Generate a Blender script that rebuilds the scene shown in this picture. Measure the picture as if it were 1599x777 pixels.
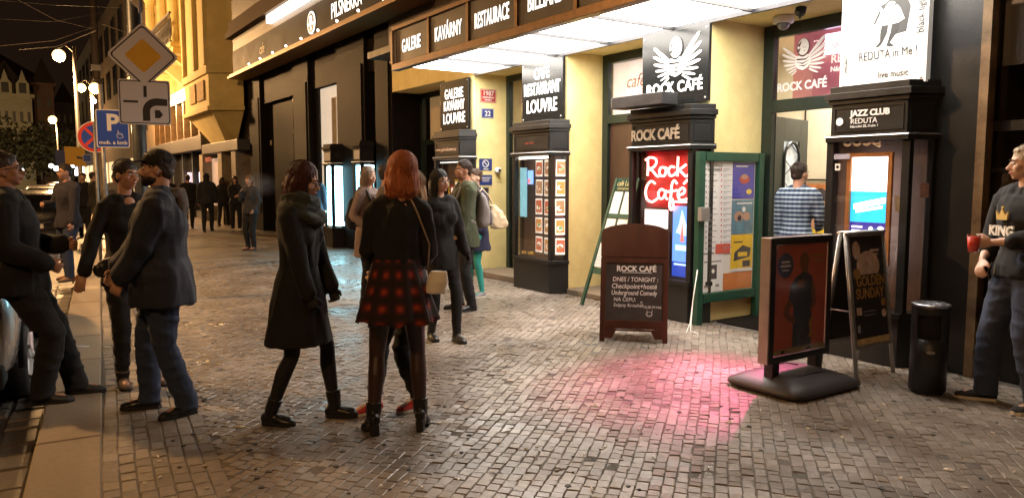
import bpy, bmesh, math, random
from mathutils import Vector, Matrix, noise
import numpy as np
random.seed(7)
D=bpy.data
for o in list(D.objects): D.objects.remove(o)
sc=bpy.context.scene
COL=sc.collection
R=math.radians
# ---------------------------------------------------------------- camera
F_PX=1180.0; CX=799.5; CY=388.5; EYE=1.6
PITCH=math.atan((CY-280.0)/F_PX); YAW=math.atan((CX-20.0)*math.cos(PITCH)/F_PX)
fw=Vector((-math.cos(YAW),math.sin(YAW),0)); rt=Vector((math.sin(YAW),math.cos(YAW),0))
f3=Vector((fw.x*math.cos(PITCH),fw.y*math.cos(PITCH),-math.sin(PITCH))); up3=rt.cross(f3)
cam=D.cameras.new('camera'); cam.sensor_width=36; cam.lens=36*F_PX/1599; cam.clip_end=3000; cam.clip_start=.05
co=D.objects.new('camera',cam); COL.objects.link(co); sc.camera=co
m=Matrix((rt,up3,-f3)).transposed().to_4x4(); m.translation=Vector((0,0,EYE)); co.matrix_world=m
def ray(u,v): return f3+rt*((u-CX)/F_PX)+up3*((CY-v)/F_PX)
def G(u,v,z=0.0):      # ground point that the photograph shows at (u, v)
    d=ray(u,v); return Vector((0,0,EYE))+d*((z-EYE)/d.z)
def W(u,v,Y):          # point on the facade plane Y
    d=ray(u,v); return Vector((0,0,EYE))+d*(Y/d.y)
def XP(u,v,X):
    d=ray(u,v); return Vector((0,0,EYE))+d*(X/d.x)
def AT(u,v,dist):
    d=ray(u,v); return Vector((0,0,EYE))+d*dist
# ---------------------------------------------------------------- night sky, exposure
w=D.worlds.new('World'); sc.world=w; w.use_nodes=True
nt=w.node_tree; bg=nt.nodes['Background']
sky=nt.nodes.new('ShaderNodeTexSky'); sky.sky_type='NISHITA'; sky.sun_disc=False; sky.sun_elevation=R(-9); sky.sun_rotation=R(250)
mx=nt.nodes.new('ShaderNodeMix'); mx.data_type='RGBA'; mx.inputs[0].default_value=.85
nt.links.new(sky.outputs[0],mx.inputs[6]); mx.inputs[7].default_value=(.20,.105,.06,1)
nt.links.new(mx.outputs[2],bg.inputs[0]); bg.inputs[1].default_value=.05
sc.view_settings.view_transform='Standard'; sc.view_settings.look='None'; sc.view_settings.exposure=.45; sc.view_settings.gamma=1
sc.render.engine='CYCLES'
try:
    sc.cycles.use_denoising=True; sc.cycles.denoiser='OPENIMAGEDENOISE'
except Exception: pass
sc.cycles.max_bounces=6; sc.cycles.diffuse_bounces=3; sc.cycles.glossy_bounces=3; sc.cycles.transmission_bounces=4; sc.cycles.transparent_max_bounces=8
sc.cycles.sample_clamp_indirect=4; sc.cycles.caustics_reflective=False; sc.cycles.caustics_refractive=False
# ---------------------------------------------------------------- materials
MC={}
def mat(name,c=(.5,.5,.5),rough=.8,metal=0.,emit=None,es=0.,var=.0,vs=8.,bump=0.,bs=40.,coat=0.,sheen=0.,dirt=None,stretch=None,spec=.5,alpha=1.,obj=True):
    if name in MC: return MC[name]
    mt=D.materials.new(name); mt.use_nodes=True; N=mt.node_tree.nodes; L=mt.node_tree.links
    b=N['Principled BSDF']; b.inputs['Base Color'].default_value=(*c,1); b.inputs['Roughness'].default_value=rough; b.inputs['Metallic'].default_value=metal
    b.inputs['Coat Weight'].default_value=coat; b.inputs['Sheen Weight'].default_value=sheen; b.inputs['Specular IOR Level'].default_value=spec; b.inputs['Alpha'].default_value=alpha
    if emit: b.inputs['Emission Color'].default_value=(*emit,1); b.inputs['Emission Strength'].default_value=es
    if var or bump:
        tc=N.new('ShaderNodeTexCoord'); mp=N.new('ShaderNodeMapping'); L.new(tc.outputs['Object'],mp.inputs[0])
        if stretch: mp.inputs['Scale'].default_value=stretch
        if var:
            n=N.new('ShaderNodeTexNoise'); n.inputs['Scale'].default_value=vs; n.inputs['Detail'].default_value=6; n.inputs['Roughness'].default_value=.65
            L.new(mp.outputs[0],n.inputs[0]); r=N.new('ShaderNodeValToRGB'); r.color_ramp.elements[0].position=.3; r.color_ramp.elements[1].position=.7
            d=dirt or tuple(x*(1-var) for x in c); r.color_ramp.elements[0].color=(*d,1); r.color_ramp.elements[1].color=(*[min(1,x*(1+var*.6)) for x in c],1)
            L.new(n.outputs[0],r.inputs[0]); L.new(r.outputs[0],b.inputs['Base Color'])
            mr=N.new('ShaderNodeMapRange'); mr.inputs[3].default_value=max(0,rough-.12); mr.inputs[4].default_value=min(1,rough+.12)
            L.new(n.outputs[0],mr.inputs[0]); L.new(mr.outputs[0],b.inputs['Roughness'])
        if bump:
            n2=N.new('ShaderNodeTexNoise'); n2.inputs['Scale'].default_value=bs; n2.inputs['Detail'].default_value=4
            L.new(mp.outputs[0],n2.inputs[0]); bu=N.new('ShaderNodeBump'); bu.inputs['Strength'].default_value=bump; bu.inputs['Distance'].default_value=.02
            L.new(n2.outputs[0],bu.inputs['Height']); L.new(bu.outputs[0],b.inputs['Normal'])
    MC[name]=mt; return mt
def emis(name,c,s):
    return mat(name,tuple(min(.8,x) for x in c),.5,emit=c,es=s)
def glassm(name='clear_glass',tint=(1,1,1),gl=.05,rough=.02,fk=.3):
    if name in MC: return MC[name]
    mt=D.materials.new(name); mt.use_nodes=True; N=mt.node_tree.nodes; L=mt.node_tree.links
    N.remove(N['Principled BSDF']); o=N['Material Output']
    t=N.new('ShaderNodeBsdfTransparent'); t.inputs[0].default_value=(*tint,1); g=N.new('ShaderNodeBsdfGlossy'); g.inputs['Roughness'].default_value=rough
    lw=N.new('ShaderNodeLayerWeight'); lw.inputs[0].default_value=.25; ad=N.new('ShaderNodeMath'); ad.operation='MULTIPLY_ADD'; ad.inputs[1].default_value=fk; ad.inputs[2].default_value=gl
    L.new(lw.outputs['Fresnel'],ad.inputs[0]); mi=N.new('ShaderNodeMixShader'); L.new(ad.outputs[0],mi.inputs[0]); L.new(t.outputs[0],mi.inputs[1]); L.new(g.outputs[0],mi.inputs[2]); L.new(mi.outputs[0],o.inputs[0])
    MC[name]=mt; return mt
GLASS=glassm()
black=mat('black_paint',(.012,.012,.012),.35,var=.3,vs=6,bump=.05)
dgreen=mat('dark_green_paint',(.012,.022,.017),.35,var=.3,vs=9,bump=.04)
green=mat('green_paint',(.010,.060,.034),.45,var=.25,vs=9,bump=.06)
yellow=mat('ochre_plaster',(.82,.71,.34),.9,var=.10,vs=2.2,bump=.2,bs=40,dirt=(.70,.57,.25))
granite=mat('dark_granite',(.009,.007,.006),.6,var=.4,vs=14,bump=.02,bs=80,spec=.06)
granite2=mat('brown_stone',(.045,.03,.02),.5,var=.4,vs=5,bump=.1,bs=30)
copper=mat('bronze_trim',(.17,.095,.045),.38,metal=.6,var=.3,vs=12)
brownp=mat('brown_panel',(.026,.016,.012),.35,var=.2,vs=5)
white=mat('white_paint',(.8,.79,.76),.5,var=.05)
paper=mat('white_paper',(.78,.76,.70),.8,var=.05,vs=20)
creamw=mat('cream_wall',(.62,.52,.38),.85,var=.08,vs=3)
silver=mat('brushed_metal',(.55,.55,.55),.35,metal=.9,var=.15)
galv=mat('galvanised_steel',(.35,.33,.31),.5,metal=.7,var=.3,vs=20)
steel=mat('dark_steel',(.06,.06,.065),.4,metal=.6,var=.3)
rubber=mat('black_rubber',(.02,.02,.02),.75,var=.3)
redp=mat('red_enamel',(.42,.04,.025),.35,var=.2,vs=20); bluep=mat('blue_enamel',(.03,.05,.20),.35,var=.1)
letterm=mat('lit_letter_white',(.8,.8,.78),.5,emit=(1,.97,.9),es=1.15)
# ---------------------------------------------------------------- scene helpers
def link(name,me,parent=None):
    o=D.objects.new(name,me); COL.objects.link(o)
    if parent: o.parent=parent
    return o
def thing(name,label,cat,loc=(0,0,0),rz=0,group=None):
    o=link(name,None); o.location=loc; o.rotation_euler=(0,0,rz); o.empty_display_size=.2
    return tag(o,label,cat,group)
def tag(o,label=None,cat=None,group=None,kind=None):
    if label: o['label']=label
    if cat: o['category']=cat
    if group: o['group']=group
    if kind: o['kind']=kind
    return o
def rel(o,label,group=None):
    o['label']=label
    if group: o['group']=group
    return o
def dup(o,parent=None,loc=None,rz=None):
    c=o.copy(); COL.objects.link(c)
    if parent: c.parent=parent
    for ch in o.children: dup(ch,c)
    if loc is not None: c.location=loc
    if rz is not None: c.rotation_euler=(0,0,rz)
    return c
class MB:
    def __init__(s): s.V=[];s.F=[];s.M=[];s.cur=0;s.mats=[]
    def m(s,mt):
        if mt not in s.mats: s.mats.append(mt)
        s.cur=s.mats.index(mt); return s
    def add(s,vs,fs):
        b=len(s.V); s.V+= [tuple(v) for v in vs]; s.F+=[tuple(i+b for i in f) for f in fs]; s.M+=[s.cur]*len(fs); return s
    def box(s,x0,x1,y0,y1,z0,z1,M=None):
        vs=[(x,y,z) for z in (z0,z1) for y in (y0,y1) for x in (x0,x1)]
        if M: vs=[tuple(M@Vector(v)) for v in vs]
        return s.add(vs,[(0,2,3,1),(4,5,7,6),(0,1,5,4),(1,3,7,5),(3,2,6,7),(2,0,4,6)])
    def prism(s,poly,a,b,M=None):   # poly: list (x,y); extruded z a..b, then M
        n=len(poly); vs=[(x,y,a) for x,y in poly]+[(x,y,b) for x,y in poly]
        ar=sum(poly[i][0]*poly[(i+1)%n][1]-poly[(i+1)%n][0]*poly[i][1] for i in range(n))
        if M: vs=[tuple(M@Vector(v)) for v in vs]
        fs=[tuple(range(n))[::-1],tuple(range(n,2*n))]+[(i,(i+1)%n,n+(i+1)%n,n+i) for i in range(n)]
        if ar<0: fs=[f[::-1] for f in fs]
        return s.add(vs,fs)
    def flat(s,pts,M=None):
        vs=[(p[0],p[1],p[2] if len(p)>2 else 0) for p in pts]
        n=len(vs); ar=sum(vs[i][0]*vs[(i+1)%n][1]-vs[(i+1)%n][0]*vs[i][1] for i in range(n))
        if M: vs=[tuple(M@Vector(v)) for v in vs]
        f=tuple(range(n)); return s.add(vs,[f if ar>=0 else f[::-1]])
    def tube(s,pts,r,n=8,cap=True):
        pts=[Vector(p) for p in pts]; rs=r if isinstance(r,(list,tuple)) else [r]*len(pts)
        vs=[];u=None
        for i,p in enumerate(pts):
            t=((pts[min(i+1,len(pts)-1)]-pts[max(i-1,0)])).normalized()
            if u is None:
                u=t.orthogonal().normalized()
            else: u=(u-t*u.dot(t)); u=u.normalized() if u.length>1e-6 else t.orthogonal().normalized()
            v=t.cross(u)
            vs+=[p+(u*math.cos(2*math.pi*k/n)+v*math.sin(2*math.pi*k/n))*rs[i] for k in range(n)]
        fs=[(i*n+k,i*n+(k+1)%n,(i+1)*n+(k+1)%n,(i+1)*n+k) for i in range(len(pts)-1) for k in range(n)]
        if cap: fs+=[tuple(range(n))[::-1],tuple(range((len(pts)-1)*n,len(pts)*n))]
        return s.add(vs,fs)
    def lathe(s,prof,c=(0,0,0),n=16,M=None):  # prof (r,z)
        vs=[Vector((c[0]+r*math.cos(2*math.pi*k/n),c[1]+r*math.sin(2*math.pi*k/n),c[2]+z)) for r,z in prof for k in range(n)]
        if M: vs=[M@v for v in vs]
        fs=[(i*n+k,i*n+(k+1)%n,(i+1)*n+(k+1)%n,(i+1)*n+k) for i in range(len(prof)-1) for k in range(n)]
        fs+=[tuple(range(n))[::-1],tuple(range((len(prof)-1)*n,len(prof)*n))]
        return s.add(vs,fs)
    def ball(s,c,r,n=12,sc=(1,1,1)):
        m=n//2; c=Vector(c)
        return s.lathe([(max(1e-4,math.sin(math.pi*i/m))*r,-math.cos(math.pi*i/m)*r*sc[2]/max(sc[0],1e-6)) for i in range(m+1)],c,n)
    def build(s,name,mt=None,parent=None,smooth=False,bevel=0):
        me=D.meshes.new(name); me.from_pydata(s.V,[],s.F)
        for q in (s.mats or [mt]): me.materials.append(q)
        if s.mats: me.polygons.foreach_set('material_index',s.M)
        if smooth: me.polygons.foreach_set('use_smooth',[True]*len(s.F))
        if bevel:
            bm=bmesh.new(); bm.from_mesh(me); bmesh.ops.remove_doubles(bm,verts=bm.verts,dist=1e-5)
            bmesh.ops.bevel(bm,geom=[e for e in bm.edges if e.is_manifold and e.calc_face_angle(0)>.5],offset=bevel,segments=2,affect='EDGES',profile=.6,clamp_overlap=True)
            bm.to_mesh(me); bm.free()
        me.update()
        o=link(name,me,parent)
        return o
def frame(o,ux,uz):   # local 2D frame: x along ux, y along uz, z out
    ux=Vector(ux).normalized(); uz=Vector(uz).normalized(); n=ux.cross(uz)
    M=Matrix((ux,uz,n)).transposed().to_4x4(); M.translation=Vector(o); return M
def text(s,M,x,y,size,mt,parent,xs=1.,off=.0,ext=.002,align='CENTER',name='lettering',lift=.002,shear=0.,sp=1.,rot=0):
    c=D.curves.new(name,'FONT'); c.body=s; c.size=size; c.align_x=align; c.offset=off; c.extrude=ext; c.shear=shear; c.space_character=sp; c.space_line=.9
    c.resolution_u=3; c.materials.append(mt); o=link(name,c,parent)
    o.matrix_local=M@Matrix.Translation((x,y,lift+ext))@Matrix.Rotation(rot,4,'Z')@Matrix.Diagonal((xs,1,1,1)); return o
def panel(name,M,w,h,mt,parent,t=.01,items=(),x0=0,y0=0,lift=0):
    """flat board with printed shapes: items = (material, polygon | (x0,y0,x1,y1)) in metres, later ones on top"""
    b=MB(); b.m(mt).box(x0,x0+w,y0,y0+h,lift,lift+t,M); k=lift+t
    for q,p in items:
        k+=.0006; b.m(q)
        if len(p)==4 and not isinstance(p[0],(tuple,list)): p=[(p[0],p[1]),(p[2],p[1]),(p[2],p[3]),(p[0],p[3])]
        b.flat([(a,c,k) for a,c in p],M)
    return b.build(name,None,parent)
def disc(cx,cy,r,n=18,ry=None):
    ry=ry or r; return [(cx+r*math.cos(2*math.pi*i/n),cy+ry*math.sin(2*math.pi*i/n)) for i in range(n)]
XZ=lambda x,y,z: frame((x,y,z),(1,0,0),(0,0,1))      # faces the street
YZ=lambda x,y,z: frame((x,y,z),(0,1,0),(0,0,1))      # faces +X
def txtmeshes():
    pass
# ================================================================ ground
KA=math.atan(.085)           # the kerb runs slightly askew to the facade
kd=Vector((-math.cos(KA),math.sin(KA),0)); kn=Vector((math.sin(KA),math.cos(KA),0)); K0=Vector((0,-.42,0))
def KP(a,b,z=0): return K0+kd*a+kn*b+Vector((0,0,z))
def stone_mat(name,cols,rough=.45,bump=.25):
    mt=D.materials.new(name); mt.use_nodes=True; N=mt.node_tree.nodes; L=mt.node_tree.links; b=N['Principled BSDF']
    tc=N.new('ShaderNodeTexCoord'); ge=N.new('ShaderNodeNewGeometry')
    n0=N.new('ShaderNodeTexNoise'); n0.inputs['Scale'].default_value=1.3; n0.inputs['Detail'].default_value=5
    L.new(ge.outputs['Position'],n0.inputs[0])
    n=N.new('ShaderNodeTexNoise'); n.inputs['Scale'].default_value=22; n.inputs['Detail'].default_value=5; L.new(ge.outputs['Position'],n.inputs[0])
    at=N.new('ShaderNodeAttribute'); at.attribute_name='tone'; oi=N.new('ShaderNodeObjectInfo')
    s=N.new('ShaderNodeMath'); s.operation='ADD'; L.new(at.outputs['Fac'],s.inputs[0])
    s2=N.new('ShaderNodeMath'); s2.operation='MULTIPLY'; s2.inputs[1].default_value=.35; L.new(n.outputs[0],s2.inputs[0]); L.new(s2.outputs[0],s.inputs[1])
    s3=N.new('ShaderNodeMath'); s3.operation='MULTIPLY_ADD'; s3.inputs[1].default_value=.85; L.new(n0.outputs[0],s3.inputs[0]); L.new(s.outputs[0],s3.inputs[2])
    r=N.new('ShaderNodeValToRGB'); e=r.color_ramp.elements; e[0].position=.42; e[1].position=1.05 if False else 1.
    e[0].color=(*cols[0],1); e[1].color=(*cols[2],1); q=e.new(.80); q.color=(*cols[1],1)
    L.new(s3.outputs[0],r.inputs[0]); L.new(r.outputs[0],b.inputs['Base Color'])
    mr=N.new('ShaderNodeMapRange'); mr.inputs[1].default_value=.3; mr.inputs[2].default_value=.7; mr.inputs[3].default_value=rough-.13; mr.inputs[4].default_value=rough+.17
    L.new(n0.outputs[0],mr.inputs[0]); L.new(mr.outputs[0],b.inputs['Roughness'])
    bu=N.new('ShaderNodeBump'); bu.inputs['Strength'].default_value=bump; bu.inputs['Distance'].default_value=.012
    L.new(n.outputs[0],bu.inputs['Height']); L.new(bu.outputs[0],b.inputs['Normal'])
    MC[name]=mt; return mt
cobm=stone_mat('cobble_stone',[(.085,.068,.054),(.18,.147,.118),(.29,.25,.21)],.37,.3)
bandm=stone_mat('band_stone',[(.10,.085,.07),(.19,.16,.13),(.28,.24,.19)],.72,.3)
kerbm=stone_mat('kerb_granite',[(.16,.125,.09),(.24,.19,.135),(.30,.24,.17)],.75,.2)
roadm=stone_mat('road_setts_stone',[(.05,.042,.035),(.09,.075,.06),(.14,.115,.09)],.5,.35)
mort=mat('mortar_sand',(.115,.10,.085),.95,var=.4,vs=6,bump=.3,bs=60)
asph=mat('asphalt',(.045,.04,.036),.55,var=.4,vs=3,bump=.3,bs=90)
# far pavement: brick-like relief in the material
fp=D.materials.new('pavement_far'); fp.use_nodes=True; N=fp.node_tree.nodes; L=fp.node_tree.links; b=N['Principled BSDF']
ge=N.new('ShaderNodeNewGeometry'); mp=N.new('ShaderNodeMapping'); mp.inputs['Rotation'].default_value=(0,0,R(41)); L.new(ge.outputs['Position'],mp.inputs[0])
bt=N.new('ShaderNodeTexBrick'); bt.inputs['Scale'].default_value=1; bt.inputs['Brick Width'].default_value=.10; bt.inputs['Row Height'].default_value=.07; bt.inputs['Mortar Size'].default_value=.006
bt.inputs['Color1'].default_value=(.17,.14,.115,1); bt.inputs['Color2'].default_value=(.25,.21,.17,1); bt.inputs['Mortar'].default_value=(.06,.05,.04,1)
L.new(mp.outputs[0],bt.inputs[0]); n=N.new('ShaderNodeTexNoise'); n.inputs['Scale'].default_value=1.3; n.inputs['Detail'].default_value=8; L.new(ge.outputs['Position'],n.inputs[0])
mm=N.new('ShaderNodeMix'); mm.data_type='RGBA'; mm.blend_type='MULTIPLY'; mm.inputs[0].default_value=.8; L.new(bt.outputs[0],mm.inputs[6])
cr=N.new('ShaderNodeValToRGB'); cr.color_ramp.elements[0].position=.3; cr.color_ramp.elements[0].color=(.5,.48,.45,1); cr.color_ramp.elements[1].position=.7; L.new(n.outputs[0],cr.inputs[0]); L.new(cr.outputs[0],mm.inputs[7]); L.new(mm.outputs[2],b.inputs['Base Color'])
mr=N.new('ShaderNodeMapRange'); mr.inputs[1].default_value=.3; mr.inputs[2].default_value=.7; mr.inputs[3].default_value=.28; mr.inputs[4].default_value=.6; L.new(n.outputs[0],mr.inputs[0]); L.new(mr.outputs[0],b.inputs['Roughness'])
bu=N.new('ShaderNodeBump'); bu.inputs['Strength'].default_value=.6; bu.inputs['Distance'].default_value=.01; bu.invert=True; L.new(bt.outputs['Fac'],bu.inputs['Height'])
bu2=N.new('ShaderNodeBump'); bu2.inputs['Strength'].default_value=.5; bu2.inputs['Distance'].default_value=.02; n3=N.new('ShaderNodeTexNoise'); n3.inputs['Scale'].default_value=9; L.new(ge.outputs['Position'],n3.inputs[0]); L.new(n3.outputs[0],bu2.inputs['Height']); L.new(bu.outputs[0],bu2.inputs['Normal']); L.new(bu2.outputs[0],b.inputs['Normal'])

g=MB(); g.flat([(-2500,-2500,-.16),(400,-2500,-.16),(400,2500,-.16),(-2500,2500,-.16)]); tag(g.build('ground',asph),kind='structure')
g=MB(); a,b2=KP(-14,0),KP(260,0); g.prism([(a.x,a.y),(b2.x,b2.y),(b2.x,b2.y-13),(a.x,a.y-13)],-.15,-.125); tag(g.build('road',asph),kind='structure')
# pavement slab: near part is mortar under real cobbles, far part carries its relief in the material
XF=-15.5
g=MB(); g.m(mort); a=KP(-10,.36); c=K0+kd*((-XF)/kd.x*-1); 
def pvpoly(x0,x1):
    y=lambda x: K0.y+.36/math.cos(KA)+(-x)*math.tan(KA)
    return [(x0,y(x0)),(x1,y(x1)),(x1,9.5),(x0,9.5)]
g.prism(pvpoly(XF,8),-.14,-.004); g.m(fp).prism(pvpoly(-150,XF),-.14,-.002)
pave=tag(g.build('pavement'),kind='structure')
def stone_verts(u,v,w_,l_,ax,ay,z,ch,tilt):
    """one dressed stone: centre (u,v), sizes along ax and ay"""
    out=[]
    hw,hl=w_/2,l_/2
    j=[(random.uniform(-.004,.004),random.uniform(-.005,.005)) for _ in range(4)]
    cs=[(-hw,-hl),(hw,-hl),(hw,hl),(-hw,hl)]
    for k,(p,q) in enumerate(cs): out.append((p+j[k][0],q+j[k][1],-.03))
    for k,(p,q) in enumerate(cs): out.append((p+j[k][0],q+j[k][1],z-ch*.8))
    for k,(p,q) in enumerate(cs): out.append((p*(1-ch/hw)+j[k][0],q*(1-ch/hl)+j[k][1],z+p*tilt[0]+q*tilt[1]))
    return out
SF=[(0,1,5,4),(1,2,6,5),(2,3,7,6),(3,0,4,7),(4,5,9,8),(5,6,10,9),(6,7,11,10),(7,4,8,11),(8,9,10,11)]
def inview(p,mg=20):
    d=Vector((p[0],p[1],-EYE)); wz=d.dot(f3)
    if wz<.3: return None
    u=CX+F_PX*d.dot(rt)/wz; v=CY-F_PX*d.dot(up3)/wz
    return (u,v,wz) if -mg<u<1599+mg and v<777+mg else None
def lay(origin,ax,ay,u0,u1,v0,v1,w_,l_,ok,gap=.004):
    S=[]; nrow=int((u1-u0)/w_)
    for i in range(nrow):
        v=v0+random.uniform(0,l_); u=u0+(i+.5)*w_
        while v<v1:
            ln=l_*random.uniform(.70,1.35); c=origin+ax*u+ay*(v+ln/2)
            if ok(c): q=noise.noise(c*.9); S.append((c+ax*(.022*q),(w_-gap)*random.uniform(.96,1.03),ln-gap*.6))
            v+=ln
    return S
def emit_stones(S,ax,ay,nind,pname,parent,mt,hz=.003,ch=.0035,stuffname='cobbles'):
    S=[(s,inview(s[0])) for s in S]; S=[s for s in S if s[1]]
    S.sort(key=lambda s:s[1][2])
    ang=math.atan2(ax.y,ax.x)
    V=[];Fc=[];T=[]
    protos=[]
    for k in range(10):
        me=D.meshes.new(pname); w0,l0=S[0][0][1],np.mean([s[0][2] for s in S])
        me.from_pydata(stone_verts(0,0,w0,l0,None,None,random.uniform(-hz,hz)*.7,ch,(random.uniform(-.04,.04),random.uniform(-.04,.04))),[],SF)
        at=me.attributes.new('tone','FLOAT','POINT'); at.data.foreach_set('value',[random.uniform(.1,.3)]*12); me.materials.append(mt); protos.append((me,w0,l0))
    for k,((c,w_,ln),_) in enumerate(S):
        if k<nind:
            me,w0,l0=random.choice(protos); o=link(pname,me,parent); o.location=c; o.rotation_euler=(0,0,ang); o.scale=(w_/w0,ln/l0,1)
        else:
            b0=len(V); t=random.uniform(.1,.3)
            for x,y,z in stone_verts(0,0,w_,ln,None,None,random.uniform(-hz,hz)-(.006 if random.random()<.04 else 0),ch*random.uniform(.7,1.8),(random.uniform(-.045,.045),random.uniform(-.045,.045))):
                p=c+ax*x+ay*y; V.append((p.x,p.y,z+c.z)); T.append(t)
            Fc+=[tuple(i+b0 for i in f) for f in SF]
    if V:
        me=D.meshes.new(stuffname); me.from_pydata(V,[],Fc); at=me.attributes.new('tone','FLOAT','POINT'); at.data.foreach_set('value',T); me.materials.append(mt)
        o=link(stuffname,me,parent); o['kind']='stuff'
CA=R(48.9); cd=Vector((-math.cos(CA),math.sin(CA),0)); cx_=Vector((math.sin(CA),math.cos(CA),0))
def ky(p): return (p-K0).dot(kn)
def fnt(p): return p.y<6.3 or (p.x<-8.45 and p.x>-9.35 and False)
ok=lambda p: .36+.60<ky(p) and p.y<6.42 and p.x>XF+.1
emit_stones(lay(Vector((0,0,0)),cx_,cd,-14,9,-2,22,.068,.082,ok),cx_,cd,290,'cobble',pave,cobm)
# right-hand coordinate for band: ax across, ay along
okb=lambda p: p.x>XF+.2
emit_stones(lay(K0,kn,kd,.365,.365+.6,3.5,15.4,.085,.15,okb),kn,kd,110,'paving_brick',pave,bandm,hz=.002,ch=.006,stuffname='paving_bricks')
kerb=tag(link('kerb',None),kind='structure'); a=3.
kprotos=[]
while a<60:
    ln=random.uniform(.95,1.25); c=KP(a+ln/2,.18)
    me=D.meshes.new('kerb_stone'); me.from_pydata([(x,y,z-.02 if z>-.02 else z-.12) for x,y,z in stone_verts(0,0,.352,ln-.012,None,None,.026,.012,(0,0))],[],SF)
    at=me.attributes.new('tone','FLOAT','POINT'); at.data.foreach_set('value',[random.uniform(.15,.4)]*12); me.materials.append(kerbm)
    o=link('kerb_stone',me,kerb); o.location=c; o.rotation_euler=(0,0,math.atan2(kn.y,kn.x)); a+=ln
# big setts along the gutter
rs=link('road_setts',None); tag(rs,kind='structure')
Sx=[(s[0]+Vector((0,0,-.11)),s[1],s[2]) for s in lay(K0,kn,kd,-1.56,-.02,3.0,14,.22,.30,lambda p:True,gap=.012)]
emit_stones(Sx,kn,kd,60,'sett',rs,roadm,hz=.006,ch=.012,stuffname='setts')
# trodden chewing gum
gb_=MB(); gum=mat('trodden_gum',(.32,.29,.25),.8); gum2=mat('dark_gum',(.04,.035,.03),.7)
for k in range(240):
    p=G(random.uniform(180,1590),random.uniform(430,775)); r_=random.uniform(.008,.02); gb_.m(gum if k%3==0 else gum2).prism([(p.x+r_*(.7+.4*random.random())*math.cos(a),p.y+r_*(.7+.4*random.random())*math.sin(a)) for a in [math.pi*j/4 for j in range(8)]],.0,.0055)
tag(gb_.build('chewing_gum'),'flat trodden gum spots over the cobbles','litter',kind='stuff')
# litter on the ground
cig=mat('cigarette_paper',(.75,.7,.6),.8)
for i,(u,v,s,lb) in enumerate([(126,542,.11,'flattened white paper scrap lying on the granite kerb strip'),(375,667,.05,'small white scrap on the cobbles below the woman in the black coat'),(930,634,.045,'small crumpled white scrap on the pink lit cobbles'),(1482,734,.04,'tiny white scrap on the dark cobbles at the lower right'),(1139,660,.035,'tiny pale scrap below the pink light edge'),(862,485,.04,'white paper fleck on cobbles left of the chalkboard')]):
    p=G(u,v); b=MB(); n_=9
    pts=[(s*(.6+.4*random.random())*math.cos(2*math.pi*k/n_),s*.35*(.6+.4*random.random())*math.sin(2*math.pi*k/n_)) for k in range(n_)]
    b.prism(pts,.004,.009); b.add([(0,0,.02)]+[(x*.7,y*.7,.0095) for x,y in pts],[(0,1+k,1+(k+1)%n_) for k in range(n_)])
    o=b.build('paper_scrap',paper); o.location=p; o.rotation_euler=(0,0,random.uniform(.5,1)); tag(o,lb,'litter')
bb=MB()
for _ in range(90):
    p=G(random.uniform(200,1590),random.uniform(480,770)); a_=random.uniform(0,3.14); M=Matrix.Translation(p+Vector((0,0,.006)))@Matrix.Rotation(a_,4,'Z')
    bb.box(-.012,.012,-.004,.004,0,.006,M)
o=bb.build('cigarette_butts',cig); tag(o,'scattered pale cigarette butts over the cobbled pavement','litter',kind='stuff')
# ================================================================ lamps of the place
def point(name,loc,e,c,r=.12,parent=None):
    l=D.lights.new(name,'POINT'); l.energy=e; l.color=c; l.shadow_soft_size=r; o=link(name,l,parent); o.location=loc; return o
SOD=(1.0,.55,.22)
# ================================================================ cafe building with its bays
PF=6.45; WP=7.08; DP=7.32
bd=thing('cafe_building','ochre plastered ground floor with dark shop bays under the bright canopy','building',(-7.5,PF,0))
def bl(name,mb,mt=None,bevel=0): o=mb.build(name,mt,bd,bevel=bevel); o.location=(7.5,-PF,0); return o
pil=[(-11.97,-10.95),(-9.42,-8.42),(-6.80,-5.84),(-4.16,-3.46)]
for x0,x1 in pil[:3]:
    b=MB(); b.box(x0,x1,PF,7.6,0,3.9); bl('pillar',b,yellow,.01)
b=MB(); b.box(-4.16,-3.02,PF,7.6,0,3.9); bl('pillar',b,black,.01)
# soffit over the recesses and the wall above, behind the canopy
b=MB(); b.box(-14.2,-3.0,PF+.01,7.6,3.34,3.9); bl('soffit',b,yellow)
b=MB(); b.box(-14.2,4,PF-.05,7.6,3.9,9); bl('upper_wall',b,granite2)
b=MB(); b.box(-14.2,-2,7.55,7.62,3.34,4.2); bl('wall',b,black)
cafe_g=glassm('window_glass',(1,1,1),.05)
def window(x0,x1,Y,zs,fw_=.11,frm=dgreen,z0=0,z1=3.34,depth=.08,panes=()):
    f=MB(); f.box(x0,x0+fw_,Y,Y+depth,z0,z1).box(x1-fw_,x1,Y,Y+depth,z0,z1).box(x0+fw_,x1-fw_,Y,Y+depth,z1-fw_,z1)
    for z in zs: f.box(x0+fw_,x1-fw_,Y+.002,Y+depth-.002,z,z+fw_)
    o=bl('window',f,frm,.008)
    lv=[z0-fw_ if z0==0 else z0]+list(zs)+[z1-fw_]
    return o
def pane(o,x0,x1,Y,z0,z1,m_=None,t=.008):
    b=MB(); b.box(x0,x1,Y,Y+t,z0,z1); return b.build('pane',m_ or cafe_g,o)
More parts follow.
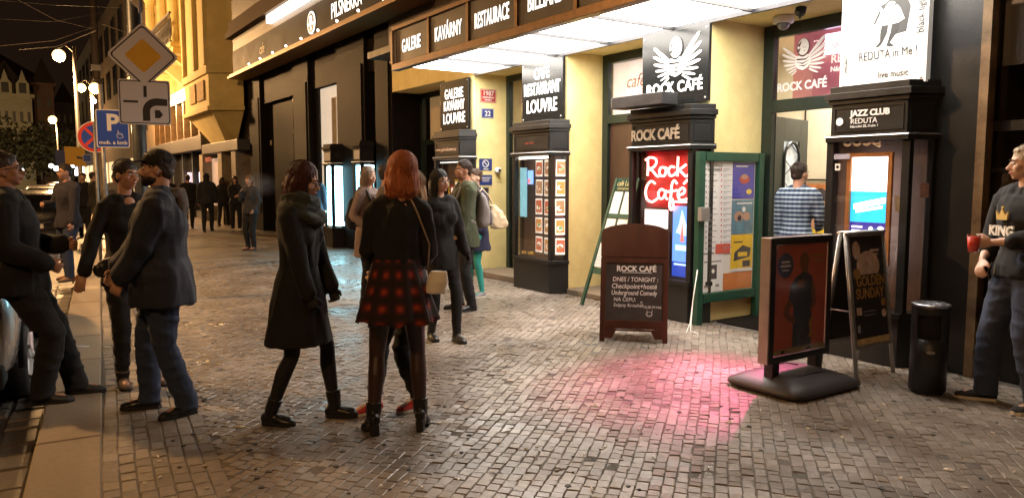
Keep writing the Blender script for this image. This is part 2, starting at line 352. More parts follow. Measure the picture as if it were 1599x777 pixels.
# --- recess 1: tall shop window left of the first pillar
o=window(-14.2,-11.97,WP,[2.30],.10)
pane(o,-14.1,-12.07,WP+.03,2.4,3.24); pane(o,-14.1,-12.07,WP+.03,0.5,2.3)
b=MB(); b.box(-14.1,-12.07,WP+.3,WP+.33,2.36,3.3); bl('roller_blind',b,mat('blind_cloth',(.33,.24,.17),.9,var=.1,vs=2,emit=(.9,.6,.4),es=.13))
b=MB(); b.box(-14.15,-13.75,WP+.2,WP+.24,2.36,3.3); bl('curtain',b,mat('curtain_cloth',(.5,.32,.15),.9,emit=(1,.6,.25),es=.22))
b=MB(); b.box(-14.1,-12.0,7.7,7.75,0,2.4); bl('back_wall',b,mat('dim_interior',(.10,.07,.05),.8,var=.3))
for x in (-13.15,-12.62):
    b=MB(); b.box(x,x+.36,WP+.1,WP+.13,1.0,2.1); bl('lit_door_pane',b,mat('lit_pane',(.4,.33,.28),.6,emit=(.9,.85,.8),es=.45,var=.5,vs=9))
# --- recess 2: brown pane beside the menu bay
o=window(-10.95,-9.42,WP,[2.38],.10)
pane(o,-10.85,-9.52,WP+.03,2.48,3.24); pane(o,-10.85,-9.52,WP+.03,.12,2.38)
b=MB(); b.box(-10.9,-9.45,WP+.35,WP+.38,2.4,3.3); bl('roller_blind',b,mat('blind_rose',(.30,.19,.14),.9,emit=(.8,.45,.3),es=.13))
b=MB(); b.box(-10.9,-9.45,WP+.25,WP+.30,0,2.38); bl('door_leaf',b,black)
# --- recess 3: cafe door with arched glass
o=window(-8.42,-6.80,WP,[2.38],.12)
pane(o,-8.30,-6.92,WP+.03,2.50,3.22)
fro=mat('frosted_pane',(.75,.62,.55),.5,emit=(1,.80,.70),es=.62,var=.06,vs=2)
b=MB(); b.box(-8.3,-6.92,WP+.1,WP+.12,2.5,3.22); bl('frosted_panel',b,fro)
rb=mat('brown_lettering',(.35,.10,.06),.6)
M=frame((-7.5,WP+.096,2.5),(1,0,0),(0,0,1)); M=Matrix.Translation((7.5,-PF,0))@M
text('café Louvre',M,-.53,.36,.25,rb,bd,align='LEFT',shear=.3,xs=.95,lift=.001,ext=.001)
text('1902',M,.10,.06,.20,rb,bd,align='LEFT',shear=.1,sp=1.15,lift=.001,ext=.001)
text('RESTAURACE',M,-.2,.27,.06,rb,bd,align='LEFT',lift=.001,ext=.001,sp=1.3)
dw=mat('dark_brown_wood',(.06,.028,.018),.4,var=.3,vs=8,stretch=(1,1,.15))
b=MB(); b.box(-8.3,-7.85,WP+.05,WP+.1,0,2.38).box(-7.1,-6.92,WP+.05,WP+.1,0,2.38).box(-7.85,-7.1,WP+.05,WP+.1,0,.6).box(-7.85,-7.1,WP+.05,WP+.1,2.2,2.38); dr=bl('door',b,dw,.005)
pts=[(-7.85,.6),(-7.1,.6)]+[(-7.475+.375*math.cos(a),1.85+.3*math.sin(a)) for a in [math.pi*k/12 for k in range(13)]]
b=MB(); b.prism(pts,0,.02,frame((0,WP+.12,0),(1,0,0),(0,0,1))); b.build('arched_pane',mat('amber_pane',(.6,.25,.14),.5,emit=(1,.40,.22),es=.75,var=.1,vs=2),dr)
def emblem(M,cx,cy,s,parent,mt,dk):
    b=MB(); z=.003
    fl=lambda pts,m_,zz: b.m(m_).prism([(cx+x*s,cy+y*s) for x,y in pts],z,z+zz,M)
    for sg in (-1,1):
        for k in range(7):    # wing feathers
            a=R(40-k*12+(6 if sg>0 else -4)); r0,r1=.12,(.92 if sg>0 else .80)-.075*k; p=lambda r,da: (sg*(.12+r*math.cos(a+da)),-.0-.045*k+r*math.sin(a+da)*.95)
            fl([p(r0,-.2),p(r1*.6,-.13),p(r1*.93,-.05),p(r1,.0),p(r1*.9,.05),p(r1*.6,.085),p(r0,.2)],mt,.003+.0003*k)
    fl(disc(0,.34,.235,16,.28),dk,.0055); fl(disc(0,.36,.20,16,.25),mt,.006)                                # hair
    fl(disc(.05,.30,.09,14,.115),mt,.0085)  # face
    fl(disc(.02,.34,.015,8),dk,.0095); fl(disc(.09,.34,.015,8),dk,.0095); fl([(.02,.24),(.09,.25),(.06,.22)],dk,.0095); fl([(-.19,.42),(-.06,.53),(-.12,.36)],dk,.0095); fl([(-.2,.28),(-.09,.33),(-.13,.2)],dk,.0095)
    fl([(-.24,.10),(.24,.12),(.30,-.10),(.18,-.28),(0,-.34),(-.2,-.27),(-.3,-.08)],mt,.005)   # crossed arms
    for q in ([(-.22,.02),(.1,.0),(.24,.06),(.1,-.04),(-.2,-.03)],[(-.25,-.08),(.0,-.12),(.25,-.05),(0,-.16)],[(-.16,-.18),(.05,-.2),(.2,-.16),(.04,-.24)]): fl(q,dk,.0065)
    return b.build('winged_emblem',None,parent)
# --- recess 4: entrance of the rock cafe
o=window(-5.84,-4.16,DP,[2.36],.14)
pane(o,-5.70,-4.30,DP+.03,2.50,3.20)
zt=mat('printed_white',(.8,.78,.76),.5)
M=Matrix.Translation((7.5,-PF,0))@frame((-5.70,DP+.018,2.50),(1,0,0),(0,0,1))
text('ROCK CAFÉ',M,.05,.09,.13,zt,bd,align='LEFT',off=.004,xs=.9,lift=.001,ext=.001)
emblem(M,.38,.42,.36,bd,zt,mat('rose_dark',(.12,.04,.04),.6)); text('JAZZ CLUB',M,.72,.47,.11,zt,bd,align='LEFT',off=.004,lift=.001,ext=.001)
text('REDUTA',M,.72,.33,.125,zt,bd,align='LEFT',off=.002,lift=.001,ext=.001)
text('Národní 20, Praha 1',M,.72,.24,.075,zt,bd,align='LEFT',off=.002,lift=.001,ext=.001)
# passage behind the entrance
psg=mat('passage_plaster',(.60,.55,.42),.8,var=.1,vs=3)
b=MB(); b.box(-9.0,-3.5,9.3,9.4,0,3.4); bl('passage_wall',b,psg)
b=MB(); b.box(-4.1,-4.0,7.6,11,0,3.4); bl('passage_wall',b,psg)
b=MB(); b.box(-7.28,-7.2,7.62,9.3,0,3.4); bl('passage_wall',b,mat('passage_white',(.66,.62,.52),.8,var=.05))
b=MB(); b.box(-9,-3.5,7.6,11,3.36,3.42); bl('passage_ceiling',b,mat('passage_ceiling_paint',(.62,.5,.38),.8))
b=MB(); b.box(-9,-3.5,7.1,11,-.14,-.012); bl('passage_floor',b,granite)
al=D.lights.new('passage_lamp','AREA'); al.energy=75; al.color=(1,.93,.82); al.size=.9; ao=link('passage_lamp',al); ao.location=(-5.6,8.5,3.28)
b=MB(); b.box(-5.9,-5.2,8.3,8.8,3.31,3.35); bl('ceiling_light',b,emis('passage_light',(1,.93,.8),4))
# pink interior behind the transom
b=MB(); b.box(-5.8,-4.2,DP+.5,DP+.52,2.45,3.3); bl('transom_back',b,mat('rose_wall_glow',(.42,.16,.14),.7,emit=(1,.25,.4),es=.16,var=.3,vs=2))  # the wall's weak pink glow stands in for light falling on it
b=MB(); b.box(-5.25,-4.75,DP+.3,DP+.32,2.98,3.2); bl('ceiling_light',b,emis('white_pink_light',(1,.7,1),4.))
# cables on passage wall
b=MB(); b.tube([(-6.66,9.28,3.3),(-6.66,9.28,1.58)],.012,6).tube([(-7.1,9.28,1.60),(-5.2,9.28,1.58)],.012,6); bl('cable_trunking',b,black)
# posters on the passage back wall
pc=[mat('poster_white',(.7,.68,.64),.6,var=.3,vs=5),mat('poster_orange',(.5,.18,.05),.6,var=.5,vs=6),mat('poster_yellow',(.75,.55,.04),.6,var=.3,vs=7),mat('poster_dark',(.05,.04,.05),.6,var=.5,vs=6),mat('poster_red',(.5,.06,.03),.6,var=.3,vs=6),mat('poster_blue',(.05,.06,.35),.6,var=.2,vs=6),mat('poster_teal',(.10,.28,.36),.6,var=.3,vs=6),mat('poster_skin',(.5,.28,.18),.6)]
def poster(x,z,w_,h,c,its,Y=9.292):
    M=Matrix.Translation((7.5,-PF,0))@frame((x,Y,z),(1,0,0),(0,0,1)); return panel('poster',M,w_,h,c,bd,.004,its)
poster(-7.10,.93,.42,.62,pc[0],[(pc[3],disc(.12,.5,.06)),(pc[1],(.03,.05,.1,.2)),(pc[4],(.25,.1,.3,.3))])
poster(-6.66,.93,.44,.62,pc[7],[(pc[1],(.02,.38,.42,.6)),(pc[3],disc(.28,.45,.1)),(pc[0],(.1,.12,.3,.3)),(pc[3],(.3,.02,.42,.3))])
poster(-6.66,.25,.44,.66,pc[2],[(pc[7],disc(.2,.3,.15,14,.2)),(pc[3],(.02,.5,.3,.6)),(pc[3],(.1,.05,.3,.12))])
poster(-7.10,.25,.42,.66,pc[0],[(pc[6],(.04,.2,.36,.6))])
# open door leaf with an oval leaded window, swung inward on the left
dl=MB(); M=frame((-5.74,DP+.06,.02),(-.20,.98,0),(0,0,1))
W_,H_=.86,2.3
ov=[(.43+.20*math.cos(a),(1.80 if math.sin(a)>0 else .92)+.22*math.sin(a)) for a in [2*math.pi*k/24 for k in range(24)]]
dl.box(0,.22,0,H_,0,.05,M).box(.64,W_,0,H_,0,.05,M).box(.22,.64,0,.7,0,.05,M).box(.22,.64,2.03,H_,0,.05,M)
dd=bl('door',dl,dgreen,.004)
b=MB(); 
for r_ in (1.0,): b.tube([M@Vector((x,y,.055)) for x,y in ov+[ov[0]]],.018,6)
b.build('door_moulding',black,dd)
b=MB(); b.prism([(.23,.70),(.63,.70),(.63,2.03),(.23,2.03)],.02,.03,M); b.build('pane',mat('door_glass_bright',(.6,.6,.58),.15,emit=(.9,.95,.9),es=.32,var=.8,vs=4),dd)
b=MB()
for k in range(5): b.tube([M@Vector((.24,.8+k*.27,.045)),M@Vector((.62,1.02+k*.27,.045))],.005,4).tube([M@Vector((.62,.8+k*.27,.045)),M@Vector((.24,1.02+k*.27,.045))],.005,4)
b.build('leading',steel,dd)
b=MB(); b.box(.06,.20,.25,.6,.05,.065,M).box(.25,.6,.2,.55,.05,.065,M); b.build('door_panel',dgreen,dd)
b=MB(); b.box(-8.4,-6.85,PF-.02,WP,0,.07); bl('doorstep',b,kerbm,.01)
b=MB(); b.box(-10.93,-9.44,PF-.05,WP,0,.09); bl('doorstep',b,kerbm,.01)
b=MB(); b.box(-5.82,-4.18,6.55,7.6,-.02,.012); bl('doorstep',b,granite,.004)
# ---------------------------------------------------------------- bays (display cases)
def bay(x0,x1,label,name='display_case',txt=None,yf=6.2,yb=PF-.003,ch=.12,hdr=black,nm=None):
    xc=(x0+x1)/2; hw=(x1-x0)/2; t=thing(name,label,'display case',(xc,yb,0)); d=yb-yf
    def pl(e): return [(-hw-e,0),(-hw-e+ch*(1),-d-e),(hw+e-ch,-d-e),(hw+e,0)]
    def pr(nm_,z0,z1,e,mt,bev=.004):
        b=MB(); p=pl(e); p=[(x,max(-9,y)) for x,y in p]; b.prism(p,z0,z1); return b.build(nm_,mt,t,bevel=bev)
    pr('plinth',0.0,.42,0,hdr); pr('plinth_moulding',.42,.47,.02,hdr)
    pr('header',1.99,2.26,.0,hdr)
    o=pr('lower_cornice',1.93,1.99,.03,hdr)
    pr('upper_cornice',2.30,2.36,.045,hdr); pr('upper_cornice',2.26,2.30,.02,hdr); pr('top_cap',2.36,2.42,.012,hdr)
    b=MB(); p=pl(.034)
    for i in range(3):
        a,c=p[i],p[i+1]; b.tube([(a[0],a[1],1.975),(c[0],c[1],1.975)],.007,5)
    b.build('metal_edge',silver,t)
    # frame posts and rails round the glass
    b=MB(); r=.035
    p=pl(0)
    for x,y in ((-hw+ch,-d),(hw-ch,-d)): b.box(x-r,x+r,y,y+.06,.47,1.93)
    b.box(-hw,-hw+.05,-.05,0,.47,1.93).box(hw-.05,hw,-.05,0,.47,1.93)
    b.build('frame',hdr,t,bevel=.004)
    b=MB(); b.box(-hw+.05,hw-.05,-.02,-.004,.47,1.93); b.build('back_panel',mat('case_back',(.10,.06,.045),.7,var=.2),t)
    # glass: three panes
    for i in range(3):
        a,c=Vector(p[i]),Vector(p[i+1]); u=(c-a).normalized(); n=Vector((u.y,-u.x)); a2=a+u*.02-n*.02; c2=c-u*.02-n*.02
        b=MB(); b.prism([(a2.x,a2.y),(c2.x,c2.y),(c2.x-n.x*.006,c2.y-n.y*.006),(a2.x-n.x*.006,a2.y-n.y*.006)],.48,1.92); b.build('pane',GLASS,t)
    # recessed field on the header
    for i in (1,2):
        a,c=Vector(p[i]),Vector(p[i+1]); M=frame((a.x,a.y,2.02),(c.x-a.x,c.y-a.y,0),(0,0,1)); L_=(c-a).length; b=MB()
        for bx in ((.03,L_-.03,0,.012),(.03,L_-.03,.20,.212),(.03,.042,.012,.2),(L_-.042,L_-.03,.012,.2)): b.box(bx[0],bx[1],bx[2],bx[3],.0,.008,M)
        b.build('header_moulding',hdr,t)
    return t,hw,d,ch
# bay B: menu photographs
t4,hw,d,ch=bay(-9.50,-8.36,'dark bay display case with rows of menu photos under the CAFÉ RESTAURANT LOUVRE sign')
t4['group']='street display cases'
wl=emis('card_backlight',(1,.93,.82),1.15)
food=[mat('food_red',(.5,.12,.06),.6,emit=(1,.25,.12),es=.25),mat('food_brown',(.35,.2,.1),.6,emit=(.8,.45,.2),es=.25),mat('food_green',(.2,.35,.15),.6,emit=(.4,.8,.4),es=.25),mat('food_orange',(.6,.25,.05),.6,emit=(1,.45,.15),es=.3)]
cardw=mat('menu_card',(.75,.7,.62),.6,emit=(1,.93,.82),es=.6)
for r_ in range(5):
    for c_ in range(3):
        z=.55+r_*.272+random.uniform(-.006,.006)
        if c_<2: M=frame((.0+c_*.215-.02,-d+.10,z),(1,0,0),(0,0,1))
        else: M=frame((hw-ch+.035,-d+.08,z),(ch,d,0),(0,0,1))
        wc=.165 if c_<2 else .14
        f=random.choice(food[:2]+food[3:]); its=[(f,(.012,.03,wc-.012,.205)),(cardw,disc(wc*random.uniform(.4,.6),random.uniform(.09,.13),.045,12,.035)),(random.choice(food),disc(wc*random.uniform(.42,.58),random.uniform(.09,.13),.033,9,.026)),(random.choice(food),[(wc*random.uniform(.1,.9),random.uniform(.05,.19)) for _ in range(3)]),(food[1],(.03,.012,wc*random.uniform(.5,.8),.018))]; M=M@Matrix.Rotation(random.uniform(-.03,.03),4,'Z')
        panel('menu_card',M,wc,.23,cardw,t4,.004,its)
M=frame((-.40,-d+.09,1.05),(1,0,0),(0,0,1)); panel('blue_sheet',M,.17,.72,mat('blue_sheet',(.2,.5,.6),.5,emit=(.4,.85,1),es=.5,var=.3,vs=5),t4)
M=frame((-.20,-d+.09,1.53),(1,0,0),(0,0,1)); panel('screen',M,.13,.2,emis('blue_screen',(.2,.4,1),1.6),t4,.01,[(emis('red_screen',(1,.15,.1),1.4),(.01,.01,.06,.08))])
b=MB(); b.box(-.4,.42,-d+.06,-d+.09,1.895,1.92); b.build('strip_light',emis('strip_warm',(1,.9,.75),7),t4)
M=frame((-hw+ch,-d,2.0),(1,0,0),(0,0,1)); text('café Louvre',M,.42,.1,.05,mat('dim_red_lettering',(.25,.05,.03),.5),t4)
text('SELF · CAFÉ',frame((-hw+ch,-d+.012,.5),(1,0,0),(0,0,1)),.2,.02,.06,mat('gold_lettering',(.6,.4,.1),.4),t4,align='LEFT')
# bay A: behind the crowd
tA,hw,d,ch=bay(-12.0,-10.88,'dark bay display case behind the group, with a pale web address on its header'); tA['group']='street display cases'
M=frame((-hw+ch,-d,2.0),(1,0,0),(0,0,1)); text('www.galerielouvre.cz',M,.40,.08,.085,mat('pale_gold_lettering',(.6,.42,.3),.5),tA)
for k in range(5):
    M=frame((-.36+k*.15,-d+.1,1.2+.1*(k%2)),(1,0,0),(0,0,1)); panel('print',M,.11,.3,random.choice(pc[:5]),tA,.004,[(cardw,(.02,.18,.09,.26))])
b=MB(); b.box(-.4,.42,-d+.08,-d+.1,1.88,1.90); b.build('strip_light',emis('strip_dim',(1,.95,.85),1.6),tA)
# bay C: neon
tC,hw,d,ch=bay(-6.95,-5.76,'dark bay display case with glowing red Rock Café neon behind the chalkboard'); tC['group']='street display cases'
rd=mat('red_backboard',(.16,.006,.006),.5,emit=(1,.03,.02),es=.03)  # slight red emission stands in for neon light on the board
b=MB(); b.box(-.31,.47,-d+.10,-d+.12,1.27,1.92); b.build('neon_backboard',rd,tC)
def stroke(b,pts,M,r=.013,sub=8):
    P=[Vector((x,y,0)) for x,y in pts]; out=[]
    for i in range(len(P)-1):
        p0=P[max(i-1,0)];p1=P[i];p2=P[i+1];p3=P[min(i+2,len(P)-1)]
        for k in range(sub):
            t=k/sub; out.append(.5*((2*p1)+(p2-p0)*t+(2*p0-5*p1+4*p2-p3)*t*t+(3*p1-p0-3*p2+p3)*t**3))
    out.append(P[-1]); b.tube([M@q for q in out],r,7)
M=frame((-.29,-d+.045,1.33),(1,0,0),(0,0,1))@Matrix.Diagonal((.92,.92,1,1))
ne=MB(); 
for s in ([(.06,.34),(.065,.44),(.06,.55)],[(.02,.54),(.10,.57),(.20,.55),(.21,.49),(.15,.44),(.08,.43),(.15,.40),(.22,.34),(.26,.33)],
          [(.36,.44),(.30,.44),(.27,.39),(.30,.34),(.36,.34),(.39,.40),(.36,.44),(.40,.43)],
          [(.53,.44),(.47,.45),(.43,.40),(.46,.34),(.53,.35),(.56,.38)],
          [(.59,.57),(.585,.45),(.58,.33)],[(.72,.47),(.65,.43),(.59,.41),(.65,.38),(.72,.33),(.76,.35)],
          [(.20,.24),(.13,.27),(.06,.22),(.03,.13),(.06,.04),(.15,.01),(.24,.05)],
          [(.37,.15),(.31,.17),(.26,.12),(.28,.06),(.34,.06),(.38,.12),(.385,.16),(.38,.08),(.42,.05)],
          [(.58,.24),(.53,.28),(.49,.22),(.48,.10),(.46,-.03),(.49,-.08),(.52,-.03),(.50,.06)],[(.42,.14),(.50,.15),(.58,.16)],
          [(.60,.10),(.68,.12),(.71,.16),(.67,.19),(.61,.15),(.60,.09),(.65,.04),(.75,.06)],[(.69,.24),(.75,.29)]):
    stroke(ne,s,M)
ne.build('neon_tube',emis('neon_red',(1,.16,.14),13),tC,smooth=True)
panel('notice_sheet',frame((-.30,-d+.08,1.03),(1,0,0),(0,0,1)),.38,.22,mat('lit_paper',(.8,.8,.78),.6,emit=(1,.95,.95),es=.7),tC)
bp=emis('blue_poster',(.12,.3,1),1.1)
panel('lit_poster',frame((.16,-d+.08,.50),(1,0,0),(0,0,1)),.31,.80,bp,tC,.006,[(emis('pale_blue',(.45,.75,1),1.3),[(.05,.5),(.28,.45),(.2,.62),(.14,.76),(.10,.6)]),(emis('navy_glow',(.02,.06,.45),.8),(.0,.0,.31,.17)),(emis('pale_blue',(1,1,1),1),(.03,.13,.28,.15)),(emis('pale_blue',(1,1,1),1),(.05,.3,.27,.36)),(emis('red_screen',(1,0,0),1),[(.12,.4),(.18,.4),(.15,.66)])])
panel('dark_sheet',frame((-.42,-d+.12,.5),(1,0,0),(0,0,1)),.5,.5,pc[3],tC)
b=MB(); b.box(.20,.42,-d+.05,-d+.08,1.34,1.36); b.build('strip_light',emis('strip_cool',(.8,.9,1),3),tC)
M=frame((-hw+ch,-d,2.0),(1,0,0),(0,0,1)); 
rl=mat('raised_bronze_letters',(.42,.36,.28),.4,metal=.3)
text('ROCK CAFÉ',M,.40,.055,.17,rl,tC,off=.006,ext=.006,xs=.85)
# bay D: Jazz club
tD,hw,d,ch=bay(-4.30,-3.36,'black bay display case headed JAZZ CLUB REDUTA with a glowing poster inside'); tD['group']='street display cases'
M=frame((-hw+ch,-d,2.0),(1,0,0),(0,0,1)); wj=mat('sign_white',(.75,.73,.7),.5)
text('JAZZ CLUB',M,.19,.15,.072,wj,tD,align='LEFT',off=.003); text('REDUTA',M,.19,.085,.065,wj,tD,align='LEFT'); text('Národní 20, Praha 1',M,.19,.05,.032,wj,tD,align='LEFT')
b=MB(); b.prism(disc(.085,.11,.035),.002,.005,M); b.build('round_emblem',wj,tD)
og=mat('orange_wood',(.5,.2,.05),.5,var=.2,vs=10,stretch=(1,1,.2))
fx0,fz0,fw2,fh2=-.20,.86,.42,.97
b=MB(); M=frame((fx0,-d+.06,fz0),(1,0,0),(0,0,1))
b.box(0,.035,0,fh2,0,.03,M).box(fw2-.035,fw2,0,fh2,0,.03,M).box(.035,fw2-.035,fh2-.035,fh2,0,.03,M).box(.035,fw2-.035,0,.035,0,.03,M)
b.build('wooden_frame',og,tD,bevel=.003)
panel('glowing_poster',frame((fx0+.035,-d+.066,fz0+.035),(1,0,0),(0,0,1)),fw2-.07,fh2-.07,emis('poster_light',(1,.9,.88),2.6),tD,.005,
  [(emis('cyan_light',(.03,.5,.85),1.15),(0,.33,.35,.60)),(emis('poster_light',(1,1,1),2),[(.03,.44),(.32,.50),(.32,.55),(.03,.49)]),(emis('poster_light',(1,1,1),2),[(.05,.41),(.3,.455),(.3,.48),(.05,.435)]),(emis('navy_light',(.05,.04,.30),.8),(0,.20,.35,.33)),(emis('poster_light',(1,1,1),2),disc(.20,.25,.025,10,.045)),(emis('poster_light',(1,1,1),2),disc(.29,.27,.03,10)),(emis('poster_light',(1,1,1),2),(.02,.28,.12,.295)),(emis('poster_light',(1,1,1),2),(.02,.25,.1,.26)),
   (emis('rose_light',(1,.7,.72),1.6),(0,.08,.35,.2))])
text('OOOQ',frame((-hw+ch,-d+.012,1.865),(1,0,0),(0,0,1)),.30,.03,.11,wj,tD,off=.006); 
panel('sticker',frame((-hw+ch+.03,-d+.01,1.78),(1,0,0),(0,0,1)),.16,.045,mat('sticker_grey',(.35,.33,.4),.5),tD,.002)
panel('sticker',frame((-hw+ch+.05,-d+.01,1.68),(1,0,0),(0,0,1)),.05,.06,paper,tD,.002,[(black,disc(.025,.03,.015,10))])
panel('paper_slip',frame((.24,-d+.08,1.33),(1,.1,0),(-.1,0,1)),.10,.13,mat('kraft_paper',(.5,.36,.2),.8),tD,.002)
b=MB(); M=frame((hw-ch+.03,-d+.05,1.5),(ch,d,0),(0,0,1)); 
panel('sticker',frame((hw-.055,-.12,1.45),(ch,d,0),(0,0,1)),.09,.12,mat('sticker_rose',(.35,.2,.17),.6,var=.4,vs=30),tD,.002)
# sign boards above the bays
def board(x0,x1,z0,z1,label,mt,Y=6.36,t=.04):
    th=thing('sign_board',label,'sign',((x0+x1)/2,Y+t,z0)); M=frame((-(x1-x0)/2,0,0),(1,0,0),(0,0,1)); b=MB(); b.box(0,x1-x0,0,z1-z0,0,t,M); b.build('board',mt,th,bevel=.004)
    fm=Matrix.Translation((0,-t,0))@M; 
    for x in (.04,x1-x0-.04):
        for z in (.04,z1-z0-.04): q=MB(); q.lathe([(.012,0),(.012,.006),(.006,.01)],(0,0,0),8,fm@Matrix.Translation((x,z,0))); q.build('screw',silver,th)
    return th,fm,x1-x0,z1-z0
gb=mat('gloss_black_glass',(.008,.009,.009),.22); 
th,M,w_,h=board(-11.97,-10.98,2.43,3.28,'black glass sign reading GALERIE KAVÁRNY LOUVRE on the leftmost pillar',gb); 
for s,y,xs,sz in (('GALERIE',.55,.74,.235),('KAVÁRNY',.35,.68,.235),('LOUVRE',.13,.84,.25)): text(s,M,w_/2,y,sz,letterm,th,xs=xs*.95,off=.003,sp=1.06)
th,M,w_,h=board(-9.40,-8.40,2.43,3.28,'black glass sign reading CAFÉ RESTAURANT LOUVRE above the menu photo case',gb)
for s,y,xs,sz in (('CAFÉ',.60,.74,.22),('RESTAURANT',.38,.60,.24),('LOUVRE',.13,.78,.26)): text(s,M,w_/2,y,sz,letterm,th,xs=xs*.95,off=.004,sp=1.06)
th,M,w_,h=board(-6.83,-5.79,2.45,3.28,'black glass sign with white winged figure and ROCK CAFÉ lettering',gb)
cherub_w=mat('emblem_white',(.8,.8,.78),.5)
emblem(M,w_/2+.03,.47,.47,th,cherub_w,gb)
text('ROCK CAFÉ',M,w_/2,.14,.17,letterm,th,xs=.92,off=.004,sp=1.05)
b=MB(); b.box(-6.95,-6.10,5.98,6.22,2.425,2.56); o=b.build('flood_light_box',steel,bevel=.008); tag(o,'long dark metal box light lying on top of the neon case','lamp')
th,M,w_,h=board(-4.18,-3.40,2.40,3.75,'large white sign reading REDUTA in Me! above the jazz club case',mat('white_sign_glow',(.8,.78,.74),.5,emit=(1,.97,.90),es=.12),Y=6.30,t=.07)  # weak glow of the board stands in for canopy light from above
ink=mat('grey_ink',(.02,.02,.02),.6)
b=MB(); fl=lambda pts,m_,zz: b.m(m_).prism([(x,(y-.6)*.60+.33) for x,y in pts],.001,.001+zz,M)
gi=mat('soft_grey_ink',(.035,.035,.035),.6)
fl([(.50,.75),(.60,.77),(.63,1.1),(.60,1.22),(.45,1.24),(.36,1.18),(.40,1.10),(.5,1.12)],gi,.001)
fl([(.33,.98),(.40,1.12),(.42,1.19),(.50,1.19),(.54,1.10),(.58,.95),(.52,.90),(.36,.90)],white,.0015)
fl(disc(.47,1.20,.055),gi,.0018); fl(disc(.46,1.185,.032),white,.0022); fl([(.30,.93),(.355,1.12),(.37,1.10),(.33,.95)],gi,.0018); fl([(.345,.955),(.55,.965),(.55,.95),(.345,.94)],gi,.0022)
fl([(.38,.90),(.44,.90),(.43,.78),(.385,.64),(.35,.60),(.33,.61),(.37,.68),(.37,.80)],ink,.002)
fl([(.47,.90),(.54,.91),(.52,.78),(.46,.65),(.50,.60),(.46,.59),(.43,.61),(.46,.78)],ink,.002)
b.build('dancer_print',None,th)
text('REDUTA in Me !',M,.44,.235,.105,ink,th,xs=.72,sp=1.0); text('live music',M,.50,.07,.08,ink,th,xs=.85)
text('black light theatre',M,.745,.40,.085,ink,th,align='LEFT',rot=math.pi/2,xs=.9); text('music',M,.075,.15,.06,gi,th,align='LEFT',rot=math.pi/2)
# ---------------------------------------------------------------- enamel plates on the first pillar's reveal (faces +X)
def plate(name,u,v,w_,h,label,mt,its=(),txts=(),X=-10.95,cat='sign'):
    p=XP(u,v,X); th=thing(name,label,cat,(X,p.y,p.z)); M=YZ(0.001,-w_/2,-h/2); panel('plate',M,w_,h,mt,th,.008,its)
    for s,x,y,sz,m_ in txts: text(s,M,x,y,sz,m_,th,lift=.0098,off=.001)
    return th
wp=mat('enamel_white',(.8,.78,.75),.4)
plate('number_plate',762,150,.31,.22,'red enamel plate numbered 1987 on the ochre pillar',redp,[(wp,(.008,.008,.302,.212)),(redp,(.014,.014,.296,.206))],[('1987',.155,.115,.11,wp),('NOVÉ MĚSTO',.155,.07,.035,wp),('PRAHA 1',.155,.03,.035,wp)])
plate('number_plate',761,177,.24,.16,'blue enamel house number plate 22 below the red plate',bluep,[(wp,(.006,.006,.234,.154)),(bluep,(.011,.011,.229,.149))],[('22',.12,.035,.12,wp)])
plate('notice_plate',758,257,.25,.20,'dark blue notice with white no smoking ring on the ochre pillar',bluep,[(wp,disc(.125,.115,.065)),(bluep,disc(.125,.115,.05)),(wp,[(.08,.15),(.09,.16),(.17,.08),(.16,.07)])],[('ZÁKAZ',.125,.012,.03,wp)])
plate('notice_plate',758,281,.25,.17,'dark blue text notice below the no smoking plate',bluep,[(wp,(.03,.12,.22,.13)),(wp,(.05,.09,.2,.1)),(wp,(.06,.06,.19,.07))])
plate('intercom',758,304,.13,.26,'grey intercom panel on the ochre pillar behind the navy coat',galv,[(steel,(.02,.15,.11,.24)),(paper,(.03,.04,.1,.12))],cat='intercom')
p=XP(774,266,-10.95); th=thing('wall_camera','small white round camera on the ochre pillar beside the blue notices','camera',p); b=MB(); MM=Matrix.Rotation(R(90),4,'Y'); b.lathe([(.03,0),(.03,.03),(.05,.04),(.052,.10),(.03,.12)],(0,0,0),14,MM); b.build('housing',white,th); b=MB(); b.lathe([(.022,.118),(.022,.125)],(0,0,0),12,MM); b.build('lens',black,th)
# dome camera under the soffit
p=W(1224,20,6.98); th=thing('dome_camera','white dome security camera under the orange soffit above the entrance','camera',(p.x,p.y,3.34)); b=MB(); b.lathe([(.10,0),(.11,-.03),(.105,-.075),(.08,-.08)],(0,0,0),20); b.build('housing',white,th,smooth=True); b=MB(); b.ball((0,0,-.085),.068,16); b.build('dome',mat('smoked_dome',(.12,.12,.13),.1),th,smooth=True)
# pink spotlight under the entrance transom
th=thing('stage_spotlight','small black spotlight casting pink light from under the canopy','lamp',(-4.95,6.75,3.28)); b=MB(); dirn=(Vector((-4.16,4.50,0))-Vector((-4.95,6.75,3.2))).normalized(); MM=dirn.to_track_quat('Z','Y').to_matrix().to_4x4(); b.lathe([(.03,-.08),(.05,-.06),(.055,.08)],(0,0,-.08),14,MM); b.build('housing',black,th,smooth=True); b=MB(); b.tube([(0,0,.06),(0,0,-.06)],.012,6); b.build('bracket',black,th)
sl=D.lights.new('pink_beam','SPOT'); sl.energy=1900; sl.color=(1,.09,.32); sl.spot_size=R(34); sl.spot_blend=1.0; sl.shadow_soft_size=.03; so=link('pink_beam',sl); so.location=Vector((-4.95,6.75,3.2))+dirn*.13; so.rotation_euler=dirn.to_track_quat('-Z','Y').to_euler()
